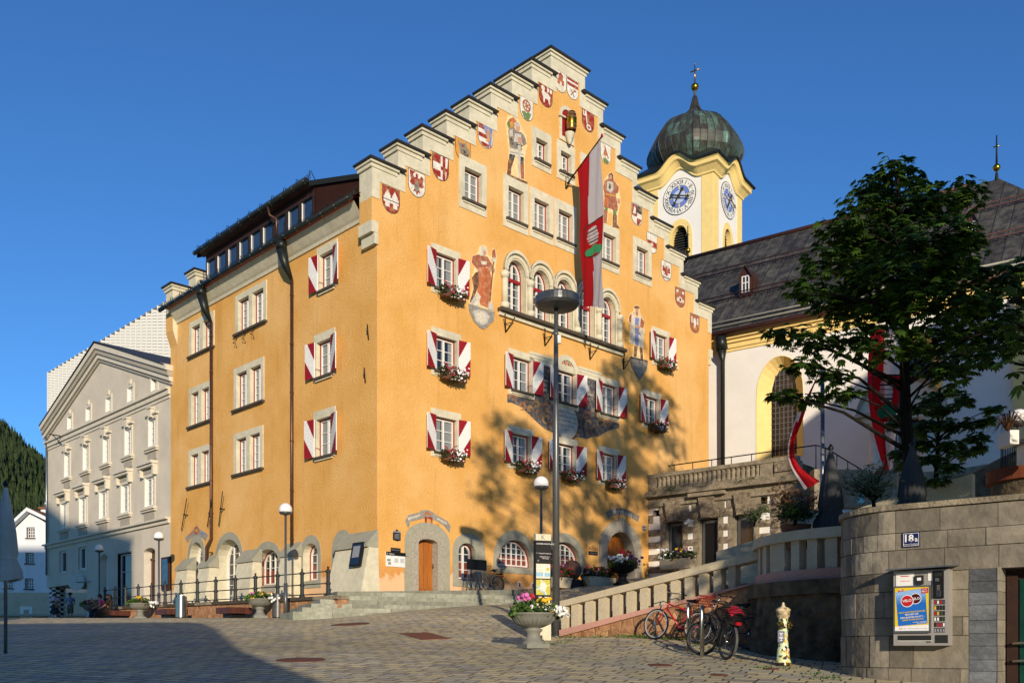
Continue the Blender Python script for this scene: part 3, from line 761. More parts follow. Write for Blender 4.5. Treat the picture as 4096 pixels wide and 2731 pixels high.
def gable(o_front, th, rear=False):
 g = MB(); n = len(top)
 P = [(-.25, ZCORB + .3)] + top + [(22.3, ZCORB + .3)]
 for i in range(len(P) - 1):
  a, b = P[i], P[i + 1]
  if i == 0 or i == len(P) - 2:
   zc = 18.55
   lo, hi = (a, b) if i == 0 else (b, a)
   g.quad(PF.w(lo[0], lo[1], o_front - th), PF.w(lo[0], lo[1], o_front), PF.w(lo[0], zc, o_front), PF.w(lo[0], zc, o_front - th), m_orange)
   g.quad(PF.w(lo[0], zc, o_front - th), PF.w(lo[0], zc, o_front), PF.w(hi[0], hi[1], o_front), PF.w(hi[0], hi[1], o_front - th), m_cream)
  else:
   g.quad(PF.w(*a, o_front - th), PF.w(*a, o_front), PF.w(*b, o_front), PF.w(*b, o_front - th), m_cream)
 g.quad(PF.w(-.25, ZCORB + .3, o_front - th), PF.w(0, ZCORB - .45, o_front - th), PF.w(0, ZCORB - .45, o_front), PF.w(-.25, ZCORB + .3, o_front), m_orange)
 vs, fs = triang([(0, ZCORB - .45), (22.05, ZCORB - .45)] + [(22.3, ZCORB + .3)] + top[::-1] + [(-.25, ZCORB + .3)])
 g.add([PF.w(x, z, o_front - th) for x, z in vs], [f[::-1] for f in fs], m_cream)
 if rear: g.add([PF.w(x, z, o_front) for x, z in vs], fs, m_cream)
 g.build('gable_slab', TH)
 c = MB()
 for i in range(9):
  z = ZC0 + DZ * i
  spans = []
  if i < 8: spans = [(riserL[i] - .2, riserL[i + 1] + .0, 0), (riserR[i + 1] - .0, riserR[i] + .2, 1)]
  else: spans = [(riserL[8] - .2, riserR[8] + .2, 2)]
  for t0, t1, k in spans:
   e0 = .0 if k == 1 else .0
   c.pbox(PF, t0, t1 + (.28 if k == 0 else 0), z - .07, z, o_front - th - .16, o_front + .22, m_cap) if k == 0 else None
   if k == 1: c.pbox(PF, t0 - .28, t1, z - .07, z, o_front - th - .16, o_front + .22, m_cap)
   if k == 2: c.pbox(PF, t0, t1, z - .07, z, o_front - th - .16, o_front + .22, m_cap)
   a = t0 + .07 if k != 1 else t0; b = t1 - .07 if k != 0 else t1
   c.pbox(PF, a, b, z - .17, z - .07, o_front - th - .1, o_front + .13, m_cream)
   c.pbox(PF, a + .06, b - .06, z - .32, z - .17, o_front - th - .05, o_front + .06, m_cream)
 c.build('gable_cap', TH)
gable(0, .8)
gable(-SL + .78, .8, True)
bd = MB()
inn = outline(.12, .36, .66)
O = [(-.25, 18.55)] + top + [(22.3, 18.55)]
I = [(.1, 18.55)] + inn + [(21.95, 18.55)]
poly = O + I[::-1]
bd.prism(PF, poly, 0, .025, m_cream)
bd.build('gable_border', TH)
for t, sg in ((0, -1), (22.05, 1)):
 c = MB()
 for (za, zb_, w) in ((ZCORB - .13, ZCORB + .31, .3), (ZCORB - .55, ZCORB - .13, .16)):
  t0, t1 = (t - w, t + .02) if sg < 0 else (t - .02, t + w)
  c.pbox(PF, t0, t1, za, zb_ - .01, -.8, .06, m_cream)
 c.build('corbel', TH)
ev = MB()
pr = [(0, ZE), (.06, ZE), (.1, ZE + .12), (.18, ZE + .2), (.5, ZE + .62), (.62, ZE + .64), (.62, ZE + .72), (0, ZE + .95)]
for i in range(len(pr) - 1):
 m = m_cream if i < 3 else (m_cream if i < 4 else m_red)
 a, b = pr[i], pr[i + 1]
 ev.quad(PLx.w(-SL + .8, a[1], a[0]), PLx.w(-.8, a[1], a[0]), PLx.w(-.8, b[1], b[0]), PLx.w(-SL + .8, b[1], b[0]), m)
ev.build('eaves_cornice', TH)
ZR = ZE + .72
SLO = (28.0 - ZR) / (11.05 + .6)
rf = MB()
def roof_z(x): return ZR + SLO * (x + .6)
rf.quad(PLx.w(-SL + .7, ZR, .6), PLx.w(-.7, ZR, .6), PLx.w(-.7, roof_z(11.05), -11.05), PLx.w(-SL + .7, roof_z(11.05), -11.05), m_roofdark)
rf.quad(PLx.w(-SL + .7, roof_z(11.05), -11.05), PLx.w(-.7, roof_z(11.05), -11.05), PLx.w(-.7, ZR, -22.6), PLx.w(-SL + .7, ZR, -22.6), m_roofdark)
rf.build('roof', TH)
def gutter(off, z, s0, s1, name, guard=True, r=.11):
 g = MB()
 g.tube([PLx.w(-s1, z, off), PLx.w(-s0, z, off)], r, m_gutter, 10)
 n = int((s1 - s0) / .9)
 for i in range(n + 1):
  t = -lerp(s0 + .1, s1 - .1, i / n)
  g.tube([PLx.w(t, z - .02, off + r + .005), PLx.w(t, z - r - .012, off), PLx.w(t, z, off - r)], .014, m_greystone, 4)
 o = g.build(name, TH)
 if guard:
  q = MB()
  for h in (.16, .26, .34):
   q.tube([PLx.w(-s1, z + h, off - .18), PLx.w(-s0, z + h, off - .18)], .013, m_gutter, 4)
  n = int((s1 - s0) / .22)
  for i in range(n + 1):
   t = -lerp(s0, s1, i / n)
   q.tube([PLx.w(t, z + .04, off - .18), PLx.w(t, z + .34, off - .18)], .008, m_gutter, 4)
  n = int((s1 - s0) / 1.0)
  for i in range(n + 1):
   t = -lerp(s0, s1, i / n)
   q.tube([PLx.w(t, z, off - .1), PLx.w(t, z + .42, off - .14), PLx.w(t, z + .46, off - .2), PLx.w(t, z + .1, off - .45)], .016, m_gutter, 4)
  q.build('snow_guard', o)
 return o
gutter(.68, ZE + .7, .75, SL - .2, 'gutter')
S0, S1 = 5.1, 14.95
DF = -.45
ZD0, ZD1 = roof_z(.45), PLx.px(Q('C', 640, 430), DF + .3)[1]
dm = MB()
def droof(x): return ZD1 + .1 + .47 * (x - .1)
xm = (ZD1 + .1 - ZR - .05 - SLO * .6) / (SLO - .47)
dm.quad(PLx.w(-S1 - .25, droof(.1), -.1), PLx.w(-S0 + .15, droof(.1), -.1), PLx.w(-S0 + .15, droof(xm), -xm), PLx.w(-S1 - .25, droof(xm), -xm), m_gutter)
for s_, sg in ((S0 - .15, 1), (S1 + .25, -1)):
 dm.quad(PLx.w(-s_, droof(.1) - .22, -.1), PLx.w(-s_, droof(xm) - .22, -xm), PLx.w(-s_, droof(xm), -xm), PLx.w(-s_, droof(.1), -.1), m_gutter)
for s_ in (S0, S1):
 dm.add([PLx.w(-s_, roof_z(-DF) - .1, DF), PLx.w(-s_, droof(-DF) - .08, DF), PLx.w(-s_, droof(xm), -xm), ], [(0, 2, 1), ], m_brown)
 dm.quad(PLx.w(-s_, roof_z(-DF) - .1, DF), PLx.w(-s_, roof_z(xm) - .1, -xm), PLx.w(-s_, droof(xm) - .1, -xm), PLx.w(-s_, droof(-DF) - .1, DF), m_brown)
nw = 9; dw = (S1 - S0) / nw
holes = []
for i in range(nw):
 holes.append(arch(-S1 + dw * i + .07, -S1 + dw * (i + 1) - .07, ZD0 + .08, ZD1 - .3))
dm.prism(PLx, [(-S1, ZD0 - .1), (-S0, ZD0 - .1), (-S0, ZD1), (-S1, ZD1)], DF - .1, DF, m_brown, holes=holes)
dm.quad(PLx.w(-S1 - .2, ZD1 - .02, DF), PLx.w(-S0 + .1, ZD1 - .02, DF), PLx.w(-S0 + .1, ZD1 + .05, -.1), PLx.w(-S1 - .2, ZD1 + .05, -.1), m_brown)
dm = dm.build('dormer', TH)
m_dglass = M('dormer_glass_sky_blue', '2a3a4e', .04, .2, 2, spec=1.0)
for i in range(nw):
 a, b = -S1 + dw * i + .07, -S1 + dw * (i + 1) - .07
 f = MB(); P = arch(a, b, ZD0 + .08, ZD1 - .3); f.ring(PLx, P, arch(a + .06, b - .06, ZD0 + .14, ZD1 - .36), DF - .08, DF + .02, m_gutter)
 f.pbox(PLx, a + .06, a + .09, ZD0 + .14, ZD1 - .36, DF - .05, DF + .005, m_white)
 f = f.build('dormer_window', dm)
 g = MB(); g.pbox(PLx, a + .01, b - .01, ZD0 + .09, ZD1 - .31, DF - .075, DF - .06, m_dglass); g.build('pane', f)
gutter(-.02, ZD1 + .12, S0 - .1, S1 + .35, 'dormer_gutter')
def pipe(s_, zlow, kink=None):
 p = MB()
 z = ZE + .62
 p.tube([PLx.w(-s_, z, .62), PLx.w(-s_, z - .35, .6)], [.2, .24], m_gutter, 12)
 p.tube([PLx.w(-s_, z - .35, .6), PLx.w(-s_ + .02, z - 1.0, .42), PLx.w(-s_ + .05, z - 1.5, .16)], [.24, .17, .075], m_gutter, 12)
 pts = [PLx.w(-s_ + .05, z - 1.5, .14)]
 if kink: pts += [PLx.w(-s_ + .05, kink + .4, .14), PLx.w(-s_ - .2, kink, .25)]; e = PLx.w(-s_ - .2, zlow, .25)
 else: e = PLx.w(-s_ + .05, zlow, .14)
 p.tube(pts + [e], .07, m_pipe, 10)
 for k in range(7):
  zz = lerp(z - 2.2, zlow + 2.6 if kink else zlow + .6, k / 6)
  p.tube([PLx.w(-s_ + .05, zz, .14), PLx.w(-s_ + .05, zz + .05, .14)], .085, m_pipe, 10)
 last = pts[-1]
 p.tube([Vector((e.x, e.y, zlow)), Vector((e.x, e.y, zlow + 1.3))], .08, m_greystone, 10)
 p.build('downpipe', TH)
sp1 = -PLx.px(Q('D', 872, 400))[0]; sp2 = -PLx.px(Q('D', 366, 500))[0]
pipe(sp1, 3.4); pipe(sp2, 3.4, PLx.px(Q('D', 370, 1000))[1])
p = MB(); sx = -PLx.px(Q('C', 848, 480), DF)[0]
p.tube([PLx.w(-sx, ZD1 + .05, .0), PLx.w(-sx, ZD1 - .3, -.1), PLx.w(-sx + .25, ZD1 - .5, -.3), PLx.w(-sx + .25, ZD0 + .1, -.3)], .06, m_pipe, 8); p.build('dormer_downpipe', TH)
def buttress(c, u0, u1, vt, vb, out=.75, lean=.35):
 t0 = PLx.px(Q(c, u0, (vt + vb) / 2), out * .5)[0]; t1 = PLx.px(Q(c, u1, (vt + vb) / 2), out * .5)[0]
 zt_ = PLx.px(Q(c, (u0 + u1) / 2, vt), .0)[1]; zb_ = 3.2
 b = MB(); w = PLx.w
 zf = zt_ - .55
 b.hexa([w(t0, zb_, out), w(t1, zb_, out), w(t1, zb_, -.02), w(t0, zb_, -.02), w(t0 + .05, zf, out - lean), w(t1 - .05, zf, out - lean), w(t1 - .05, zf, -.02), w(t0 + .05, zf, -.02)], m_cream)
 b.hexa([w(t0 - .02, zf + .01, out - lean + .08), w(t1 + .02, zf + .01, out - lean + .08), w(t1 + .02, zf + .01, -.02), w(t0 - .02, zf + .01, -.02),
   w(t0 - .02, zf + .12, out - lean + .08), w(t1 + .02, zf + .12, out - lean + .08), w(t1 + .02, zt_ + .1, -.02), w(t0 - .02, zt_ + .1, -.02)], m_greystone)
 return b.build('buttress', TH)
for a in (('D', 137, 210, 1085, 1345), ('D', 275, 348, 1068, 1335), ('D', 515, 622, 1030, 1320), ('D', 785, 875, 990, 1300)): buttress(*a)
bt = MB(); w = PF.w
zt_ = PLx.px(Q('D', 1300, 915), .3)[1]
A = [PLx.w(-2.35, 3.2, .85), PF.w(-.05, 3.2, .12) + PLx.n * .85, PF.w(.05, 3.2, .12), PLx.w(-2.35, 3.2, -.02)]
B = [PLx.w(-2.2, zt_ - .55, .4), PF.w(0, zt_ - .55, .05) + PLx.n * .4, PF.w(.02, zt_ - .55, .05), PLx.w(-2.2, zt_ - .55, -.02)]
bt.hexa(A + B, m_cream)
B2 = [p + Vector((0, 0, .01)) for p in B]; B2[0] = PLx.w(-2.28, zt_ - .54, .5); B2[1] = PLx.w(.04, zt_ - .54, .5)
C2 = [PLx.w(-2.28, zt_ - .42, .5), PLx.w(.04, zt_ - .42, .5), PF.w(.02, zt_ + .15, .05), PLx.w(-2.2, zt_ + .15, -.02)]
bt.hexa(B2 + C2, m_greystone)
bt.build('buttress', TH)
_pc = {}
def paint(h):
 if h not in _pc: _pc[h] = M('fresco_' + {'8e2a22': 'brick_red', 'd8d2c4': 'chalk_white', 'b9b4a8': 'pale_grey', '77736b': 'armour_grey', '3a3a3c': 'charcoal', 'c98a3a': 'ochre', 'b5623c': 'rust_orange', '5d7a45': 'leaf_green', '6f7fb0': 'dusty_blue', 'b98a72': 'flesh', 'e8c890': 'pale_halo', '6a4634': 'brown', '484a52': 'slate', '8a8780': 'scroll_grey', 'cfc6b0': 'ivory', '9a5a44': 'madder', 'a8603c': 'faded_rose', '1f1e1e': 'ink', '8a5a40': 'dull_rust', '9a7648': 'dull_ochre', '5c4a40': 'dull_brown'}.get(h, 'colour'), h, .9, .22, 7, dirt='c2a878', damt=.6, dscale=5)
 return _pc[h]
RED, WHT, PGR, GRY, CHA, OCH, RUS, GRN, BLU, FLE, HAL, BRN, SLA, SCR, IVO, MAD, ROS, INK = ('8e2a22', 'd8d2c4', 'b9b4a8', '77736b', '3a3a3c', 'c98a3a', 'b5623c', '5d7a45', '6f7fb0', 'b98a72', 'e8c890', '6a4634', '484a52', '8a8780', 'cfc6b0', '9a5a44', 'a8603c', '1f1e1e')
def circ(cx, cy, rx, ry=None, n=14, a0=0, a1=2 * math.pi):
 ry = rx if ry is None else ry
 return [(cx + rx * math.cos(a0 + (a1 - a0) * i / n), cy + ry * math.sin(a0 + (a1 - a0) * i / n)) for i in range(n if abs(a1 - a0 - 2 * math.pi) < .01 else n + 1)]
SHP = [(0, 1), (1, 1), (1, .42), (.97, .28), (.88, .14), (.72, .04), (.5, 0), (.28, .04), (.12, .14), (.03, .28), (0, .42)]
def clipshield(poly):
 """keep charge points inside the shield"""
 out = []
 for x, y in poly:
  if y < .42:
   f = max(0, y) / .42; hw = .5 * math.sqrt(max(0, 1 - (1 - f) ** 2)) * .98 + .01
   x = min(max(x, .5 - hw), .5 + hw)
  out.append((min(max(x, .02), .98), min(max(y, .02), .98)))
 return out
def shield(TL, TR, BT, base, charges, pl=PF):
 a, b, c = pl.px(Q(*TL)), pl.px(Q(*TR)), pl.px(Q(*BT))
 t0, t1 = a[0], b[0]; z1 = (a[1] + b[1]) / 2; z0 = c[1]
 f = lambda P: [(t0 + x * (t1 - t0), z0 + y * (z1 - z0)) for x, y in P]
 mb = MB(); e = .05
 mb.prism(pl, f([(x + (x - .5) * 2 * e * .6, y + (y - .5) * 2 * e * .5) for x, y in SHP]), 0, .008, paint(CHA))
 mb.prism(pl, f(SHP), 0, .012, paint(base))
 for k, (col, P) in enumerate(charges): mb.prism(pl, f(clipshield(P)), .012, .0135 + .0015 * k, paint(col))
 return mb.build('coat_of_arms', TH)
def rectp(x0, y0, x1, y1): return [(x0, y0), (x1, y0), (x1, y1), (x0, y1)]
def eagle(s=1):
 return [(.5, .95), (.58, .86), (.55, .78), (.66, .74), (.78, .9), (.92, .82), (.86, .6), (.95, .5), (.8, .4), (.66, .42), (.64, .3), (.74, .16), (.6, .2), (.5, .05), (.4, .2), (.26, .16), (.36, .3), (.34, .42), (.2, .4), (.05, .5), (.14, .6), (.08, .82), (.22, .9), (.34, .74), (.45, .78), (.42, .86)]
lamb = [(.18, .55), (.25, .72), (.36, .78), (.4, .66), (.72, .62), (.86, .52), (.8, .42), (.82, .18), (.74, .18), (.68, .36), (.44, .36), (.4, .14), (.32, .14), (.3, .38)]
lion = [(.2, .15), (.35, .2), (.45, .35), (.4, .5), (.25, .55), (.4, .62), (.42, .8), (.55, .92), (.68, .82), (.62, .7), (.85, .72), (.65, .58), (.68, .42), (.85, .3), (.7, .28), (.72, .1), (.55, .25), (.42, .1)]
def ringp(cx, cy, r): return circ(cx, cy, r, r * .85)
S_ = [(('E', 227, 1030), ('E', 343, 1070), ('E', 290, 1225), RED, [(WHT, rectp(.05, .38, .95, .6)), (WHT, [(.1, .6), (.12, .68), (.3, .9), (.46, .68), (.46, .6)]), (WHT, [(.54, .6), (.56, .68), (.72, .9), (.9, .68), (.9, .6)]), (CHA, rectp(.05, .47, .95, .5)), (WHT, rectp(.15, .2, .4, .38)), (WHT, rectp(.62, .2, .86, .38))]),
      (('E', 408, 915), ('E', 520, 960), ('E', 465, 1110), WHT, [(RED, eagle()), (GRY, circ(.5, .4, .16, .2)), (RED, [(.05, .98), (.4, .98), (.1, .7)])]),
      (('E', 575, 802), ('E', 685, 845), ('E', 635, 997), RED, [(WHT, rectp(.03, .36, .5, .66)), (WHT, rectp(.5, .02, .62, .98)), (WHT, rectp(.8, .1, .98, .98)), (RED, rectp(.5, .42, .98, .56)), (WHT, rectp(.3, .02, .5, .1))]),
      (('E', 735, 692), ('E', 837, 740), ('E', 787, 860), OCH, [(GRY, [(.2, .7), (.1, .95), (.3, .8), (.5, .82), (.7, .95), (.75, .75), (.95, .5), (.9, .1), (.6, .05), (.5, .3), (.4, .2), (.3, .45)]), (CHA, [(.5, .6), (.85, .4), (.8, .15), (.6, .1)]), (RED, circ(.48, .7, .06))]),
      (('E', 892, 590), ('E', 993, 632), ('E', 945, 770), WHT, [(RED, rectp(.02, .76, .45, .98)), (RED, rectp(.02, .4, .6, .58)), (RED, rectp(.15, .04, .8, .2)), (BLU, [(.3, .98), (.98, .98), (.98, .15), (.8, .1)]), (OCH, [(x * .6 + .36, y * .75 + .2) for x, y in lion])]),
      (('E', 1185, 402), ('E', 1273, 442), ('E', 1230, 578), WHT, [(MAD, ringp(.5, .64, .33)), (WHT, ringp(.5, .64, .22)), (MAD, rectp(.46, .38, .54, .9)), (MAD, [(.24, .54), (.28, .48), (.78, .74), (.74, .8)]), (MAD, [(.24, .74), (.28, .8), (.78, .54), (.74, .48)]), (GRN, [(.08, .02), (.1, .28), (.3, .36), (.5, .3), (.62, .42), (.85, .34), (.95, .02)])]),
      (('E', 1318, 313), ('E', 1408, 355), ('E', 1365, 483), RED, [(WHT, lamb), (IVO, circ(.28, .8, .15, .12)), (WHT, [(.6, .62), (.64, .62), (.62, .98), (.58, .98)]), (WHT, rectp(.62, .72, .95, .9)), (RED, rectp(.74, .72, .8, .9))]),
      (('E', 1427, 215), ('E', 1505, 262), ('E', 1468, 382), WHT, [(ROS, rectp(.22, .35, .8, .62)), (MAD, rectp(.32, .62, .7, .82)), (RED, [(.28, .82), (.5, .95), (.74, .82)]), (WHT, rectp(.45, .35, .58, .5)), (IVO, circ(.5, .2, .3, .16))]),
      (('E', 1510, 268), ('E', 1588, 318), ('E', 1552, 432), WHT, [(RED, rectp(.02, .86, .98, .98)), (RED, rectp(.02, .6, .98, .76)), (MAD, [(.3, .15), (.36, .12), (.72, .45), (.66, .48)]), (GRY, [(.64, .12), (.7, .15), (.36, .48), (.3, .45)]), (MAD, rectp(.6, .42, .82, .5))]),
      (('E', 1618, 490), ('E', 1698, 538), ('E', 1658, 655), RED, [(WHT, [(.38, .3), (.46, .28), (.34, .95), (.24, .95)]), (WHT, rectp(.06, .68, .3, .92)), (RED, rectp(.13, .74, .2, .92)), (WHT, circ(.55, .2, .2, .14)), (RED, circ(.55, .2, .1, .07))]),
      (('E', 1745, 728), ('E', 1815, 765), ('E', 1785, 880), WHT, [(ROS, [(.25, .4), (.4, .75), (.35, .95), (.5, .85), (.6, .65), (.8, .4), (.75, .25), (.6, .45), (.5, .4), (.45, .2), (.4, .4)]), (GRN, [(.1, .02), (.2, .2), (.5, .28), (.85, .18), (.9, .02)])]),
      (('L', 175, 848), ('L', 232, 875), ('L', 203, 970), WHT, [(RED, rectp(.02, .4, .5, .98)), (CHA, rectp(.5, .62, .98, .98)), (RED, rectp(.5, .02, .98, .35)), (WHT, [(.1, .5), (.25, .9), (.4, .8), (.35, .5)])]),
      (('L', 260, 1008), ('L', 315, 1035), ('L', 290, 1127), WHT, [(RED, rectp(.02, .3, .98, .62)), (IVO, [(.5, .62), (.54, .5), (.66, .5), (.57, .43), (.6, .32), (.5, .39), (.4, .32), (.43, .43), (.34, .5), (.46, .5)])]),
      (('L', 340, 1165), ('L', 393, 1187), ('L', 367, 1280), WHT, [(PGR, [(.1, .7), (.3, .95), (.5, .8), (.7, .9), (.9, .6)]), (RED, [(x, y * .6 + .2) for x, y in eagle()]), (SCR, rectp(.05, .1, .95, .2))]),
      (('L', 418, 1315), ('L', 470, 1335), ('L', 445, 1425), MAD, [(WHT, circ(.5, .4, .22, .16)), (RED, circ(.5, .4, .1)), (WHT, rectp(.1, .75, .3, .9)), (WHT, rectp(.7, .75, .9, .9)), (IVO, circ(.22, .35, .1)), (IVO, circ(.78, .35, .1))]),
      (('G', 957, 553), ('G', 1013, 573), ('G', 988, 675), MAD, [(WHT, circ(.5, .6, .16, .22)), (OCH, rectp(.3, .2, .7, .36)), (WHT, rectp(.42, .3, .58, .5)), (IVO, rectp(.1, .5, .25, .85)), (IVO, rectp(.75, .5, .9, .85))])]
for s in S_: shield(*s)
def fresco(name, crop, layers, pl=PF, base=.006, holes=()):
 mb = MB()
 for k, (col, P) in enumerate(layers):
  pts = [pl.px(Q(crop, *p)) for p in P]
  mb.prism(pl, pts, 0, base + .0016 * k, paint(col), holes=holes if k == 0 else ())
 return mb.build(name, TH)
fresco('knight_mural', 'E', [
 (HAL, [(1095, 548), (1135, 540), (1170, 562), (1192, 618), (1228, 680), (1234, 760), (1216, 850), (1218, 985), (1234, 1020), (1190, 1012), (1086, 968), (1090, 935), (1104, 870), (1104, 790), (1096, 700), (1082, 610)]),
 (GRN, [(1092, 600), (1108, 570), (1128, 590), (1112, 655)]), (RUS, [(1106, 572), (1138, 556), (1160, 585), (1142, 625), (1118, 632)]), (OCH, [(1112, 600), (1130, 580), (1138, 618), (1120, 640)]),
 (PGR, [(1140, 600), (1162, 586), (1182, 606), (1184, 622), (1150, 626)]), (FLE, [(1156, 622), (1182, 620), (1184, 650), (1166, 664), (1156, 650)]),
 (GRY, [(1102, 645), (1140, 622), (1160, 660), (1190, 662), (1214, 690), (1230, 740), (1208, 756), (1192, 720), (1198, 800), (1112, 770), (1106, 700)]),
 (PGR, [(1148, 668), (1192, 676), (1190, 735), (1140, 728)]), (PGR, [(1108, 650), (1130, 640), (1135, 690), (1112, 690)]), (CHA, [(1108, 700), (1124, 700), (1138, 745), (1120, 752)]),
 (FLE, [(1165, 695), (1195, 700), (1196, 735), (1172, 740)]), (IVO, [(1112, 770), (1206, 795), (1204, 838), (1180, 840), (1110, 820)]), (SCR, [(1112, 795), (1204, 815), (1204, 822), (1112, 802)]),
 (CHA, [(1110, 812), (1148, 822), (1138, 862), (1106, 850)]), (CHA, [(1182, 832), (1208, 838), (1206, 890), (1186, 885)]),
 (BRN, [(1104, 850), (1138, 860), (1122, 905), (1116, 965), (1092, 950)]), (MAD, [(1186, 882), (1208, 890), (1210, 985), (1190, 980)]),
 (PGR, [(1166, 740), (1186, 745), (1182, 985), (1172, 985)]), (CHA, [(1158, 745), (1200, 752), (1200, 758), (1158, 751)]),
 (BRN, [(1086, 955), (1120, 962), (1234, 1010), (1232, 1022), (1186, 1008)])])
fresco('woman_mural', 'F', [
 (HAL, [(655, 135), (680, 122), (702, 140), (708, 190), (728, 200), (735, 150), (755, 146), (762, 200), (755, 290), (745, 330), (728, 460), (748, 545), (600, 505), (585, 490), (600, 430), (620, 330), (605, 320), (625, 270), (600, 235), (612, 190), (640, 180)]),
 (MAD, [(612, 195), (645, 185), (705, 200), (730, 240), (752, 285), (740, 305), (715, 270), (700, 262), (650, 290), (628, 265), (604, 235)]),
 (IVO, [(660, 140), (680, 130), (700, 145), (704, 170), (685, 190), (660, 195), (652, 180)]), (FLE, [(676, 162), (698, 166), (696, 188), (680, 192)]),
 (IVO, [(662, 225), (700, 230), (698, 250), (668, 248)]), (RUS, [(655, 262), (715, 270), (728, 330), (722, 430), (710, 520), (660, 500), (640, 420), (650, 330)]),
 (BRN, [(628, 300), (650, 290), (648, 380), (610, 480), (592, 485), (618, 400), (608, 330)]), (ROS, [(690, 280), (712, 285), (716, 430), (700, 515), (688, 400)]),
 (IVO, [(640, 420), (662, 450), (640, 520), (608, 500)]), (PGR, [(600, 480), (625, 440), (632, 470), (615, 505)]), (FLE, [(640, 272), (660, 268), (668, 290), (645, 295)]), (FLE, [(708, 262), (728, 268), (724, 292), (708, 288)]),
 (MAD, [(734, 160), (750, 150), (756, 200), (744, 235), (732, 225)]), (IVO, [(732, 205), (756, 208), (754, 235), (734, 230)]), (BRN, [(738, 235), (744, 235), (722, 480), (716, 480)]),
 (PGR, [(712, 480), (730, 490), (746, 540), (706, 528)]),
 (SCR, [(585, 492), (748, 548), (742, 600), (700, 640), (680, 656), (650, 640), (615, 600), (590, 540)]), (PGR, [(612, 540), (650, 530), (690, 545), (716, 575), (700, 615), (670, 630), (632, 605)]),
 (IVO, [(630, 555), (660, 545), (690, 560), (690, 600), (660, 612), (640, 590)])])
fresco('squire_mural', 'E', [
 (HAL, [(1800, 950), (1818, 938), (1836, 955), (1842, 1000), (1872, 1030), (1886, 1150), (1870, 1220), (1862, 1290), (1880, 1338), (1820, 1330), (1828, 1230), (1800, 1215), (1795, 1290), (1770, 1300), (1762, 1230), (1775, 1180), (1762, 1090), (1768, 1000)]),
 (BRN, [(1800, 955), (1820, 942), (1834, 960), (1836, 1000), (1802, 995)]), (FLE, [(1806, 960), (1822, 956), (1826, 990), (1808, 988)]),
 (MAD, [(1772, 1000), (1800, 985), (1840, 1000), (1872, 1040), (1868, 1080), (1850, 1090), (1866, 1190), (1862, 1210), (1770, 1180), (1772, 1090), (1764, 1050)]),
 (PGR, [(1790, 1000), (1832, 1010), (1834, 1060), (1816, 1085), (1788, 1065)]), (CHA, [(1804, 1015), (1818, 1030), (1812, 1060), (1800, 1050)]), (OCH, [(1780, 1085), (1848, 1100), (1848, 1112), (1780, 1097)]),
 (RUS, [(1772, 1110), (1800, 1120), (1798, 1180), (1770, 1172)]), (FLE, [(1860, 1120), (1880, 1130), (1878, 1160), (1862, 1150)]),
 (GRN, [(1774, 1180), (1795, 1188), (1792, 1212), (1774, 1205)]), (GRN, [(1832, 1200), (1856, 1205), (1852, 1240), (1832, 1236)]), (MAD, [(1768, 1200), (1792, 1210), (1788, 1290), (1768, 1295)]), (BRN, [(1830, 1236), (1856, 1240), (1858, 1300), (1876, 1332), (1828, 1320)])])
fresco('burgher_mural', 'G', [
 (HAL, [(603, 508), (622, 500), (642, 512), (640, 545), (662, 590), (672, 660), (660, 760), (670, 845), (685, 860), (580, 835), (600, 800), (605, 745), (575, 735), (580, 620), (565, 600), (575, 560), (600, 540)]),
 (BRN, [(604, 512), (622, 504), (640, 514), (640, 524), (606, 522)]), (FLE, [(612, 522), (634, 524), (630, 556), (616, 556)]), (MAD, [(612, 545), (632, 548), (624, 580)]),
 (MAD, [(576, 565), (604, 548), (600, 600), (590, 620), (570, 600)]), (IVO, [(590, 555), (612, 550), (610, 750), (578, 735), (585, 640)]), (IVO, [(634, 552), (655, 580), (662, 700), (664, 770), (635, 755)]),
 (BLU, [(610, 580), (636, 582), (632, 760), (610, 750)]), (MAD, [(648, 580), (668, 610), (662, 650), (640, 640)]), (FLE, [(606, 622), (645, 635), (640, 650), (610, 640)]), (SCR, [(612, 640), (620, 640), (648, 690), (640, 692)]),
 (BRN, [(606, 755), (626, 762), (618, 830), (602, 822)]), (BRN, [(640, 765), (656, 772), (660, 845), (646, 842)]), (CHA, [(584, 825), (690, 850), (690, 862), (584, 838)]),
 (GRY, [(574, 832), (690, 862), (682, 910), (640, 972), (620, 945), (590, 890)]), (SCR, [(600, 862), (668, 882), (660, 925), (636, 950), (612, 915)])])
panel = [(275, 790), (660, 870), (650, 285), (930, 355), (1000, 370), (1260, 465), (1525, 540), (1520, 1110), (1832, 1195), (1836, 1268), (1745, 1275), (1640, 1320), (1560, 1375), (1480, 1375), (1390, 1410), (1250, 1385), (1110, 1375), (1005, 1340), (900, 1320), (790, 1265), (690, 1180), (600, 1085), (520, 1020), (480, 970), (330, 905), (275, 905)]
pp = [PF.px(Q('N', *p)) for p in panel]
ow_ = [arch(r[0] - .0, r[1] + .0, r[2], r[3]) for r in rowU]
mb = MB(); vs, fs = triang(pp, ow_)
mb.add([PF.w(x, z, .008) for x, z in vs], [f for f in fs], paint(SLA))
def ribbon(pts, w, col, k):
 P = [PF.px(Q('N', *p)) for p in pts]
 for i in range(len(P) - 1):
  a, b = Vector(P[i]), Vector(P[i + 1]); d = (b - a).normalized(); n = Vector((-d.y, d.x)) * w / 2 * math.sin(math.pi * (i + .8) / (len(P) + .6))
  mb.quad(PF.w(*(a - n), k), PF.w(*(b - n), k), PF.w(*(b + n), k), PF.w(*(a + n), k), paint(col))
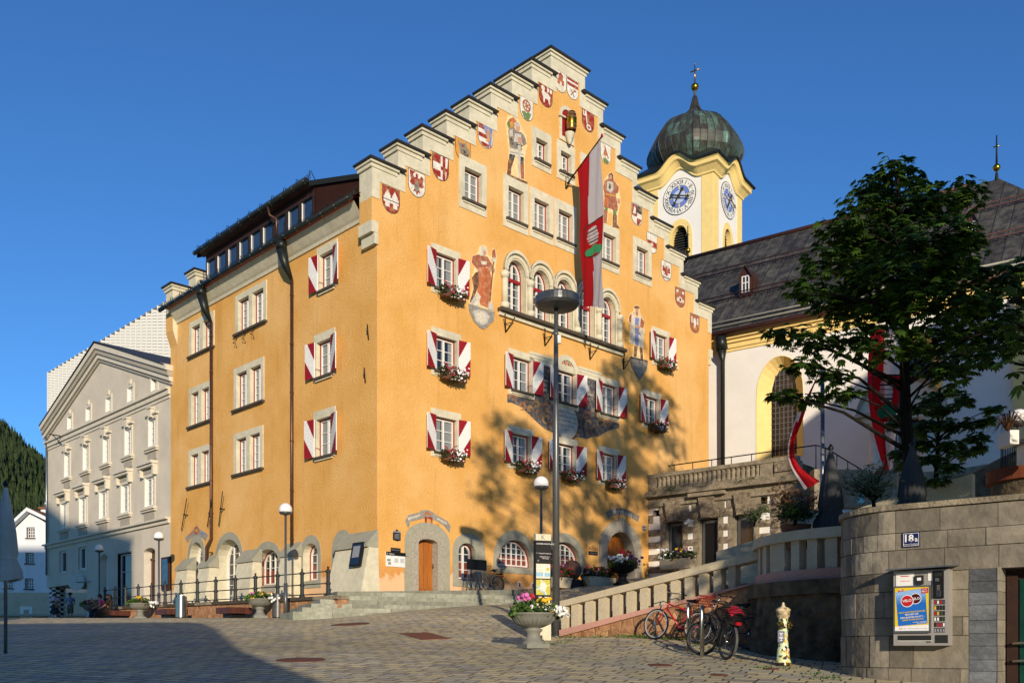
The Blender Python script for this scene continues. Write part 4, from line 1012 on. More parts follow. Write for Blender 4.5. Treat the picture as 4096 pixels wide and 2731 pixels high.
def scroll(cx, cy, r, turns, a0, col, k, w=.16, asp=1.05):
 n = 16; ribbon([(cx + r * (1 - .8 * i / n) * math.cos(a0 + turns * 6.28 * i / n), cy + r * asp * (1 - .8 * i / n) * math.sin(a0 + turns * 6.28 * i / n) + .27 * 0) for i in range(n + 1)], w, col, k)
for i, (cx, cy, r, t, a, c) in enumerate([(360, 850, 62, .9, 2.8, RUS), (560, 930, 75, 1.2, 0, BRN), (590, 1000, 50, -1.1, 1, OCH), (700, 1080, 80, 1.2, 2, BRN), (790, 960, 90, -1.1, 3, RUS), (820, 1130, 75, 1.2, 0, OCH), (850, 1230, 60, -1.2, 2, BRN), (930, 1060, 60, 1.1, 4, BRN),
                                          (1150, 1330, 55, 1.1, 0, RUS), (1230, 1300, 60, -1.1, 3, OCH), (1060, 1330, 40, -1.1, 2, BRN), (1300, 1180, 70, 1.1, 3, BRN), (1375, 1090, 75, -1.1, 1, RUS), (1410, 1200, 75, 1.2, 0, OCH), (1390, 1310, 60, -1.2, 2, RUS), (1500, 1290, 55, 1.1, 0, BRN), (1590, 1190, 70, 1.1, 2, OCH), (1690, 1200, 50, -1.1, 0, RUS), (480, 950, 55, -1, 2, RUS), (1120, 1010, 45, 1.1, 0, BRN), (1040, 1010, 45, -1.1, 3, BRN), (680, 930, 50, 1.1, 3, OCH)]):
 scroll(cx, cy, r, t, a, {RUS: '8a5a40', OCH: '9a7648', BRN: '5c4a40'}[c], .0105 + .0005 * (i % 4))
c0 = PF.px(Q('N', 1095, 1170))
mb.prism(PF, circ(c0[0], c0[1], .92, .92, 20), .008, .013, paint(BRN)); mb.prism(PF, circ(c0[0], c0[1], .8, .8, 20), .008, .0145, paint(PGR))
m_inkk = paint(INK)
for i, s in enumerate(['Bürgersinn und Heimattreu', 'geb diesem Haus die Weihe', 'daß der Heimat Wohl u. Ehre', 'stetig blühe und sich', 'mehre']):
 mb.text(s, PF, c0[0], c0[1] + .38 - .2 * i, .125, .0165, m_inkk)
m_chalk = paint(WHT)
p = PF.px(Q('N', 793, 610))
for i, s in enumerate(['erbaut', '1502', '1563']): mb.text(s, PF, p[0], p[1] - .22 * i, .2, .0105, m_chalk)
p = PF.px(Q('N', 1393, 800))
for i, s in enumerate(['restauriert', '2002']): mb.text(s, PF, p[0], p[1] - .24 * i, .2, .0105, m_chalk)
p = PF.px(Q('N', 1393, 710))
for i in range(4):
 a = math.pi * i / 4; dx, dz = .17 * math.cos(a), .2 * math.sin(a)
 n_ = Vector((-dz, dx)).normalized() * .018
 mb.quad(PF.w(p[0] - dx - n_.x, p[1] - dz - n_.y, .011 + i * .0005), PF.w(p[0] + dx - n_.x, p[1] + dz - n_.y, .011 + i * .0005), PF.w(p[0] + dx + n_.x, p[1] + dz + n_.y, .011 + i * .0005), PF.w(p[0] - dx + n_.x, p[1] - dz + n_.y, .011 + i * .0005), m_chalk)
mb.build('inscription_mural', TH)
cb = MB()
def strip(A, B, h, o, m):
 a, b = PF.px(Q('N', *A)), PF.px(Q('N', *B)); z = (a[1] + b[1]) / 2
 for k, (y0, y1, oo) in enumerate(((0, h * .4, o), (h * .4, h * .75, o + .02), (h * .75, h, o + .05))):
  cb.pbox(PF, a[0], b[0], z - h + y0 + .001, z - h + y1, 0, oo, m)
 return a[0], b[0], z
x0, x1, zc = strip((580, 195), (942, 300), .42, .03, m_cream)
x2, x3, _ = strip((1255, 405), (1572, 490), .42, .03, m_cream)
cx = (x1 + x2) / 2; rr = (x2 - x1) / 2
A = circ(cx, zc - .42, rr, rr * 1.0, 16, 0, math.pi); B = circ(cx, zc - .42, rr - .24, rr - .24, 16, 0, math.pi)
for i in range(16): cb.quad(PF.w(*B[i], .06), PF.w(*A[i], .06), PF.w(*A[i + 1], .06), PF.w(*B[i + 1], .06), m_cream); cb.quad(PF.w(*A[i], 0), PF.w(*A[i + 1], 0), PF.w(*A[i + 1], .06), PF.w(*A[i], .06), m_cream)
cb.prism(PF, B, 0, .012, paint(IVO))
for i in range(9):
 a = math.pi * (i + .5) / 9; r2 = rr - .3
 cb.prism(PF, [(cx + .08 * math.cos(a - .6), zc - .4 + .08 * math.sin(a - .6)), (cx + r2 * math.cos(a - .14), zc - .4 + r2 * math.sin(a - .14)), (cx + r2 * 1.05 * math.cos(a), zc - .4 + r2 * 1.05 * math.sin(a)), (cx + r2 * math.cos(a + .14), zc - .4 + r2 * math.sin(a + .14))], .012, .016 + .001 * (i % 2), paint((RUS, BRN)[i % 2]))
cb.build('shell_lunette', TH)
def banner(crop, pl, pts_top, pts_bot, body_col, extra=()):
 mb = MB(); T = [pl.px(Q(crop, *p)) for p in pts_top]; Bt = [pl.px(Q(crop, *p)) for p in pts_bot]
 mb.prism(pl, T + Bt[::-1], 0, .008, paint(body_col))
 for k, (col, P) in enumerate(extra): mb.prism(pl, [pl.px(Q(crop, *p)) for p in P], 0, .010 + .0015 * k, paint(col))
 return mb
b = banner('H', PF, [(322, 345), (345, 300), (430, 280), (440, 265), (500, 262), (560, 300), (640, 345), (665, 385)], [(345, 400), (362, 350), (440, 330), (460, 325), (520, 332), (560, 345), (620, 385), (655, 435)], SCR,
           [(OCH, [(400, 385), (440, 350), (470, 370), (465, 390)]), (OCH, [(530, 375), (570, 360), (590, 400), (540, 395)]), (PGR, [(340, 320), (430, 292), (438, 305), (345, 340)]), (PGR, [(565, 318), (635, 360), (630, 372), (560, 332)]), (RUS, [(455, 310), (470, 282), (500, 278), (525, 300), (515, 305), (495, 292), (475, 296)]), (RED, [(468, 310), (528, 318), (524, 370), (500, 392), (472, 375)]), (OCH, [(484, 328), (516, 332), (518, 355), (512, 380), (490, 376), (482, 350)])])
b.build('barrel_banner_mural', TH)
b = banner('D', PLx, [(190, 940), (215, 915), (240, 890), (262, 862), (285, 890), (310, 905), (332, 920)], [(205, 975), (225, 945), (245, 930), (262, 940), (280, 930), (300, 945), (320, 960)], SCR,
           [(MAD, [(246, 878), (262, 865), (276, 880), (274, 915), (258, 922), (246, 910)]), (OCH, [(252, 885), (270, 888), (268, 905), (254, 902)]), (RUS, [(215, 918), (240, 895), (242, 905), (222, 930)]), (BLU, [(282, 898), (310, 912), (306, 922), (284, 908)])])
b.build('small_banner_mural', TH)
b = banner('I', PF, [(795, 280), (830, 258), (880, 248), (940, 252), (1000, 275), (1052, 308)], [(815, 328), (840, 308), (885, 296), (930, 298), (985, 318), (1042, 352)], GRY)
ca = [PF.px(Q('I', *p)) for p in ((868, 292), (889, 291), (911, 292), (929, 294), (951, 301), (969, 308), (987, 317))]
for (t, z), ch in zip(ca, 'Rathaus'):
 b.text(ch, PF, t, z - .02, .42 if ch == 'R' else .36, .011, paint(WHT), rot=-(t - ca[2][0]) * .22)
b.build('lettered_banner_mural', TH)
nb = MB()
a = PF.px(Q('E', 1470, 600)); b_ = PF.px(Q('E', 1545, 600)); zt_ = PF.px(Q('E', 1500, 512))[1]; zb_ = PF.px(Q('E', 1510, 690))[1]
c = (a[0] + b_[0]) / 2; wv = (b_[0] - a[0]) / 2
O = arch(c - wv - .12, c + wv + .12, zb_ - .3, zt_ + .22, wv + .12); I_ = arch(c - wv + .02, c + wv - .02, zb_ - .1, zt_ + .05, wv)
nb.ring(PF, O, I_, 0, .05, m_cream)
nb.prism(PF, I_, 0, .02, m_red)
nb.pbox(PF, c - wv - .2, c + wv + .2, zt_ - .42, zt_ - .34, 0, .12, m_cream)
nb.lathe([(.04, -.5), (.12, -.38), (.13, -.28), (.22, -.1), (.24, 0)], PF.w(c, zb_ + .05, .2), m_cream, 14)
nb.build('niche', TH)
nb = MB(); H_ = zt_ - zb_ - .25
prof = [(.0, 0), (.2, 0)] + [(.2 + .055 * math.sin(math.pi * i / 8), H_ * i / 8) for i in range(9)] + [(.2, H_), (0, H_)]
nb.lathe(prof, PF.w(c, zb_ + .08, .3), m_gold, 18)
for f in (.12, .3, .7, .88):
 r = .2 + .055 * math.sin(math.pi * f) + .01
 nb.lathe([(r - .02, f * H_ - .04), (r, f * H_ - .03), (r, f * H_ + .03), (r - .02, f * H_ + .04)], PF.w(c, zb_ + .08, .3), m_trough, 18)
nb.build('barrel_statue', TH)
def iron_bracket(pl, c, u, v, s=.55):
 t, z = pl.px(Q(c, u, v)); m = MB()
 m.tube([pl.w(t, z, .01), pl.w(t, z - s, .03)], .028, m_iron, 6)
 for sg in (-1, 1):
  m.tube([pl.w(t, z - s, .05), pl.w(t + sg * .28, z + .05, .3)], .022, m_iron, 6)
  m.tube([pl.w(t, z - s * .35, .03), pl.w(t + sg * .2, z - s * .25, .22)], .016, m_iron, 6)
  m.ball(pl.w(t + sg * .28, z + .06, .3), .04, m_iron, 6)
 m.build('iron_bracket', TH)
for u, v in (('F', (815, 592)), ('F', (1062, 680)), ('G', (326, 770)), ('G', (536, 835))): iron_bracket(PF, u, *v)
for (A, Bp) in (((205, 695), (150, 893)), ((360, 700), (312, 870)), ((430, 650), (383, 865))):
 m = MB(); p, q = PLx.px(Q('D', *A), .25), PLx.px(Q('D', *Bp), .25)
 m.tube([PLx.w(*p, .3), PLx.w(*q, .12)], .022, m_iron, 6); mid = PLx.w((p[0] + q[0]) / 2, (p[1] + q[1]) / 2, .2)
 m.ball(mid, .06, m_iron, 8); m.tube([mid, PLx.w((p[0] + q[0]) / 2, (p[1] + q[1]) / 2, 0)], .025, m_iron, 6)
 m.build('iron_rod', TH)
for u, v in ((1470, 1480), (1492, 1180)):
 m = MB(); p = PLx.px(Q('C', u, v)); m.tube([PLx.w(p[0], p[1] - .3, .03), PLx.w(p[0] + .05, p[1] + .25, .12)], .025, m_iron, 6); m.ball(PLx.w(p[0], p[1], .08), .05, m_iron, 8); m.build('iron_hook', TH)
for k in range(3):
 m = MB(); p = PLx.px(Q('C', 575 + 60 * k, 1225 - 32 * k));
 m.tube([PLx.w(p[0], p[1], .02), PLx.w(p[0] - .1, p[1] - .25, .18), PLx.w(p[0] + .15, p[1] - .3, .2), PLx.w(p[0] + .02, p[1] - .42, .04)], .015, m_iron, 5); m.build('iron_hook', TH)
for u, v in ((1182, 828), (1285, 832)):
 m = MB(); t, z = PF.px(Q('H', u, v)); m.pbox(PF, t - .1, t + .1, z - .14, z + .14, 0, .03, m_paper); m.pbox(PF, t - .06, t + .06, z - .1, z + .1, .03, .04, m_galv); m.build('vent_cover', TH)
def board(name, label, cat, pl, c, r, parts, o=.03, mat=None, group=None):
 a = pl.px(Q(c, r[0], (r[1] + r[3]) / 2), o); b = pl.px(Q(c, r[2], (r[1] + r[3]) / 2), o)
 z1 = pl.px(Q(c, (r[0] + r[2]) / 2, r[1]), o)[1]; z0 = pl.px(Q(c, (r[0] + r[2]) / 2, r[3]), o)[1]
 mb = MB(); mb.pbox(pl, a[0], b[0], z0, z1, .0, o, mat or m_paper)
 parts(mb, a[0], b[0], z0, z1, o)
 ob_ = mb.build(name); tag(ob_, label, cat, group); return ob_
def p_info(mb, t0, t1, z0, z1, o):
 mb.pbox(PF, t0, t1, z1 - .14, z1, o, o + .003, m_blackboard)
 mb.text('K  Rathaus', PF, t0 + .05, z1 - .1, .08, o + .005, m_paper, 'LEFT')
 for i, (x, y, w, h) in enumerate(((.05, .35, .18, .16), (.1, .12, .15, .18))): mb.pbox(PF, lerp(t0, t1, x), lerp(t0, t1, x + w), lerp(z0, z1, y), lerp(z0, z1, y + h), o, o + .003, m_greyink)
 mb.text('Das spätmittelalterliche Bürgerhaus', PF, lerp(t0, t1, .26), lerp(z0, z1, .75), .06, o + .004, m_pipe, 'LEFT')
 for x in (.42, .72):
  for j in range(5): mb.pbox(PF, lerp(t0, t1, x), lerp(t0, t1, x + .2), lerp(z0, z1, .3 + .06 * j), lerp(z0, z1, .33 + .06 * j), o, o + .002, m_greyink)
board('info_board', 'white printed history board with black header on the orange wall by the corner', 'sign', PF, 'H', (178, 580, 326, 690), p_info)
board('name_plate', 'narrow black plate just above the white history board', 'sign', PF, 'H', (215, 548, 288, 578), lambda mb, a, b, z0, z1, o: mb.text('Rathaus Kufstein', PF, (a + b) / 2, (z0 + z1) / 2 - .02, .07, o + .002, m_greyink), mat=m_blackboard)
def p_plq(mb, t0, t1, z0, z1, o):
 mb.prism(PF, [(lerp(t0, t1, x), lerp(z0, z1, y)) for x, y in ((.3, 1), (.5, 1.18), (.7, 1), (.5, .98))], 0, .04, m_black)
 mb.prism(PF, [(lerp(t0, t1, x), lerp(z0, z1, y)) for x, y in ((.2, 0), (.5, -.08), (.8, 0), (.5, .02))], 0, .04, m_black)
 mb.text('RATHAUS', PF, (t0 + t1) / 2, lerp(z0, z1, .82), .1, o + .002, m_paper)
 for j in range(5): mb.pbox(PF, lerp(t0, t1, .15), lerp(t0, t1, .85), lerp(z0, z1, .15 + .12 * j), lerp(z0, z1, .2 + .12 * j), o, o + .002, m_greyink)
board('plaque', 'dark scrolled metal plaque with pale lettering on the orange wall beside the door', 'plaque', PF, 'H', (233, 420, 288, 490), p_plq, mat=m_black)
board('name_plate', 'black plate on the orange wall left of the arched portal, under its lettering', 'sign', PF, 'I', (671, 574, 738, 601), lambda mb, a, b, z0, z1, o: (mb.text('Rathaus', PF, (a + b) / 2, z1 + .06, .34, .012, paint(ROS)), mb.text('Stadtgemeinde', PF, (a + b) / 2, (z0 + z1) / 2 - .02, .09, o + .002, m_greyink)), mat=m_blackboard)
board('house_number', 'small blue enamel house number 22 right of the arched portal', 'house number', PF, 'I', (1079, 383, 1104, 416), lambda mb, a, b, z0, z1, o: (mb.text('22', PF, (a + b) / 2, lerp(z0, z1, .35), .26, o + .002, m_paper), mb.text('Unterer Stadtplatz', PF, (a + b) / 2, lerp(z0, z1, .12), .045, o + .002, m_paper)), mat=m_blue)
t_, z_ = PLx.px(Q('D', 1278, 1045), .5)
mb = MB()
def PN(t, z, o): return PLx.w(t, z, .58 + (z_ - z) * .2 + o)
class SN:
 def w(s, t, z, o=0): return PN(t, z, o)
sn = SN(); mb.pbox(sn, t_ - .34, t_ + .34, z_ - .46, z_ + .46, -.05, .06, m_iron); mb.pbox(sn, t_ - .28, t_ + .28, z_ - .38, z_ + .39, .06, .065, m_glass); mb.pbox(sn, t_ - .22, t_ + .22, z_ - .12, z_ + .32, .065, .07, m_greyink)
tag(mb.build('notice_case'), 'dark framed glass notice case fixed on the corner buttress', 'notice case')
def flowers(rng, mbl, mbf, cx, cy, w, d, z, h, nleaf, cols, nfl, fs=.045, ls=.07, droop=.25, leafm=None):
 for i in range(nleaf):
  x = cx + rng.uniform(-w, w); y = cy + rng.uniform(-d, d); zz = z + rng.uniform(-droop, h) * (1 - .4 * abs(x - cx) / w)
  n = Vector((rng.uniform(-1, 1), rng.uniform(-1, .6), rng.uniform(-.2, 1))).normalized(); a = n.orthogonal().normalized(); b = n.cross(a)
  s = ls * rng.uniform(.6, 1.3); c = Vector((x, y, zz))
  mbl.add([c - a * s, c + b * s * .55, c + a * s, c - b * s * .55], [(0, 1, 2, 3)], leafm or m_leafd, rng.random())
 for i in range(nfl):
  col, x0, x1 = rng.choice(cols); x = cx + w * rng.uniform(x0, x1); y = cy + rng.uniform(-d * 1.15, d * .5); zz = z + rng.uniform(-droop * .7, h * 1.1)
  c = Vector((x, y, zz)); n = Vector((rng.uniform(-.6, .6), rng.uniform(-1, -.2), rng.uniform(0, .8))).normalized(); a = n.orthogonal().normalized(); b = n.cross(a); s = fs * rng.uniform(.7, 1.25)
  k = 6; V = [c + n * s * .25] + [c + (a * math.cos(6.283 * j / k) + b * math.sin(6.283 * j / k)) * s for j in range(k)]
  mbf.add(V, [(0, 1 + j, 1 + (j + 1) % k) for j in range(k)], col)
def flower_box(seed, label, loc, rz):
 rng = random.Random(seed)
 r = thing('flower_box', label, 'flower box', loc, rz, 'flower boxes under the shuttered windows')
 b = MB(); b.hexa([(-.52, -.1, 0), (.52, -.1, 0), (.52, .1, 0), (-.52, .1, 0), (-.56, -.14, .2), (.56, -.14, .2), (.56, .14, .2), (-.56, .14, .2)], m_trough); b.box(-.52, .52, -.1, .1, .19, .205, m_soil); b.build('trough', r, True)
 l, f = MB(), MB(); flowers(rng, l, f, 0, -.03, .62, .2, .27, .25, 420, [(m_fw, -.3, 1), (m_fw, -.1, 1), (m_fr, -1, .6), (m_fr, -1, 1)], 120, .045, .06, .38)
 l.build('foliage', r, True); f.build('blossoms', r, True)
 return r
AF = math.atan2(R_[1], R_[0])
FB = [(colA and shutw[0], 'flower box of white and red blooms under the topmost window of the left shuttered column'),
      (shutw[1], 'flower box under the middle window of the left shuttered column'), (shutw[2], 'flower box under the lowest window of the left shuttered column, above the oak door'),
      (rowL[0], 'flower box on the lower row of three, left of the tall lamp post'), (rowL[1], 'flower box on the lower row of three, just right of the tall lamp post'), (rowL[2], 'flower box on the lower row of three, above the lettered portal banner'),
      (colD[0], 'sunlit flower box at the far right window beside the painted old burgher'), (colD[1], 'flower box in leaf shadow under the second window from the right edge')]
for i, (r, lab) in enumerate(FB):
 p = PF.w((r[0] + r[1]) / 2 + .12, r[2] - .36, .30)
 if i in (0, 4): src = flower_box(40 + i, lab, p, AF)
 else: dup(src, p, AF, lab, 1.0 + .06 * math.sin(i * 2.2))
def cloth(name, parent, S, nu, nv, col_of, m_extra=()):
 mb = MB()
 for i in range(nu):
  for j in range(nv):
   u0, u1, v0, v1 = i / nu, (i + 1) / nu, j / nv, (j + 1) / nv
   mb.add([S(u0, v0), S(u1, v0), S(u1, v1), S(u0, v1)], [(0, 1, 2, 3)], col_of((u0 + u1) / 2, (v0 + v1) / 2), .5, True)
 return mb.build(name, parent)
def emblem(name, parent, S, u0, u1, v0, v1, side):
 """barrel over green hill on a red shield, laid on the cloth surface"""
 mb = MB(); L = [([(x * 1.06 - .03, y * 1.05 - .025) for x, y in SHP], m_black), (SHP, m_fred), (circ(.3, .17, .2, .12), m_fgreen), (circ(.7, .17, .2, .12), m_fgreen), (circ(.5, .22, .2, .14), m_fgreen),
     ([(.3, .38), (.7, .38), (.76, .6), (.7, .84), (.3, .84), (.24, .6)], m_fwhite), (circ(.5, .84, .2, .05), m_fwhite)] + [([(.26, y), (.74, y), (.74, y + .025), (.26, y + .025)], m_black) for y in (.45, .54, .66, .76)]
 n, k = 44, 54
 for i in range(n):
  for j in range(k):
   x, y = -.03 + 1.06 * (i + .5) / n, -.03 + 1.06 * (j + .5) / k; m = None
   for P, mm in L:
    if inpoly(x, y, P): m = mm
   if m: mb.add([S(lerp(u0, u1, -.03 + 1.06 * a / n), lerp(v1, v0, -.03 + 1.06 * b / k)) + side * .03 for a, b in ((i, j), (i + 1, j), (i + 1, j + 1), (i, j + 1))], [(0, 1, 2, 3)], m)
 return mb.build(name, parent)
tb, zb2 = PF.px(Q('E', 1503, 1040))
B0 = PF.w(tb, zb2 + .1, .1)
OT = 2.6; tt_, zt2 = PF.px(Q('E', 1755, 690), OT); TIP = PF.w(tt_, zt2, OT)
fl = thing('gable_flag', 'long red and white flag with barrel crest hanging from the gable pole', 'flag', B0)
m = MB(); m.tube([B0, TIP], .035, m_bark, 8); m.lathe([(.0, -.08), (.06, -.02), (.05, .06), (0, .16)], TIP, m_fred, 8); m.build('pole', fl)
m = MB(); m.tube([PF.w(tb - .02, zb2 + .75, .02), PF.w(tb - .02, zb2 - .1, .02)], .03, m_iron, 6); m.tube([PF.w(tb, zb2 - .1, .03), B0.lerp(TIP, .12)], .025, m_iron, 6); m.tube([PF.w(tb, zb2 + .6, .03), B0.lerp(TIP, .2)], .02, m_iron, 6); m.build('bracket', fl)
PA, PB = B0.lerp(TIP, .30), B0.lerp(TIP, .96)
bl = dd(1341, 704, PA.y + .0); br = dd(1390, 707, PB.y - .1)
def SF(u, v):
 top_ = PA.lerp(PB, u); bot = bl.lerp(br, u)
 p = top_.lerp(bot, v)
 am = .07 * min(1, v * 1.6)
 return p + PF.n * (am * math.sin(u * 7 + v * 5) + .05 * math.sin(u * 17 + v * 9)) + PF.a * (.05 * math.sin(v * 9 + u * 3) * v)
cloth('cloth', fl, SF, 22, 34, lambda u, v: m_fred if u < .5 - .09 * v else m_fwhite)
fd = (PB - PA).normalized(); fn = Vector((fd.y, -fd.x, 0)).normalized(); fn = fn if fn.y < 0 else -fn
emblem('crest', fl, SF, .2, .97, .46, .67, fn)
S_L, S_R = 36.6, 18.0
GB = thing('grey_building', 'pale grey four-storey building with a broad low gable left of the orange town hall', 'building', PL.w(27, 3))
def g(c, u, v): return PLx.px(Q(c, u, v))
apex = g('A', 800, 545); eaveL = g('A', 372, 1175); eaveR = g('A', 1360, 690)
zE = (eaveL[1] + eaveR[1]) / 2; zA = apex[1] - .1
zc1 = (g('A', 408, 1308)[1] + g('A', 1345, 872)[1]) / 2; zc2 = (g('B', 345, 535)[1] + g('B', 1295, 325)[1]) / 2
holes = []
xm_ = -(S_L + S_R) / 2
rows = [[('A', 533, 1150, 566, 1225), ('A', 680, 1035, 712, 1150), ('A', 833, 945, 871, 1075), ('A', 1000, 865, 1044, 990), ('A', 1187, 825, 1236, 905)],
  [('A', 510, 1420, 549, 1560), ('A', 655, 1350, 697, 1545), ('A', 810, 1280, 860, 1485), ('A', 982, 1210, 1031, 1420), ('A', 1168, 1125, 1226, 1350)],
  [('B', 460, 215, 511, 400), ('B', 605, 178, 656, 370), ('B', 757, 130, 813, 330), ('B', 920, 80, 978, 290), ('B', 1097, 15, 1167, 235)]]
allw = []
for k, row in enumerate(rows):
 L = []
 for c, u0, v1, u1, v0 in row:
  a = g(c, u0, v0); b = g(c, u1, v1); L.append((a[0], b[0], a[1], g(c, u0, v1)[1]))
 W = sum(l[1] - l[0] for l in L) / 5; z0 = sum(l[2] for l in L) / 5; z1 = sum(l[3] for l in L) / 5
 c0, c1 = sum(L[0][:2]) / 2, sum(L[4][:2]) / 2
 for i in range(5): allw.append((k, i, lerp(c0, c1, i / 4), W, z0, z1))
for k, i, c, W, z0, z1 in allw:
 o = (c - W / 2, c + W / 2, z0, z1, 0)
 w_ = window(GB, PLx, o, (.14, .14, .16, .1), .17, 2, 4 if k else 3, frame=m_white, holes=holes, curtain=.42, sill=False, smat=m_rtrim, inner=m_white, proud=.05, fw=.05, sw=.05)
 d = MB(); e_ = MB()
 if k:
  e_.pbox(PLx, o[0] - .32, o[1] + .32, z0 - .2, z0 - .1, 0, .22, m_rtrim); e_.pbox(PLx, o[0] - .26, o[1] + .26, z0 - .3, z0 - .2, 0, .14, m_rtrim)
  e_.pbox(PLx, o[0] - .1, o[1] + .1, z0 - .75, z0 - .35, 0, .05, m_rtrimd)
 if k == 1:
  d.pbox(PLx, o[0] - .3, o[1] + .3, z1 + .18, z1 + .26, 0, .16, m_rtrim); d.prism(PLx, [(c - .16, z1 + .05), (c + .16, z1 + .05), (c + .2, z1 + .5), (c - .2, z1 + .5)], 0, .2, m_rtrim); d.pbox(PLx, c - .26, c + .26, z1 + .5, z1 + .58, 0, .26, m_rtrim)
 if k == 2:
  d.pbox(PLx, o[0] - .2, o[1] + .2, z1 + .18, z1 + .42, 0, .06, m_tufa)
  d.pbox(PLx, o[0] - .42, o[1] + .42, z1 + .6, z1 + .75, 0, .4, m_rtrim); d.pbox(PLx, o[0] - .36, o[1] + .36, z1 + .46, z1 + .6, 0, .3, m_rtrim)
  for sx in (o[0] - .26, o[1] + .26): d.pbox(PLx, sx - .1, sx + .1, z1 + .02, z1 + .46, 0, .24, m_rtrim)
 if k == 0: d.prism(PLx, [(c - .12, z1 + .16), (c + .12, z1 + .16), (c + .16, z1 + .4), (c - .16, z1 + .4)], 0, .09, m_rtrim)
 d.build('window_hood', w_)
 if k: e_.build('window_apron', w_)
def gr(c, u0, v1, u1, v0):
 a = g(c, u0, v0); b = g(c, u1, v0); t = g(c, u0, v1); return [a[0], b[0], a[1], t[1]]
for r in (gr('B', 450, 575, 504, 738), gr('B', 592, 545, 655, 715)):
 window(GB, PLx, (*r, 0), (.12, .12, .12, .12), .2, 1, 1, frame=m_white, holes=holes, curtain=0, sill=False, smat=m_rtrim, inner=m_rtrim)
sw = gr('B', 893, 595, 995, 990); window(GB, PLx, (*sw, 0), (.06, .06, .06, .02), .2, 1, 3, frame=m_iron, holes=holes, curtain=0, sill=False, smat=m_rtrimd, inner=m_iron, name='shop_window')
for nm, r, rise, dep, mt in (('blind_arch', gr('B', 752, 600, 815, 985), .35, .4, m_whitewall), ('doorway', gr('B', 1085, 555, 1170, 985), .22, .45, m_brown)):
 o = (*r, rise); P0 = arch(*o); holes.append(P0); d = MB(); vs, fs = triang(P0); d.add([PLx.w(x, z, -dep) for x, z in vs], fs, mt)
 for i in range(len(P0)):
  p, q = P0[i], P0[(i + 1) % len(P0)]; d.quad(PLx.w(*q, -dep), PLx.w(*p, -dep), PLx.w(*p, 0), PLx.w(*q, 0), m_rtrim)
 if nm == 'doorway':
  d.pbox(PLx, r[0] + .1, r[0] + .3, r[2], r[3] - .6, -dep, -dep + .08, m_wood); d.pbox(PLx, r[0] + .45, r[1] - .1, r[2] + .3, r[3] - .75, -dep, -dep + .06, m_glass); d.pbox(PLx, r[0], r[1], r[3] - .62, r[3] - .5, -dep, -dep + .1, m_wood)
 d.build(nm, GB)
zo = g('B', 330, 850)[1]; so = -g('B', 655, 900)[0]
body = [(-S_L, zo), (-so, zo), (-so, 2.2), (-S_R + .05, 2.2), (-S_R + .05, zE), (xm_, zA), (-S_L, zE)]
b = MB(); b.prism(PLx, body, 0, 0, m_render, holes=holes)
b.quad(PLx.w(-S_L, zo, 0), PLx.w(-S_L, zE, 0), PLx.w(-S_L, zE, -14), PLx.w(-S_L, zo, -14), m_render)
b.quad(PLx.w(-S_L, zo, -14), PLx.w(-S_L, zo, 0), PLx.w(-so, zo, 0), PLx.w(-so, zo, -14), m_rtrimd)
b.quad(PLx.w(-so, zo, 0), PLx.w(-so, 2.2, 0), PLx.w(-so, 2.2, -6), PLx.w(-so, zo, -6), m_render)
b.quad(PLx.w(-S_R, 2, -14), PLx.w(-S_L, 2, -14), PLx.w(-S_L, zE, -14), PLx.w(-S_R, zE, -14), m_render)
b.quad(PLx.w(-S_R - .3, 2.2, -1.0), PLx.w(-S_L + .2, 2.2 + 0, -1.0), PLx.w(-S_L + .2, zE, -1.0), PLx.w(-S_R - .3, zE, -1.0), m_black) if False else None
b.build('wall', GB)
b = MB()
for z, h, o in ((zc1 - .05, .1, .22), (zc1 - .3, .25, .1), (zc1 - .5, .12, .06)): b.pbox(PLx, -S_L - .1, -S_R - .02, z, z + h, -.05, o, m_rtrim)
for z, h, o in ((zc2 - .02, .1, .28), (zc2 - .22, .2, .12)): b.pbox(PLx, -S_L - .1, -S_R - .02, z, z + h, -.05, o, m_rtrim)
b.build('string_course', GB)
b = MB()
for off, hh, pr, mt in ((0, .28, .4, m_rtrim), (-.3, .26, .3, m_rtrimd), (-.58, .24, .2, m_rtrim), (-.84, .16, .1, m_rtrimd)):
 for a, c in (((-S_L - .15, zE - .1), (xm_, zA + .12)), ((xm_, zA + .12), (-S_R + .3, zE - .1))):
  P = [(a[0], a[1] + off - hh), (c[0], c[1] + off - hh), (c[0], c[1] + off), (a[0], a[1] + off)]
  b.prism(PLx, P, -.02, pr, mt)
b.build('gable_cornice', GB)
b = MB(); m_slate = M('dark_roof_sheet', '3b3a3a', .6, .2, 4, metal=.2)
for a, c in (((-S_L - .22, zE - .1), (xm_, zA + .2)), ((xm_, zA + .2), (-S_R + .1, zE - .1))):
 P = [PLx.w(a[0], a[1], .44), PLx.w(c[0], c[1], .44), PLx.w(c[0], c[1], -14.3), PLx.w(a[0], a[1], -14.3)]
 b.hexa(P + [p + Vector((0, 0, .06)) for p in P], m_slate)
b.build('roof', GB)
b = MB(); b.tube([PLx.w(-S_L + .3, zE - .6, .12), PLx.w(-S_L + .3, 6.2, .12)], .06, m_galv, 8); b.build('downpipe', GB)
b = MB(); b.pbox(PLx, -S_L + 3.6, -so - .1, 2.4, zo, -3.0, -2.9, m_glass); b.pbox(PLx, -so - 1.2, -so - .15, 2.4, zo, -1.3, -1.25, m_glass); b.pbox(PLx, -S_L + .5, -so, 2.2, zo, -6.0, -5.8, m_glass)
b.build('shop_front', GB)
b = MB(); cx_ = -S_L + .35
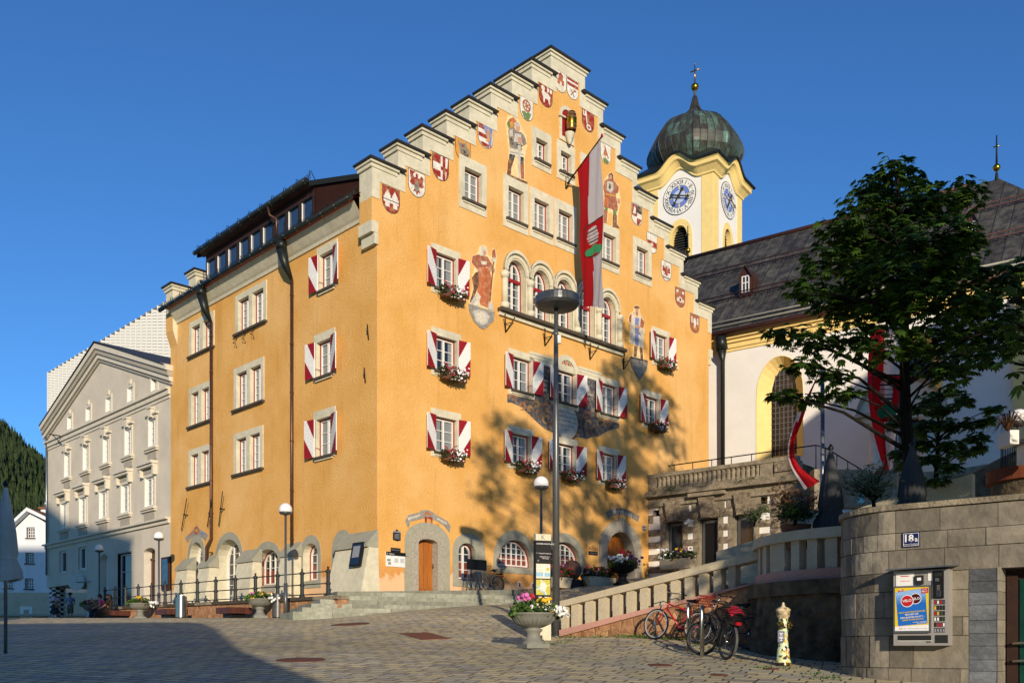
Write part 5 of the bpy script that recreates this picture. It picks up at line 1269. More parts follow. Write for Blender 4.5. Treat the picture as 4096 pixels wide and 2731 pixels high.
for i in range(20):
 for k in range(12):
  a0, a1 = 6.2832 * k / 12, 6.2832 * (k + 1) / 12; z = lerp(2.4, zo, i / 20); z2 = lerp(2.4, zo, (i + 1) / 20)
  P = [PLx.w(cx_ + .5 * math.cos(a), zz, -.55 + .5 * math.sin(a)) for a, zz in ((a0, z), (a1, z), (a1, z2), (a0, z2))]
  b.add(P, [(0, 1, 2, 3)], m_black if (i + k) % 2 else m_paper)
b.build('column', GB)
r = gr('B', 1235, 622, 1293, 868)
b = MB(); b.pbox(PLx, r[0], r[1], r[2], r[3], 0, .14, m_brown); b.pbox(PLx, r[0] + .12, r[1] - .12, r[2] + .25, r[3] - .1, .14, .145, M('poster_blue_glass', '2c4a66', .15, .5, 3, spec=.6))
tag(b.build('poster_case'), 'tall brown poster case with bluish glass at the grey wall beside the orange corner', 'poster case')
b = MB(); p = g('A', 500, 1265); b.tube([PLx.w(p[0], p[1], .02), PLx.w(p[0] + .1, p[1], .9)], .035, m_iron, 6); b.tube([PLx.w(p[0], p[1] - .6, .02), PLx.w(p[0] + .05, p[1], .7)], .025, m_iron, 6); b.build('iron_bracket', GB)
p = g('B', 640, 808); b = MB(); c_ = PLx.w(p[0], p[1], .5)
b.lathe([(0, 0), (.5, 0), (.5, .02), (0, .02)], c_, m_galv, 20, smooth=False, M=Matrix.Rotation(math.pi / 2, 4, 'X')); b.tube([c_ + Vector((.05, .05, -.45)), c_ + Vector((.05, .05, .5))], .03, m_galv, 6); b.tube([c_, PLx.w(p[0] + 1.0, p[1], .02)], .03, m_galv, 6)
tag(b.build('round_sign'), 'round grey sign seen from behind on the grey building corner', 'sign')
OFFW = -17.0
PW = PLx.shift(o=OFFW)
WB = thing('louvred_building', 'tall white building with folded louvre panels rising behind the grey gable', 'building', PW.w(-30, 5))
a = PLx.px(Q('A', 375, 778), OFFW); b2 = PLx.px(Q('A', 1283, 195), OFFW)
zT = (a[1] + b2[1]) / 2; tL, tR = a[0], b2[0] + .9
nP = 26; st = (b2[0] - a[0]) / 25
mb = MB(); lv = MB()
for i in range(30):
 t0 = tL + st * i
 P0_ = PW.w(t0, 0); P1_ = PW.w(t0 + st, 0)
 q = Vector((P1_.x, P0_.y - (P0_.y - P1_.y) * .08, 0))
 A_, B_ = Vector((P0_.x, P0_.y, 0)), q
 for z0, z1 in ((8, zT),):
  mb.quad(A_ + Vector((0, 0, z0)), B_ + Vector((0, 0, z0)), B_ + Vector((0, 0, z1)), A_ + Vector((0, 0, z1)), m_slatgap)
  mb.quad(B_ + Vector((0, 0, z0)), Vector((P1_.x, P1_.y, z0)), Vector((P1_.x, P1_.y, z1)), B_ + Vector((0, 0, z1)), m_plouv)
  mb.quad(Vector((P1_.x, P1_.y, z1)), Vector((P1_.x + 1, P1_.y + 3, z1)), Vector((P0_.x + 1, P0_.y + 3, z1)), A_ + Vector((0, 0, z1)), m_plouv)
 d = (B_ - A_).normalized(); n_ = Vector((d.y, -d.x, 0))
 for e in (0, 1):
  c = A_.lerp(B_, e); lv.hexa([c - d * .06 + n_ * .08 + Vector((0, 0, 8)), c + d * .06 + n_ * .08 + Vector((0, 0, 8)), c + d * .06 + Vector((0, 0, 8)), c - d * .06 + Vector((0, 0, 8)),
                                     c - d * .06 + n_ * .08 + Vector((0, 0, zT + .02)), c + d * .06 + n_ * .08 + Vector((0, 0, zT + .02)), c + d * .06 + Vector((0, 0, zT + .02)), c - d * .06 + Vector((0, 0, zT + .02))], m_plouv)
 z = 14.0
 while z < zT - .1:
  lv.quad(A_ + n_ * .07 + Vector((0, 0, z)), B_ + n_ * .07 + Vector((0, 0, z)), B_ + n_ * .03 + Vector((0, 0, z + .27)), A_ + n_ * .03 + Vector((0, 0, z + .27)), m_plouv); z += .3
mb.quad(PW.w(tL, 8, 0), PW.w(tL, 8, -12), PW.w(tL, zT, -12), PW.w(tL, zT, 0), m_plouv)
mb.build('folded_wall', WB); lv.build('louvres', WB)
YH = 92.0
WH = thing('white_house', 'small white house with dark windows and a chimney at the far left', 'house', dd(60, 1420, YH))
PH = Plane((0, YH), (1, 0), (0, -1))
def h(u, v): return PH.px(Q('B', u, v))
holes = []
for k, (u0, v1, u1, v0) in enumerate(((200, 392, 263, 473), (192, 583, 257, 665), (187, 777, 253, 857), (32, 770, 98, 852))):
 a, b2 = h(u0, v0), h(u1, v1)
 window(WH, PH, (a[0], b2[0], a[1], b2[1], 0), (.08, .08, .08, .08), .3, 3, 3, frame=m_iron, holes=holes, curtain=0, sill=True, smat=m_whitehouse, inner=m_whitehouse, bars=.05)
base = h(60, 885)[1]; zl, zr = h(115, 322)[1], h(350, 330)[1]; ap = h(232, 285)
xL, xR = h(-160, 800)[0], h(372, 800)[0]
mb = MB(); mb.prism(PH, [(xL, base), (xR, base), (xR, zr - .6), (ap[0], ap[1]), (xL, zl - 4.5)], 0, 0, m_whitehouse, holes=holes)
mb.quad(PH.w(xR, base, 0), PH.w(xR, base, -10), PH.w(xR, zr, -10), PH.w(xR, zr - .6, 0), m_whitehouse); mb.build('wall', WH)
mb = MB()
for A_, B_ in (((xL - .5, zl - 4.6), (ap[0], ap[1] + .1)), ((ap[0], ap[1] + .1), (xR + 1, zr - .7))):
 P = [PH.w(*A_, .8), PH.w(*B_, .8), PH.w(*B_, -10), PH.w(*A_, -10)]; mb.hexa(P + [p + Vector((0, 0, .35)) for p in P], m_whitehouse)
 mb.add([p + Vector((0, 0, .36)) for p in P], [(0, 1, 2, 3)], m_rust)
mb.build('roof', WH)
a, b2 = h(207, 270), h(268, 225); mb = MB(); mb.pbox(PH, a[0], b2[0], a[1] - 1, b2[1], -4, -2.6, m_whitehouse); mb.pbox(PH, a[0] - .2, b2[0] + .2, b2[1], b2[1] + .2, -4.2, -2.4, m_rust)
mb.tube([PH.w(a[0], b2[1] + .2, -3.3), PH.w(lerp(a[0], b2[0], .25), b2[1] + 1.1, -3.3), PH.w(lerp(a[0], b2[0], .75), b2[1] + 1.1, -3.3), PH.w(b2[0], b2[1] + .2, -3.3)], .12, m_galv, 6); mb.build('chimney', WH)
mb = MB(); mb.prism(PH, [(xL, 1), (xR + 6, 1), (xR + 6, base), (xL, base)], 0, .25, m_granite); a, b2 = h(165, 1090), h(255, 990); mb.pbox(PH, a[0], b2[0], a[1], b2[1], .25, .3, m_white); mb.pbox(PH, a[0] + .35, b2[0] - .35, a[1], b2[1] - .3, .3, .34, m_glass); mb.pbox(PH, xL, xR + 6, base - 2.3, base - 2.1, .25, .9, m_rtrimd); mb.build('ground_floor', WH)
def gz(X, Y):
 if Y < -10: b = -.736 + .01 * (Y + 10)
 elif Y < 35: b = .0736 * Y
 elif Y < 62: b = 2.576 + .024 * (Y - 35)
 else: b = 3.224 + .004 * (Y - 62)
 e = .5 * sst(X, -8, 0) * sst(Y, 22, 34)
 r = -.012 * max(0, min(X, 12) - 1.5) * (1 - sst(Y, 23, 27))
 r += .13 * sst(X, 1.2, 2.8) * sst(Y, 19, 21.5) * (1 - sst(X, 5.5, 7))
 return b + e + r
m_pave = paving('stone_sett_paving', math.radians(23), .36, .26)
def axis(lo, hi, fine0, fine1, st):
 a = []; x = lo
 while x < hi:
  a.append(x); x += st if fine0 <= x < fine1 else max(st, .25 * (fine0 - x if x < fine0 else x - fine1))
  if x > fine0 and a[-1] < fine0: x = fine0
 a.append(hi); return a
xs = axis(-1500, 1500, -30, 16, .8); ys = axis(-60, 2500, -6, 64, .8)
mb = MB()
V = [Vector((x, y, gz(x, y))) for y in ys for x in xs]; n = len(xs)
mb.add(V, [(j * n + i, j * n + i + 1, (j + 1) * n + i + 1, (j + 1) * n + i) for j in range(len(ys) - 1) for i in range(n - 1)], m_pave, .5, True)
struct(mb.build('ground', origin=(0, 0, 0)))
CPU = [(.6, 36.9, 3.14), (1.2, 30, 2.55), (1.25, 24, 1.98), (5.1, 20.8, 2.9), (6.8, 19.2, 3.1), (9, 15, 3.15), (13, 9, 3.2), (12, 20, 3.2), (-5.1, 36, 3.535), (-2.5, 36.2, 3.535), (-.47, 40.5, 3.86), (-4, 37.2, 3.55), (2.75, 43.7, 4.25), (5.6, 46.5, 4.75), (6.9, 47.7, 5.0), (13, 42, 5.0), (3, 34, 3.3), (5, 30, 3.5), (8, 30, 3.8), (14, 30, 3.6), (25, 30, 4.0), (30, 50, 5), (12, 60, 5)]
def uz(X, Y):
 s = w = 0
 for x, y, z in CPU:
  d = (x - X) ** 2 + (y - Y) ** 2 + .02; k = d ** -1.6; s += k * z; w += k
 return s / w
UP = [(.55, 36.75), (.9, 31), (1.2, 23.9), (5.3, 20.6), (6.3, 19.2), (8.2, 18.6), (6.3, 16.2), (6.2, 14.2), (7.8, 12.8), (12, 8), (40, 6), (40, 62), (11, 62), (10.9, 51.3), (-.6, 40.4)]
mb = MB()
vs, fs = [], []
gx = [-1 + .7 * i for i in range(60)]; gy = [5 + .7 * i for i in range(82)]
from mathutils.geometry import delaunay_2d_cdt as _cdt
pts = [(x, y) for x in gx for y in gy if inpoly(x, y, UP)]
VV = [Vector(p) for p in UP] + [Vector(p) for p in pts]
r = _cdt(VV, [(i, (i + 1) % len(UP)) for i in range(len(UP))], [], 0, 1e-4)
tv = [(v.x, v.y, uz(v.x, v.y)) for v in r[0]]
tf = [f for f in r[2] if inpoly(sum(r[0][i].x for i in f) / 3, sum(r[0][i].y for i in f) / 3, UP)]
mb.add(tv, [list(f) for f in tf], m_pave, .5, True)
struct(mb.build('pavement', origin=(0, 0, 0)))
ad = Vector((.91, .4146, 0)).normalized(); pd = Vector((-ad.y, ad.x, 0))
A0 = Vector((-7.65, 33.0, 0))
st = thing('entrance_steps', 'broad low flight of grey-green stone steps in front of the orange town hall', 'steps', (-4, 35, 2.6))
rng = random.Random(5)
for k in range(6):
 z1 = 2.735 + .16 * k; z0 = 2.2
 s0 = A0 + ad * (.36 * k) + pd * (.18 * k); Lr = 9.3 - .36 * k
 mb = MB(); x = 0
 while x < Lr:
  w_ = min(rng.uniform(.9, 1.7), Lr - x);
  if Lr - x - w_ < .4: w_ = Lr - x
  a = s0 + ad * (x + .006); b = s0 + ad * (x + w_ - .006); back = pd * 2.2
  j = pd * rng.uniform(0, .012); dz = rng.uniform(-.006, .004)
  P = [a + j, b + j, b + back, a + back]
  ti = rng.random()
  mb.hexa([p + Vector((0, 0, z0)) for p in P] + [p + Vector((0, 0, z1 + dz)) for p in P], m_step, ti)
  x += w_
 mb.build('step', st)
mb = MB()
c = A0 + ad * 1.9 + pd * 1.2; LZ = 3.54
P = [(c.x, c.y), ((A0 + ad * 9.2 + pd * 1.2).x, (A0 + ad * 9.2 + pd * 1.2).y), (-.45, 40.6), (-5.2, 36.1), (-6.9, 37.4)]
def lz(x, y): return LZ + max(0, x + 3.4) * .085 * sst(y, 35, 39)
L0 = [Vector((x, y, lz(x, y))) for x, y in P]
mb.add([v + Vector((0, 0, -1)) for v in L0] + L0, [(5, 6, 7, 8, 9), (0, 1, 6, 5), (1, 2, 7, 6), (2, 3, 8, 7), (3, 4, 9, 8), (4, 0, 5, 9)], m_step)
mb.build('landing', st)
QW0 = Vector((-6.75, 34.55, 0)); QL = Vector((L_[0], L_[1], 0)).normalized(); QN = Vector((-.7175, -.6966, 0)).normalized()
mb = MB(); e = QW0 + QL * 22
mb.quad(Vector((-6.6, 34.6, 3.35)), Vector((-4.9, 36.1, 3.35)), Vector((-4.9, 36.1, 3.35)) + QL * 22.5, e + Vector((0, 0, 3.45)), m_pave)
struct(mb.build('walkway', origin=(-10, 40, 3.35)))
UC = Vector((.8124, -.5831, 0)); NC = Vector((-.5831, -.8124, 0))
PC = Plane((11.96, 56), UC, NC)
AC = math.atan2(UC.y, UC.x)
CH = thing('church', 'white church nave with yellow trim and a long dark sheet-metal roof behind the terrace', 'church', (18, 53, 6), AC)
def c_(c, u, v, o=0): return PC.px(Q(c, u, v), o)
ze = (c_('K', 515, 372)[1] + c_('K', 1400, 205)[1]) / 2
OR = -8.2
rp = [c_('L', *p, OR) for p in ((510, 1162), (1250, 967), (1870, 802), (2145, 724))]
zr = sum(p[1] for p in rp) / 4
tHip = c_('L', 2215, 712, OR)[0]; tR0 = rp[0][0] - .2
TL_, TR_ = tR0 - 1.5, tHip + 7
holes = []
def cw_(c, u0, u1, vb, vt, rise):
 t0, t1 = c_(c, u0, (vb + vt) / 2)[0], c_(c, u1, (vb + vt) / 2)[0]; um = (u0 + u1) / 2
 return (t0, t1, c_(c, um, vb)[1], c_(c, um, vt)[1], rise)
o1 = cw_('K', 775, 1050, 1080, 478, 2.2)
w1 = o1[1] - o1[0]; tc2 = c_('K', 1705, 800)[0]
o2 = (tc2 - w1 / 2, tc2 + w1 / 2, o1[2] + 2.0, o1[3], 2.2)
for o in (o1, o2):
 P0 = arch(*o, 14, True); holes.append(P0)
 oi = (o[0] + .62, o[1] - .62, o[2] + .3, o[3] - .55, 1.7); I_ = arch(*oi, 14, True)
 f = MB(); f.ring(PC, arch(o[0] - .02, o[1] + .02, o[2] - .02, o[3] + .03, o[4], 14, True), P0, -.01, .02, m_yellow, inner=False)
 nn = len(P0)
 for i in range(nn):
  j = (i + 1) % nn; f.quad(PC.w(*P0[i], .01), PC.w(*P0[j], .01), PC.w(*I_[j], -.75), PC.w(*I_[i], -.75), m_yellow)
 f = f.build('window', CH)
 g_ = MB(); vs, fs = triang(I_); g_.add([PC.w(x, z, -.74) for x, z in vs], fs, m_glass)
 m_lead = M('brownish_leaded_glass', '2a241e', .15, .5, 3, spec=.6) if o is o1 else m_lead
 nx, nz = 6, 16
 for i in range(nx):
  for j in range(nz):
   a, b = lerp(oi[0], oi[1], i / nx), lerp(oi[0], oi[1], (i + 1) / nx); z0, z1 = lerp(oi[2], oi[3], j / nz), lerp(oi[2], oi[3], (j + 1) / nz)
   if inpoly((a + b) / 2, z1, I_): g_.quad(PC.w(a + .03, z0 + .03, -.735), PC.w(b - .03, z0 + .03, -.735), PC.w(b - .03, z1 - .03, -.73), PC.w(a + .03, z1 - .03, -.733), m_lead)
 g_.build('pane', f)
 l = MB()
 for i in range(1, nx):
  t = lerp(oi[0], oi[1], i / nx); zz = max([p[1] for p in I_ if abs(p[0] - t) < .25] + [oi[3] - 1.7]) - .02
  l.pbox(PC, t - .02, t + .02, oi[2], min(zz, oi[3]), -.74, -.69, m_galv)
 for j in range(1, nz):
  z = lerp(oi[2], oi[3], j / nz); xs_ = [t for t in [lerp(oi[0], oi[1], k / 40) for k in range(41)] if inpoly(t, z, I_)]
  if xs_: l.pbox(PC, xs_[0], xs_[-1], z - .018, z + .018, -.74, -.70, m_galv)
 l.build('lead_grid', f)
b = MB(); b.prism(PC, [(TL_, 3), (TR_, 3), (TR_, ze), (TL_, ze)], 0, 0, m_whitewall, holes=holes)
b.quad(PC.w(TR_, 3, 0), PC.w(TR_, 3, -16.4), PC.w(TR_, ze, -16.4), PC.w(TR_, ze, 0), m_whitewall); b.quad(PC.w(TL_, 3, -16.4), PC.w(TL_, 3, 0), PC.w(TL_, ze, 0), PC.w(TL_, ze, -16.4), m_whitewall)
b.quad(PC.w(TR_, 3, -16.4), PC.w(TL_, 3, -16.4), PC.w(TL_, ze, -16.4), PC.w(TR_, ze, -16.4), m_whitewall)
b.build('wall', CH)
b = MB()
for z0, z1, o in ((-.95, -.78, .06), (-.78, -.5, .14), (-.5, -.3, .26), (-.3, -.02, .42)): b.pbox(PC, TL_, TR_, ze + z0, ze + z1 - .003, -.05, o, m_yellow)
b.build('cornice', CH)
tp = c_('S', 1835, 300)[0]
b = MB(); b.pbox(PC, tp, tp + 2.2, 3, ze - .95, -.02, .3, m_yellow); b.build('pilaster', CH)
SR = (zr - ze) / (-OR + .6)
b = MB(); w = PC.w
b.quad(w(TL_ - .5, ze, .6), w(TR_ + .6, ze, .6), w(tHip, zr, OR), w(tR0, zr, OR), m_roofdark)
b.quad(w(TR_ + .6, ze, -17), w(TL_ - .5, ze, -17), w(tR0, zr, OR), w(tHip, zr, OR), m_roofdark)
b.add([w(TR_ + .6, ze, .6), w(TR_ + .6, ze, -17), w(tHip, zr, OR)], [(0, 1, 2)], m_roofdark)
b.add([w(TL_ - .5, ze, -17), w(TL_ - .5, ze, .6), w(tR0, zr, OR)], [(0, 1, 2)], m_roofdark)
rf = b.build('roof', CH)
b = MB(); b.tube([w(tR0 - .1, zr + .05, OR), w(tHip - 1.4, zr + .05, OR)], .16, m_brown, 8); b.build('ridge_cap', rf)
def onroof(f, lift=.0): return ze + (zr - ze) * f + lift, lerp(.6, OR, f)
def snowrail(f, t0, t1):
 z, o = onroof(f); s = MB()
 for h_ in (.18, .42): s.tube([w(t0, z + h_, o + .1), w(t1, z + h_, o + .1)], .035, m_brown, 5)
 n = int((t1 - t0) / .35)
 for i in range(n + 1):
  t = lerp(t0, t1, i / n); s.tube([w(t, z, o), w(t, z + .45, o + .1)], .018, m_brown, 4)
 s.build('snow_guard', rf)
for f in (.66, .33): snowrail(f, lerp(TL_, tR0, f), lerp(TR_, tHip, f))
b = MB(); b.tube([w(TL_ - .4, ze + .02, .68), w(TR_ + .6, ze + .02, .68)], .16, m_brown, 8)
for k in (1, 2):
 z, o = onroof(.045 * k); b.tube([w(TL_ - .2, z + .18, o), w(TR_, z + .18, o)], .06, m_greystone, 5)
b.build('gutter', CH)
td = c_('K', 590, 800)[0]; b = MB()
b.tube([w(td, ze - .15, .6), w(td, ze - .9, .5)], [.3, .38], m_gutter, 8); b.tube([w(td, ze - .9, .5), w(td, ze - 1.5, .35), w(td, 5, .3)], [.3, .13, .12], m_gutter, 8); b.build('downpipe', CH)
def rdormer(u0, u1, v1, v0, c='L'):
 f = .34; z, o = onroof(f)
 t0 = c_(c, u0, v0, o)[0]; t1 = c_(c, u1, v0, o)[0]; hh = 1.9; W = t1 - t0; cx = (t0 + t1) / 2
 b = MB(); P = [(t0, z), (t1, z), (t1, z + hh * .62), (cx, z + hh), (t0, z + hh * .62)]; O_ = arch(t0 + W * .2, t1 - W * .2, z + .25, z + hh * .68)
 b.prism(PC, P, -.02, 0, m_brown, holes=[O_]) if False else None
 PD = PC.shift(o=o); b.prism(PD, P, -.05, 0, m_brown, holes=[O_])
 for a, c2 in ((0, 4), (4, 3), (3, 2), (2, 1)):
  d0 = (P[a][1] - z) / SR; d1 = (P[c2][1] - z) / SR
  b.quad(PD.w(*P[a], .15 if a in (3,) or c2 == 3 else 0), PD.w(*P[c2], .15 if a in (3,) or c2 == 3 else 0), PD.w(*P[c2], -d1), PD.w(*P[a], -d0), m_brown)
 d_ = b.build('roof_dormer', rf)
 b = MB(); b.prism(PD, O_, -.04, -.03, m_glass)
 cxx = cx
 b.ring(PD, O_, arch(t0 + W * .2 + .06, t1 - W * .2 - .06, z + .31, z + hh * .68 - .06), -.03, .02, m_white); b.pbox(PD, cx - .03, cx + .03, z + .25, z + hh * .68, -.03, .015, m_white); b.pbox(PD, t0 + W * .2, t1 - W * .2, z + .85, z + .9, -.03, .01, m_white)
 for k in range(len(b.v)): pass
 b.build('roof_dormer_window', rf)
rdormer(772, 843, 1258, 1378); rdormer(2028, 2100, 1000, 1100)
def finial(c, u, v, name, sc2=1.0):
 t, z = c_(c, u, v, OR); b = MB(); p = w(t, zr - .05, OR)
 b.lathe([(.22 * sc2, 0), (.16 * sc2, .7 * sc2), (.08 * sc2, 1.1 * sc2)], p, m_gutter, 10); b.ball(p + Vector((0, 0, 1.45 * sc2)), .42 * sc2, m_gold, 14)
 b.tube([p + Vector((0, 0, 1.8 * sc2)), p + Vector((0, 0, 5.2 * sc2))], [.06, .03], m_iron, 6); b.tube([p + Vector((-.3 * sc2, .2 * sc2, 3.9 * sc2)), p + Vector((.3 * sc2, -.2 * sc2, 3.9 * sc2))], .035, m_gold, 6)
 b.build(name, CH)
finial('L', 2200, 650, 'roof_finial', .5); finial('L', 487, 1115, 'roof_finial', .46)
TY = 72.0; tx = ((2400 + 628 / 1.3868) - CX) / FOC * TY; WT = 5.6
TW = thing('church_tower', 'white and yellow clock tower with a green copper onion dome and gilded cross', 'church tower', (tx, TY, 10), AC)
PTL = Plane((tx, TY), UC, NC)                    # left face: t from -WT to 0
PTR = Plane((tx, TY), (-NC.x, -NC.y), UC)         # right face: t from 0 to WT
zb0 = PTL.px(Q('T', 868, 288))[1]
def hump(x):
 x = abs(x - .5); return 1.0 * (.5 + .5 * math.cos(math.pi * min(1, x / .30)))
faces = [(PTL, lambda x: (x - 1) * WT), (PTR, lambda x: x * WT), (Plane((PTR.w(WT, 0).x, PTR.w(WT, 0).y), -UC, -NC), lambda x: x * WT), (Plane((PTL.w(-WT, 0).x, PTL.w(-WT, 0).y), NC, -UC), lambda x: (x - 1) * WT)]
wall = MB(); cor = MB(); cap = MB(); n = 28
louv = []
for k, (pl, tf) in enumerate(faces):
 hs = []
 if k < 2:
  if k == 0: a0, a1, zt_, zb_ = PTL.px(Q('T', 283, 1200))[0], PTL.px(Q('T', 487, 1200))[0], PTL.px(Q('T', 385, 1062))[1], PTL.px(Q('T', 385, 1600))[1] - 1
  else: a0, a1, zt_, zb_ = PTR.px(Q('T', 1030, 1200))[0], PTR.px(Q('T', 1130, 1200))[0], PTR.px(Q('T', 1080, 1045))[1], PTR.px(Q('T', 1080, 1500))[1] - 1
  ww = 1.35; cxx = WT * (-.5 if k == 0 else .5) ; cxx = cxx + (.0); o = (cxx - ww / 2, cxx + ww / 2, zb_, louv[0][1][3] if louv else zt_, 1.15); louv.append((pl, o)); hs = [arch(*o, 14, True)]
 top_ = [(tf(i / n), zb0 + hump(i / n) + .05) for i in range(n + 1)]
 P = [(tf(0), 8), (tf(1), 8)] + top_[::-1]
 wall.prism(pl, P, 0, 0, m_whitewall, holes=hs)
 for x0, x1 in ((0, .17), (.83, 1)):
  wall.prism(pl, [(tf(x0), 8), (tf(x1), 8), (tf(x1), zb0), (tf(x0), zb0)], 0, .035, m_yellow)
 prof = [(.03, -.18), (.14, -.12), (.14, .0), (.2, .08), (.42, .35), (.6, .45), (.6, .72), (.68, .8), (.68, .98)]
 def X(i, o):
  x = tf(i / n); e0, e1 = tf(0), tf(1); return x + (-(o) if i == 0 else 0) * (1 if e1 > e0 else -1) + (o if i == n else 0) * (1 if e1 > e0 else -1)
 for j in range(len(prof) - 1):
  for i in range(n):
   (oa, za), (ob_, zb_) = prof[j], prof[j + 1]
   cor.quad(pl.w(X(i, oa), zb0 + hump(i / n) + za, oa), pl.w(X(i + 1, oa), zb0 + hump((i + 1) / n) + za, oa), pl.w(X(i + 1, ob_), zb0 + hump((i + 1) / n) + zb_, ob_), pl.w(X(i, ob_), zb0 + hump(i / n) + zb_, ob_), m_yellow)
 ctr = PTL.w(-WT / 2, 0, -WT / 2)
 for i in range(n):
  a, b2 = pl.w(X(i, .85), zb0 + hump(i / n) + 1.0, .85), pl.w(X(i + 1, .85), zb0 + hump((i + 1) / n) + 1.0, .85)
  a2, b3 = Vector((*a.xy.lerp(ctr.xy, .42), zb0 + 2.3)), Vector((*b2.xy.lerp(ctr.xy, .42), zb0 + 2.3))
  cap.quad(a, b2, b3, a2, m_gutter); cap.quad(a - Vector((0, 0, .14)), b2 - Vector((0, 0, .14)), b2, a, m_gutter)
  cap.quad(pl.w(X(i, .66), zb0 + hump(i / n) + .97, .66), pl.w(X(i + 1, .66), zb0 + hump((i + 1) / n) + .97, .66), b2 - Vector((0, 0, .14)), a - Vector((0, 0, .14)), m_gutter)
wall.build('wall', TW); cor.build('cornice', TW); cap.build('cornice_roof', TW)
for pl, o in louv:
 f = MB(); f.ring(pl, arch(o[0] - .42, o[1] + .42, o[2], o[3] + .5, 1.6, 14, True), arch(*o, 14, True), 0, .03, m_yellow, inner=False)
 P0 = arch(*o, 14, True)
 for i in range(len(P0)):
  p, q = P0[i], P0[(i + 1) % len(P0)]; f.quad(pl.w(*q, -.5), pl.w(*p, -.5), pl.w(*p, .03), pl.w(*q, .03), m_yellow)
 f = f.build('belfry_opening', TW)
 l = MB(); vs, fs = triang(P0); l.add([pl.w(x, z, -.5) for x, z in vs], fs, m_black); z = o[2] + .1
 while z < o[3] - .1:
  xs_ = [t for t in [lerp(o[0], o[1], k / 40) for k in range(41)] if inpoly(t, z, P0)]
  if len(xs_) > 1: l.quad(pl.w(xs_[0], z, -.3), pl.w(xs_[-1], z, -.3), pl.w(xs_[-1], z + .16, -.48), pl.w(xs_[0], z + .16, -.48), m_poledark)
  z += .2
 l.build('louvre_slats', f)
ROM = ['XII', 'I', 'II', 'III', 'IIII', 'V', 'VI', 'VII', 'VIII', 'IX', 'X', 'XI']
def clock(pl, t, z, R):
 b = MB(); C_ = lambda r: circ(t, z, r, n=40)
 b.prism(pl, C_(R), 0, .04, m_clockk); b.prism(pl, C_(R * .965), .04, .045, m_clockw); b.prism(pl, C_(R * .62), .04, .05, m_clockk); b.prism(pl, C_(R * .6), .04, .055, m_clockb); b.prism(pl, C_(R * .4), .04, .06, m_gold); b.prism(pl, C_(R * .38), .04, .065, m_clockb2)
 for k in range(4):
  a = k * math.pi / 2; b.prism(pl, [(t + R * (r_ * math.sin(a) + s_ * math.cos(a)), z + R * (r_ * math.cos(a) - s_ * math.sin(a))) for r_, s_ in ((.38, -.035), (.38, .035), (.6, .035), (.6, -.035))], .04, .058, m_yellow)
 for k, s_ in enumerate(ROM):
  a = k * math.pi / 6; r_ = R * .665
  b.text(s_, pl, t + r_ * math.sin(a), z + r_ * math.cos(a), R * .34, .047, m_clockk, rot=-a, bold=.012)
  a += math.pi / 12; r_ = R * .8; b.prism(pl, [(t + r_ * math.sin(a) + dx * R, z + r_ * math.cos(a) + dz * R) for dx, dz in ((0, -.05), (.025, 0), (0, .05), (-.025, 0))], .04, .047, m_clockk)
 c = b.build('clock', TW)
 for ang, L, wd, o in ((math.radians(214), .62, .05, .22), (math.radians(107), .82, .04, .28)):
  h_ = MB();
  def hp(r_, s_): return (t + R * (r_ * math.sin(ang) + s_ * math.cos(ang)), z + R * (r_ * math.cos(ang) - s_ * math.sin(ang)))
  h_.prism(pl, [hp(-.42, -wd), hp(-.42, wd), hp(L * .75, wd * .7), hp(L, 0), hp(L * .75, -wd * .7)], o - .04, o, m_gold, back=True)
  h_.prism(pl, [hp(L * .62, 0), hp(L * .72, .12), hp(L * .8, 0), hp(L * .72, -.12)], o - .05, o + .01, m_gold); h_.prism(pl, [hp(-.4, .1), hp(-.34, .0), hp(-.4, -.1), hp(-.5, 0)], o - .05, o + .01, m_gold)
  h_.build('clock_hand', c)
 h_ = MB(); h_.tube([pl.w(t, z, .04), pl.w(t, z, .3)], .09, m_gold, 10); h_.build('clock_boss', c)
tcl, zcl = PTL.px(Q('T', 410, 653)); print('clock', tcl, zcl, PTR.px(Q('T', 1065, 697)))
clock(PTL, -WT / 2, zcl, 1.40); clock(PTR, WT / 2, zcl, 1.40)
m, nt_, bb, N_, Lk_ = nodes('copper_dome_patina')
tc_ = N_('ShaderNodeTexCoord').outputs['Object']
at_ = N_('ShaderNodeAttribute', attribute_name='tint')
mp = N_('ShaderNodeMapping'); mp.inputs['Scale'].default_value = (2.2, 2.2, .35); Lk_(tc_, mp.inputs['Vector'])
ns = N_('ShaderNodeTexNoise', inp={'Scale': 1.0, 'Detail': 8, 'Roughness': .68}); Lk_(mp.outputs[0], ns.inputs['Vector'])
ad_ = N_('ShaderNodeMath', operation='MULTIPLY_ADD'); Lk_(at_.outputs['Fac'], ad_.inputs[0]); ad_.inputs[1].default_value = .26; Lk_(ns.outputs['Fac'], ad_.inputs[2])
rp_ = N_('ShaderNodeValToRGB'); Lk_(ad_.outputs[0], rp_.inputs['Fac']); e = rp_.color_ramp.elements
e[0].position = .48; e[0].color = (*lin('332d24'), 1); e[1].position = .95; e[1].color = (*lin('7fa592'), 1)
for ps, hx in ((.62, '40463b'), (.74, '4f6458'), (.84, '5e7c6d')):
 x = e.new(ps); x.color = (*lin(hx), 1)
Lk_(rp_.outputs[0], bb.inputs['Base Color']); bb.inputs['Roughness'].default_value = .5; bb.inputs['Metallic'].default_value = .15
m_dome = m
DC = PTL.w(-WT / 2, 0, -WT / 2); DYc = DC.y
pxm = DYc / FOC / 1.3868
prof = [(5, 240), (9, 262), (16, 295), (26, 325), (42, 350), (72, 376), (128, 405), (168, 430), (200, 460), (228, 500), (248, 540), (261, 575), (262, 600), (255, 630), (238, 660), (214, 690), (200, 720)]
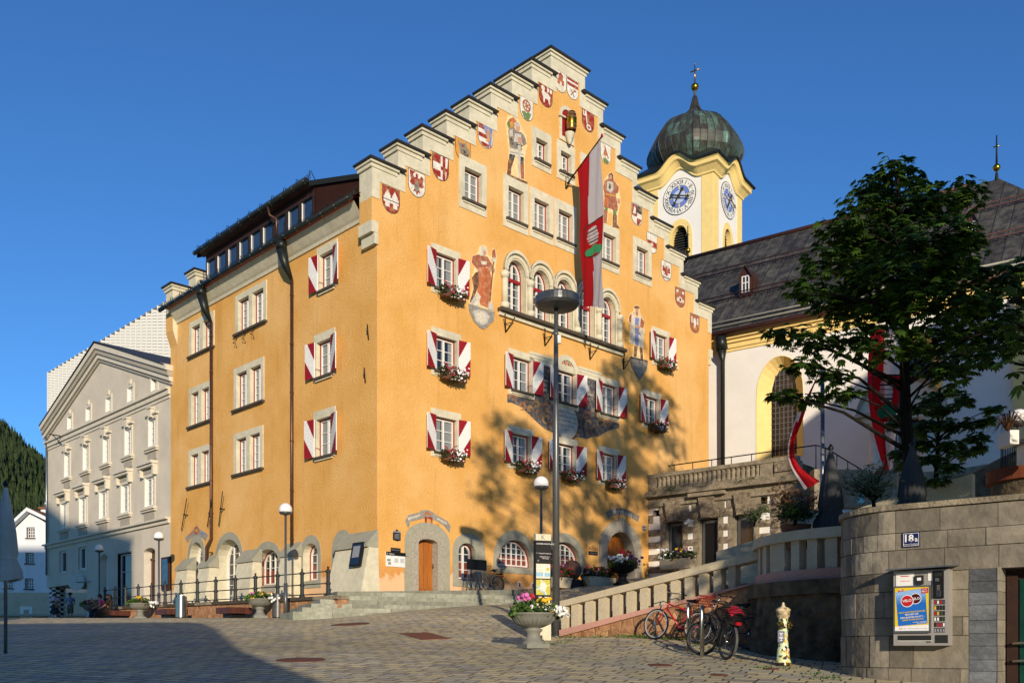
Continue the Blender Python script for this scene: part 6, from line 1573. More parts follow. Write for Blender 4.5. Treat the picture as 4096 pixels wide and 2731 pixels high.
PR_ = [(r_ * pxm * 1.0, EYE + (HY - (200 + y / 1.3868)) / FOC * DYc) for r_, y in prof]
fine = []
for i in range(len(PR_) - 1):
 for k in range(2): fine.append((lerp(PR_[i][0], PR_[i + 1][0], k / 2), lerp(PR_[i][1], PR_[i + 1][1], k / 2)))
fine.append(PR_[-1])
d = MB(); rng = random.Random(3); NS = 8; PP = 5
ca0 = AC + math.pi / 8
def dp(r_, a8):
 """octagonal section: a8 in 0..8"""
 k = math.floor(a8); f = a8 - k
 a = ca0 + k * math.pi / 4; b_ = a + math.pi / 4
 p = Vector((math.cos(a), math.sin(a))).lerp(Vector((math.cos(b_), math.sin(b_))), f)
 q = p.normalized()
 return (p.lerp(q, .35)) * r_
for s_ in range(NS * PP):
 a, b_ = s_ / PP, (s_ + 1) / PP
 off = rng.randint(0, 3); tv = rng.random()
 for i in range(len(fine) - 1):
  if (i + off) % 4 == 0: tv = rng.random()
  (r0, z0), (r1, z1) = fine[i], fine[i + 1]
  P = []
  for r_, z, aa in ((r1, z1, a), (r1, z1, b_), (r0, z0, b_), (r0, z0, a)):
   q = dp(r_, aa - 1e-6 if aa == b_ else aa); P.append((DC.x + q.x, DC.y + q.y, z))
  d.add(P, [(0, 1, 2, 3)], m_dome, tv, False)
 pts = []
 for i in range(2, len(fine)):
  q = dp(fine[i][0] + .012, a); pts.append((DC.x + q.x, DC.y + q.y, fine[i][1]))
 d.tube(pts, .05 if s_ % PP == 0 else .028, m_dome, 4, .15)
d = d.build('onion_dome', TW)
b = MB()
zbal = EYE + (HY - (200 + 207 / 1.3868)) / FOC * DYc; zt_ = fine[0][1]
c0 = Vector((DC.x, DC.y, 0))
b.lathe([(.1, zt_ - .1), (.12, zt_ + .2), (.08, zbal - .3)], c0, m_dome, 8, .9); b.ball(c0 + Vector((0, 0, zbal)), .31, m_gold, 16)
zx = EYE + (HY - (200 + 80 / 1.3868)) / FOC * DYc
b.tube([c0 + Vector((0, 0, zbal + .3)), c0 + Vector((0, 0, zx))], [.06, .035], m_gold, 6)
zc_ = lerp(zbal, zx, .72); ux = Vector((UC.x, UC.y, 0))
b.tube([c0 - ux * .33 + Vector((0, 0, zc_)), c0 + ux * .33 + Vector((0, 0, zc_))], .05, m_gold, 6)
for e_ in (-1, 1): b.ball(c0 + ux * .33 * e_ + Vector((0, 0, zc_)), .07, m_gold, 6)
b.ball(c0 + Vector((0, 0, zx)), .06, m_gold, 6); b.build('cross', TW)
VT = Vector((.769, -.639, 0)); NT = Vector((-.639, -.769, 0))
PT = Plane((6.9, 47.7), VT, NT)
TB = thing('terrace_building', 'low weathered stone pavilion with rock-faced bands and balustrade between town hall and church', 'building', (10, 45, 4.8))
def r_(u, v, o=0): return PT.px(Q('R', u, v), o)
Wt = r_(1830, 400)[0]
zA_ = [r_(u, v)[1] for u, v in ((250, 272), (1000, 185), (1400, 120))]; zTop = sum(zA_) / 3
zL = (r_(100, 490)[1] + r_(1500, 310)[1]) / 2         # underside of the dark ledge
zS = zTop - 1.15
rows_ = [((305, 505), (855, 1235)), ((695, 920), (795, 1300)), ((1110, 1340), (745, 1170))]
ops = []
for (u0, u1), (v1, v0) in rows_: ops.append([r_(u0, (v0 + v1) / 2)[0], r_(u1, (v0 + v1) / 2)[0], r_((u0 + u1) / 2, v0)[1], r_((u0 + u1) / 2, v1)[1]])
zl = sum(o[3] for o in ops) / 3
for o in ops: o[3] = zl
ops[1][2] = 4.6
vent = [r_(1390, 600)[0], r_(1500, 600)[0], r_(1445, 630)[1], r_(1445, 550)[1]]; vent2 = [r_(160, 740)[0], r_(245, 740)[0], r_(200, 775)[1], r_(200, 705)[1]]
holes = [arch(*o) for o in ops + [vent, vent2]]
b = MB(); b.prism(PT, [(0, 4), (Wt, 4), (Wt, zS), (0, zS)], -3, 0, m_whitewall, holes=holes); b.build('wall', TB)
for i, o in enumerate(ops + [vent, vent2]):
 b = MB(); P0 = arch(*o); b.add([PT.w(x, z, -.3) for x, z in P0], [(0, 1, 2, 3)], m_blackboard)
 for k in range(4): b.quad(PT.w(*P0[(k + 1) % 4], -.3), PT.w(*P0[k], -.3), PT.w(*P0[k], .02), PT.w(*P0[(k + 1) % 4], .02), m_oldstone)
 if i < 3: b.pbox(PT, o[0] + .05, o[1] - .05, o[2], o[3] - .06, -.3, -.24, m_poledark); b.pbox(PT, o[0] + .2, o[1] - .2, o[2] + .15, o[3] - .2, -.24, -.235, m_glass if i != 1 else m_blackboard)
 b.build(('window', 'door', 'window', 'vent', 'vent')[i], TB)
rng = random.Random(8)
def rust(t0, t1, z0, z1, pr=.14):
 """a run of rock-faced blocks with broken faces"""
 t = t0; b = MB()
 while t < t1 - .02:
  w = min(rng.uniform(.5, 1.1), t1 - t)
  if t1 - t - w < .25: w = t1 - t
  nx, nz = max(2, int(w / .16)), max(2, int((z1 - z0) / .14))
  V = []
  for j in range(nz + 1):
   for i in range(nx + 1):
    e = i in (0, nx) or j in (0, nz)
    V.append(PT.w(t + .008 + (w - .016) * i / nx, z0 + .008 + (z1 - z0 - .016) * j / nz, (pr * .45 if e else pr + rng.uniform(-.05, .05))))
  F_ = [(j * (nx + 1) + i, j * (nx + 1) + i + 1, (j + 1) * (nx + 1) + i + 1, (j + 1) * (nx + 1) + i) for j in range(nz) for i in range(nx)]
  b.add(V, F_, m_rustic, .5)
  b.pbox(PT, t + .008, t + w - .008, z0 + .008, z1 - .008, -.05, pr * .45 - .002, m_oldstone)
  t += w
 b.build('rustic_band', TB)
def band(z0, z1, t0=0.0, t1=None, pr=.14):
 t1 = Wt if t1 is None else t1; cuts = sorted([(o[0], o[1]) for o in ops + [vent, vent2] if o[2] < z1 - .02 and o[3] > z0 + .02]); t = t0
 for a, c in cuts:
  if a > t and a <= t1 + .01: rust(t, min(a, t1), z0, z1, pr)
  t = max(t, c)
 if t < t1: rust(t, t1, z0, z1, pr)
tp_ = r_(1545, 700)[0]
for k in range(5):
 z0 = zl - .62 * (k + 1) - .0
 band(z0 - .02, z0 + .3, 0, tp_)
 for o in ops:                                              # grey jamb strips
  pass
band(zl + .02, zl + .42, 0, tp_, .17)
band(zl + .95, zl + 1.3, 0, tp_, .1)
z = 4.4
while z < zl + 1.25:
 rust(tp_ + .02, Wt + .02, z, z + .5, .2); z += .51
b = MB()
for o in ops:
 c = (o[0] + o[1]) / 2
 for sx in (o[0] - .3, o[1]): b.pbox(PT, sx + .02, sx + .28, o[2], o[3], 0, .05, m_oldstone)
 b.pbox(PT, o[0] - .35, o[1] + .35, zl + .43, zl + .94, 0, .07, m_oldstone); b.prism(PT, [(c - .25, zl), (c + .25, zl), (c + .42, zl + 1.0), (c - .42, zl + 1.0)], 0, .3, m_rustic)
 b.pbox(PT, o[0] - .2, o[1] + .2, o[2] - .14, o[2] - .02, 0, .16, m_oldstone)
b.pbox(PT, ops[1][0] - .4, ops[1][1] + .5, zl + 1.05, zl + 1.22, 0, .42, m_oldstone)
b.build('door_lintel', TB)
b = MB()
for z0, z1, o in ((zl + 1.32, zS - .5, .1), (zS - .5, zS - .36, .18), (zS - .36, zS - .02, .12), (zS - .02, zS + .16, .42), (zS + .16, zS + .26, .34)): b.pbox(PT, -.05, Wt + o, z0, z1 - .004, -3.0, o, m_oldstone)
b.build('ledge', TB)
PTS = Plane((PT.w(Wt, 0).x, PT.w(Wt, 0).y), (-NT.x, -NT.y), VT)
b = MB(); b.pbox(PTS, 0.02, 9, 4, zS - .45, -.5, 0, m_whitewall); b.pbox(PTS, .45, 9, zS - .44, zTop - .25, -.3, .05, m_darkrock); b.build('side_wall', TB)
bt = MB(); bt.pbox(PT, -.1, Wt + .1, zTop - .18, zTop, -.3, .14, m_oldstone); bt.pbox(PT, -.1, tp_ - .5, zS + .27, zS + .42, -.22, .1, m_oldstone)
bt.build('balustrade_coping', TB)
ub = [(255 + 0, 320)]; t0b, t1b = r_(228, 330)[0], r_(1385, 160)[0]; nb_ = 22
for i in range(nb_):
 c = lerp(t0b, t1b, i / (nb_ - 1)); h0, h1 = zS + .42, zTop - .18; m_ = MB()
 m_.lathe([(.15, h0), (.15, h0 + .07), (.1, h0 + .12), (.13, lerp(h0, h1, .35)), (.13, lerp(h0, h1, .65)), (.1, h1 - .12), (.16, h1 - .05), (.16, h1)], PT.w(c, 0, -.06), m_oldstone, 8); m_.build('baluster', TB)
for a, c in ((-.1, t0b - .15), (t1b + .15, r_(1575, 150)[0]), (r_(1590, 150)[0], Wt + .05)): b = MB(); b.pbox(PT, a, c, zS + .27, zTop - .18, -.28, .1, m_oldstone); b.build('balustrade_pier', TB)
b = MB(); b.pbox(PT, r_(1600, 120)[0], Wt - .1, zS + .5, zTop - .26, .1, .2, m_rustic); b.pbox(PTS, 0, .5, zS + .27, zTop - .18, -.2, .12, m_oldstone); b.build('balustrade_pier', TB)
rl = MB(); o_ = -1.6; tA, tB_ = r_(190, 215, o_)[0], r_(1560, 30, o_)[0]; zR = (r_(190, 215, o_)[1] + r_(1130, 60, o_)[1]) / 2
pts = [PT.w(tA, zR, o_), PT.w(Wt + .3, zR, o_), PTS.w(2.0, zR - .1, .6), PTS.w(9, zR - .6, .6)]
rl.tube(pts, .03, m_iron, 6)
for k in range(9):
 p = PT.w(lerp(tA, Wt + .3, k / 8), zR, o_); rl.tube([p, p - Vector((0, 0, 1.1))], .022, m_iron, 6)
for k in range(6):
 p = pts[2].lerp(pts[3], k / 5); rl.tube([p, p - Vector((0, 0, 1.1))], .022, m_iron, 6)
tag(rl.build('terrace_railing'), 'thin black iron railing on top of the stone terrace below the church window', 'railing')
b = MB(); p = r_(600, 840); c = PT.w(p[0], p[1], .25); b.ball(c, .12, m_paper, 10); b.tube([c, PT.w(p[0], p[1] + .1, .05)], .04, m_paper, 6); b.tube([c - Vector((0, 0, .05)), c + NT * .2 - Vector((.05, 0, .12))], .07, m_paper, 8); tag(b.build('security_camera'), 'small white dome camera on the pavilion wall between two dark openings', 'camera')
PM = PC.shift(o=3.2)
tm = PM.px(Q('S', 560, 800))[0]
mp_ = thing('memorial_portal', 'pale baroque stone portal with columns and curved pediment behind the barrel flag', 'portal', PM.w(tm, 5, 0), AC)
zc_ = PM.px(Q('S', 240, 480))[1]; zb_ = PM.px(Q('S', 270, 1000))[1]; hw_ = tm - PM.px(Q('S', 275, 700))[0]
b = MB(); b.pbox(PM, tm - hw_ - .7, tm + hw_ + .7, 3.5, zb_ - .6, -1.2, .3, m_rtrim); b.pbox(PM, tm - hw_ - .5, tm + hw_ + .5, zb_ - .6, zb_, -1.0, .15, m_rtrim)
b.pbox(PM, tm - hw_ + .4, tm + hw_ - .4, zb_, zc_ - .3, -1.0, -.4, m_rtrim); b.build('pedestal', mp_)
for s_ in (-1, 1):
 b = MB(); c = PM.w(tm + s_ * hw_, 0, -.2); b.lathe([(.42, zb_), (.42, zb_ + .15), (.33, zb_ + .25), (.3, zb_ + 2), (.27, zc_ - .6), (.33, zc_ - .5), (.42, zc_ - .3)], c, m_rtrim, 14); b.build('column', mp_)
b = MB(); b.pbox(PM, tm - hw_ - .6, tm + hw_ + .6, zc_ - .3, zc_ + .0, -1, .2, m_rtrim); b.pbox(PM, tm - hw_ - .85, tm + hw_ + .85, zc_, zc_ + .18, -1, .45, m_rtrimd)
A_ = circ(tm, zc_ + .15, hw_ + .8, 1.7, 14, 0, math.pi); b.prism(PM, A_, -.9, .1, m_rtrim)
for k in range(14):
 p, q = A_[k], A_[k + 1]; b.quad(PM.w(p[0], p[1], .45), PM.w(q[0], q[1], .45), PM.w(q[0], q[1] - .25, .1), PM.w(p[0], p[1] - .25, .1), m_rtrimd); b.quad(PM.w(p[0], p[1], -.9), PM.w(q[0], q[1], -.9), PM.w(q[0], q[1], .45), PM.w(p[0], p[1], .45), m_gutter)
b.build('pediment', mp_)
b = MB(); b.pbox(PM, tm - 1.1, tm + .9, zb_ + .5, zb_ + 4, -.4, -.35, m_glass); p = PM.px(Q('S', 505, 1240)); b.lathe([(0, 0), (1.0, 0), (1.0, .1), (0, .14)], PM.w(tm - .3, p[1] + .1, .3), m_dome, 20, .3, M=Matrix.Rotation(-math.pi / 2, 4, 'X').to_4x4() if False else (Matrix.Rotation(AC, 4, 'Z') @ Matrix.Rotation(math.pi / 2, 4, 'X'))); b.build('relief', mp_)
RA, RBv = Vector((1.18, 23.5, 0)), Vector((5.2, 20.2, 0))
va = (RBv - RA).normalized(); PR = Plane((RA.x, RA.y), va, (va.y, -va.x) if va.y * 0 + va.x * 0 else (-.6324, -.7747))
PR = Plane((RA.x, RA.y), (va.x, va.y), (va.y, -va.x))
RBL = thing('ramp_balustrade', 'sandy granite balustrade with square posts climbing along the ramp to the terrace', 'balustrade', (3, 22, 1.7))
def ri(u, v): return PR.px(Q('I', u, v))
def lineof(pts):
 P = [ri(*p) for p in pts]; return lambda t: lerp(P[0][1], P[-1][1], (t - P[0][0]) / (P[-1][0] - P[0][0]))
rt, rb, pt_, pb_ = lineof([(470, 945), (1800, 608)]), lineof([(470, 992), (1800, 672)]), lineof([(470, 1163), (1800, 838)]), lineof([(470, 1213), (1440, 952)])
Lr = (RBv - RA).length; tE = ri(455, 1000)[0]
def slab(f0, f1, ta, tb, o0, o1, m, nm, par, n=6):
 mb = MB(); w = PR.w
 for i in range(n):
  a, c = lerp(ta, tb, i / n), lerp(ta, tb, (i + 1) / n)
  mb.hexa([w(a, f0(a), o1), w(c, f0(c), o1), w(c, f0(c), o0), w(a, f0(a), o0), w(a, f1(a), o1), w(c, f1(c), o1), w(c, f1(c), o0), w(a, f1(a), o0)], m)
 return mb.build(nm, par)
slab(rb, rt, tE, Lr + .1, -.36, .02, m_granite, 'rail', RBL, 1)
slab(pb_, pt_, tE, Lr + .2, -.4, .05, m_pink, 'plinth', RBL, 1)
bal = [(458, 505), (530, 597), (635, 700), (735, 805), (843, 908), (947, 1010), (1050, 1115), (1155, 1243), (1280, 1347), (1387, 1455), (1495, 1563), (1605, 1673), (1715, 1783)]
for u0, u1 in bal:
 a, c = ri(u0, 1000)[0], ri(u1, 900)[0]; w = PR.w
 if u0 == 458: a = tE
 mb = MB(); wd = (c - a) * .82
 mb.hexa([w(a, pt_(a) - .02, -.04), w(a + wd, pt_(a + wd) - .02, -.04), w(a + wd, pt_(a + wd) - .02, -.3), w(a, pt_(a) - .02, -.3), w(a, rb(a) + .01, -.04), w(a + wd, rb(a + wd) + .01, -.04), w(a + wd, rb(a + wd) + .01, -.3), w(a, rb(a) + .01, -.3)], m_granite); mb.build('baluster', RBL)
def gl(t): p = PR.w(t, 0, .1); return gz(p.x, p.y) - .4
slab(gl, pb_, tE + .05, Lr + .3, -.5, -.02, m_rubble, 'base_wall', RBL, 10)
PR2 = PR.shift(o=-3.4)
q = MB();
for i in range(8):
 a, c = lerp(2.6, Lr + 3.5, i / 8), lerp(2.6, Lr + 3.5, (i + 1) / 8); f = lambda t: 3.95 + .215 * (t - 2.6); w = PR2.w
 q.hexa([w(a, 2.4, .12), w(c, 2.4, .12), w(c, 2.4, -.12), w(a, 2.4, -.12), w(a, f(a), .12), w(c, f(c), .12), w(c, f(c), -.12), w(a, f(a), -.12)], m_granite)
tag(q.build('ramp_parapet'), 'plain dark granite parapet on the far side of the ramp behind the balustrade', 'parapet')
CB = thing('curved_balustrade', 'curved granite balustrade on a dark mossy stone bastion behind the bicycles', 'balustrade', (5, 18, 1.2))
CC, CRr = Vector((7.65, 19.55, 0)), 2.5
def cp(a, r_, z): return Vector((CC.x + r_ * math.cos(a), CC.y + r_ * math.sin(a), z))
def arcslab(a0, a1, r0, r1, z0, z1, m, nm, par, n=24, r0b=None, r1b=None, mb=None):
 own = mb is None; mb = mb or MB()
 for i in range(n):
  a, c = lerp(a0, a1, i / n), lerp(a0, a1, (i + 1) / n); rb_ = r1b or r1
  mb.hexa([cp(a, rb_, z0), cp(c, rb_, z0), cp(c, r0, z0), cp(a, r0, z0), cp(a, r1, z1), cp(c, r1, z1), cp(c, r0, z1), cp(a, r0, z1)], m)
 return mb.build(nm, par) if own else mb
a0_, a1_ = math.radians(152), math.radians(292)
arcslab(a0_, a1_, 2.22, 2.58, 3.55, 3.74, m_granite, 'rail', CB)
arcslab(a0_, a1_, 2.2, 2.56, 2.78, 2.98, m_pink, 'plinth', CB)
mb = arcslab(a0_, a1_, 2.1, 2.7, 2.5, 2.775, m_darkrock, '', None, mb=MB()); nA, nZ = 90, 26; rg = random.Random(3); V = []
for j in range(nZ + 1):
 for i in range(nA + 1): V.append(cp(lerp(a0_, a1_, i / nA), lerp(2.86, 2.62, j / nZ) + rg.uniform(-.05, .04) + .05 * math.sin(i * .7 + j) * math.sin(j * .9 + i * .33), lerp(.2, 2.5, j / nZ)))
mb.add(V, [(j * (nA + 1) + i, j * (nA + 1) + i + 1, (j + 1) * (nA + 1) + i + 1, (j + 1) * (nA + 1) + i) for j in range(nZ) for i in range(nA)], m_darkrock, .5, True); mb.build('base_wall', CB)
ang = a0_ + .05; k = 0
while ang < a1_ - .04:
 wd = .2 if k % 6 == 4 else .085
 arcslab(ang, ang + wd, 2.3, 2.5, 2.97, 3.56, m_granite, 'baluster', CB, 2); ang += wd + .075; k += 1
dirV = Vector((.792, -.610, 0)).normalized(); PV = Plane((5.758, 14.188), (dirV.x, dirV.y), (dirV.y, -dirV.x))
SW = thing('slate_wall', 'tall curved wall clad in large split slate blocks at the right edge of the square', 'wall', (6, 12.5, .6))
RV = 1.12; cV = PV.w(0, 0, -RV)
LA = RV * math.radians(76)
def vp(s, o=0.0):
 """s<0: round the curve; s>=0 straight towards the right"""
 if s >= 0: return PV.w(s, 0, o)
 if s > -LA:
  th = -s / RV; n = PV.n * math.cos(th) - PV.a * math.sin(th); return Vector((cV.x, cV.y, 0)) + n * (RV + o)
 th = LA / RV; n = PV.n * math.cos(th) - PV.a * math.sin(th); d = -(PV.a * math.cos(th) + PV.n * math.sin(th)); return Vector((cV.x, cV.y, 0)) + n * (RV + o) + d * (-s - LA)
def jv(u, v): return PV.px(Q('J', u, v))
zb = [1.5 + (z - 1.5) * 1.12 for z in (.2, .52, .86, 1.22, 1.65, 1.89, 2.24, 2.49, 2.79, 3.02, 3.32)]
sD0 = jv(2085, 900)[0]; sDk = jv(1842, 900)[0]; zDoor = jv(2100, 690)[1]
rng = random.Random(21); mb = MB(); sE = 3.9
for j in range(len(zb) - 1):
 s = -4.6 - rng.random() * .3
 while s < sE:
  curve = s < .0 and s > -LA - .3
  w_ = rng.uniform(.24, .36) if curve else rng.uniform(.42, .95)
  e = min(s + w_, sE)
  if s < -.01 and e > 0: e = 0.0 if s < -.12 else e
  z0, z1 = zb[j] + .005, zb[j + 1] - .005
  if s < sDk < e and z1 < zDoor + .1: e = sDk
  if s >= sDk - .01 and z1 < zDoor + .1: s = e; continue
  nn = 3 if curve else max(2, int((e - s) / .12)); nz = max(2, int((z1 - z0) / .1)); V = []
  base_o = rng.uniform(0, .018); ti = min(1, max(0, rng.gauss(.5, .25)))
  for b_ in range(nz + 1):
   for a_ in range(nn + 1):
    ed = a_ in (0, nn) or b_ in (0, nz); ss = lerp(s + .004, e - .004, a_ / nn)
    p = vp(ss, base_o + (0 if ed else rng.uniform(-.003, .010))); p.z = lerp(z0, z1, b_ / nz); V.append(p)
  mb.add(V, [(b_ * (nn + 1) + a_, b_ * (nn + 1) + a_ + 1, (b_ + 1) * (nn + 1) + a_ + 1, (b_ + 1) * (nn + 1) + a_) for b_ in range(nz) for a_ in range(nn)], m_ashlar, ti)
  for sa, sb, za, zb_ in ((s + .004, s + .004, z0, z1), (e - .004, e - .004, z1, z0)):
   p, q_ = vp(sa, base_o), vp(sb, base_o); p2, q2 = vp(sa, -.02), vp(sb, -.02)
   mb.quad(Vector((p2.x, p2.y, za)), Vector((p.x, p.y, za)), Vector((q_.x, q_.y, zb_)), Vector((q2.x, q2.y, zb_)), m_ashlar, ti * .7)
  for za in (z0, z1):
   P = []
   for ss, o in ((s + .004, -.02), (e - .004, -.02), (e - .004, base_o), (s + .004, base_o)):
    p = vp(ss, o); p.z = za; P.append(p)
   mb.add(P, [(0, 1, 2, 3)], m_ashlar, ti * .7)
  s = e
z = .05; sP = jv(2068, 900)[0] - .02
while z < zDoor - .02:
 h_ = min(rng.uniform(.13, .24), zDoor - z); s = sDk
 if zDoor - z - h_ < .07: h_ = zDoor - z
 while s < sP:
  e = min(s + rng.uniform(.25, .6), sP)
  if sP - e < .12: e = sP
  o = rng.uniform(0, .015); mb.pbox(PV, s + .003, e - .003, z + .003, z + h_ - .003, -.05, o, m_ashlard, rng.random()); s = e
 mb.pbox(PV, sP + .003, sD0, z + .003, z + h_ - .003, -.4, .012 + rng.uniform(0, .008), m_ashlar, .5 + .4 * rng.random()); z += h_
mb.build('slate_facing', SW)
bk = MB()
ss_ = [-4.8 + .24 * i for i in range(20)] + [0, .5, sD0 - .02]
for i in range(len(ss_) - 1):
 a, c = vp(ss_[i], -.012), vp(ss_[i + 1], -.012); bk.quad(Vector((a.x, a.y, .1)), Vector((c.x, c.y, .1)), Vector((c.x, c.y, zb[-1])), Vector((a.x, a.y, zb[-1])), m_gap)
bk.pbox(PV, sD0 - .1, sE, zDoor - .02, zb[-1], -.4, -.012, m_gap); bk.pbox(PV, .2, sE, 3.0, zb[-1] - .01, -.45, -.02, m_gap); bk.build('core', SW)
cpg = MB(); ss_ = [-4.8 + .2 * i for i in range(24)] + [0, .6, 1.4, 2.4, sE]
for i in range(len(ss_) - 1):
 P = []
 for z in (zb[-1] + .01, zb[-1] + .09):
  for s, o in ((ss_[i], .045), (ss_[i + 1], .045), (ss_[i + 1], -.4), (ss_[i], -.4)):
   p = vp(s, o); p.z = z; P.append(p)
 cpg.hexa(P, m_oldstone)
cpg.build('coping', SW)
d = MB(); m_ddoor = M('dark_brown_door', '33211a', .5, .2, 5); m_dgreen = M('dark_green_door_glass', '123a30', .12, .3, 3, spec=.7)
d.pbox(PV, sD0, sE + .6, .1, zDoor - .01, -.42, -.36, m_ddoor); d.pbox(PV, sD0 + .02, sD0 + .16, .1, zDoor - .1, -.36, -.28, m_ddoor); d.pbox(PV, sD0 + .18, sE + .5, .75, zDoor - .16, -.36, -.32, m_dgreen); d = d.build('door', SW)
h_ = MB(); q = jv(2200, 1215); h_.tube([PV.w(sD0 + .12, 1.55, -.28), PV.w(sD0 + .12, 1.55, -.16), PV.w(sD0 + .5, 1.58, -.14)], .02, m_steel, 8); h_.tube([PV.w(sD0 + .12, 1.3, -.28), PV.w(sD0 + .12, 1.3, -.16), PV.w(sD0 + .5, 1.33, -.14)], .02, m_steel, 8); h_.build('handle', d)
def vv(u, v, o=.3): return PV.px(Q('V', u, v), o)
OV = .24
x0, x1 = vv(62, 800, OV)[0], vv(1020, 800, OV)[0]; z1, z0 = vv(500, 128, OV)[1], vv(500, 1438, OV)[1]
VX = lambda u: x0 + (u - 62) / (1020 - 62) * (x1 - x0)
VZ = lambda v: z1 - (v - 150) / (1438 - 150) * (z1 - z0)
VM = thing('vending_machine', 'silver wall vending machine with a blue and yellow poster on the slate wall', 'vending machine', PV.w((x0 + x1) / 2, z0, 0))
m_alu = M('silver_machine_front', 'a9a49c', .4, .06, 4, metal=.35, spec=.5); m_alud = M('dark_machine_panel', '2a2a28', .4, .1, 5)
b = MB(); b.pbox(PV, x0, x1, z0, z1, 0, OV, m_alu); b.pbox(PV, VX(790), VX(1010), VZ(1395), VZ(1260), OV, OV + .006, m_alud); b.pbox(PV, VX(140), VX(725), VZ(1350), VZ(1265), OV, OV + .006, m_alud); b.pbox(PV, VX(130), VX(735), VZ(1362), VZ(1352), OV, OV + .012, m_white); b.pbox(PV, VX(640), VX(720), VZ(1385), VZ(1362), OV, OV + .004, m_black); b.build('cabinet', VM)
b = MB(); P = [PV.w(x0 - .06, z1 + .03, 0), PV.w(x1 + .1, z1 + .06, 0), PV.w(x1 + .1, z1 + .02, OV + .2), PV.w(x0 - .06, z1 - .0, OV + .2)]; b.hexa(P + [p + Vector((0, 0, .02)) for p in P], m_galv); b.build('canopy', VM)
PO = OV + .06; pa, pb2 = VX(78), VX(735); pz1, pz0 = VZ(415), VZ(1215)
b = MB(); b.pbox(PV, pa, pb2, pz0, pz1, OV, PO, m_galv)
ia, ib, iz0, iz1 = VX(108), VX(700), VZ(1185), VZ(445)
m_pyel, m_pblu, m_pblu2, m_pred = [M('poster_' + nm, hx, .35, .03, 6, spec=.5) for nm, hx in (('yellow', 'e0c01a'), ('blue', '1f66b8'), ('pale_blue', '7fa6d8'), ('red', 'b5202a'))]
b.pbox(PV, ia, ib, iz0, iz1, PO, PO + .002, m_paper)
X = lambda f: lerp(ia, ib, f); Z = lambda f: lerp(iz0, iz1, f)
b.prism(PV, [(X(0), Z(.1)), (X(1), Z(.14)), (X(1), Z(1)), (X(0), Z(1))], PO, PO + .003, m_pyel)
b.prism(PV, [(X(.1), Z(.11)), (X(.97), Z(.17)), (X(.9), Z(.98)), (X(.02), Z(.9))], PO, PO + .004, m_pblu)
for k in range(5): b.prism(PV, [(X(.05 - .008 * k + .01), Z(.62 + .05 * k)), (X(.93 - .01 * k), Z(.66 + .05 * k)), (X(.905), Z(.97)), (X(.03), Z(.9))], PO, PO + .0042 + .0002 * k, M('poster_sky%d' % k if False else 'poster_sky', ('3a78c2', '4f86c8', '6394cf', '78a3d6', '8fb3dd')[k], .35, .02, 6, spec=.5))
for cx, cz, r1, m1 in ((.62, .74, .15, M('poster_dark_red_tin', '4a1420', .35, .1, 6)), (.37, .69, .17, m_pred)):
 asp = (ib - ia) / (iz1 - iz0)
 o_ = .006 if cx > .5 else .008
 b.prism(PV, circ(X(cx), Z(cz), r1 * (ib - ia) * 1.13, n=22), PO, PO + o_, m_paper); b.prism(PV, circ(X(cx), Z(cz), r1 * (ib - ia), n=22), PO, PO + o_ + .001, m1)
b.prism(PV, [(X(.1), Z(.9)), (X(.26), Z(.92)), (X(.26), Z(.97)), (X(.1), Z(.95))], PO, PO + .007, m_pred)
b.prism(PV, [(X(.79), Z(.85)), (X(.99), Z(.87)), (X(.99), Z(.98)), (X(.78), Z(.96))], PO, PO + .007, m_pred)
def fit(s_, fr, x_, z_, m1, o_=.009, rot=.08, bold=.02):
 g_ = text_geo(s_, bold, 0)[0]; b.text(s_, PV, X(x_), Z(z_), fr * (ib - ia) / max(v[0] for v in g_), PO + o_, m1, bold=bold, rot=rot)
for s_, fr, x_, z_, m1 in (('VELO NICOTINE POUCHES', .79, .51, .42, m_pyel), ('MACHEN DIR', .4, .51, .365, m_paper), ('DEN EINSTIEG FRUITY –', .72, .53, .30, m_paper), ('GANZ OHNE RAUCH!', .63, .54, .245, m_pyel), ('THE WEIRDLY WONDERFUL', .42, .74, .195, m_paper), ('NICOTINE POUCH', .28, .81, .172, m_paper), ('MEHR AUF VELO.COM', .34, .78, .15, m_pblu2)): fit(s_, fr, x_, z_, m1)
fit('VELO', .27, .37, .67, m_paper, .012, .1); fit('ELO', .18, .66, .715, m_paper, .0095, .1); fit('NEU', .12, .18, .925, m_paper); fit('EUROPE\'S', .13, .885, .935, m_paper); fit('No.1', .15, .885, .885, m_paper)
fit('NUR ÜBER 18', .13, .28, .045, m_black, .004, 0, 0); fit('Dieses Produkt enthält Nikotin und macht abhängig.', .56, .68, .045, m_black, .004, 0, 0); b.ring(PV, circ(X(.17), Z(.055), .016, n=12), circ(X(.17), Z(.055), .012, n=12), PO, PO + .005, m_pred)
b.build('poster', VM)
b = MB(); b.pbox(PV, VX(110), VX(425), VZ(410), VZ(190), OV, OV + .01, m_paper); b.pbox(PV, VX(190), VX(340), VZ(250), VZ(235), OV + .01, OV + .011, m_pred); b.pbox(PV, VX(190), VX(360), VZ(330), VZ(322), OV + .01, OV + .011, m_pred); b.pbox(PV, VX(465), VX(600), VZ(390), VZ(240), OV, OV + .05, m_alud); b.pbox(PV, VX(495), VX(565), VZ(330), VZ(280), OV + .05, OV + .052, m_paper); b.pbox(PV, VX(670), VX(760), VZ(335), VZ(195), OV, OV + .006, m_paper); b.build('instruction_panel', VM)
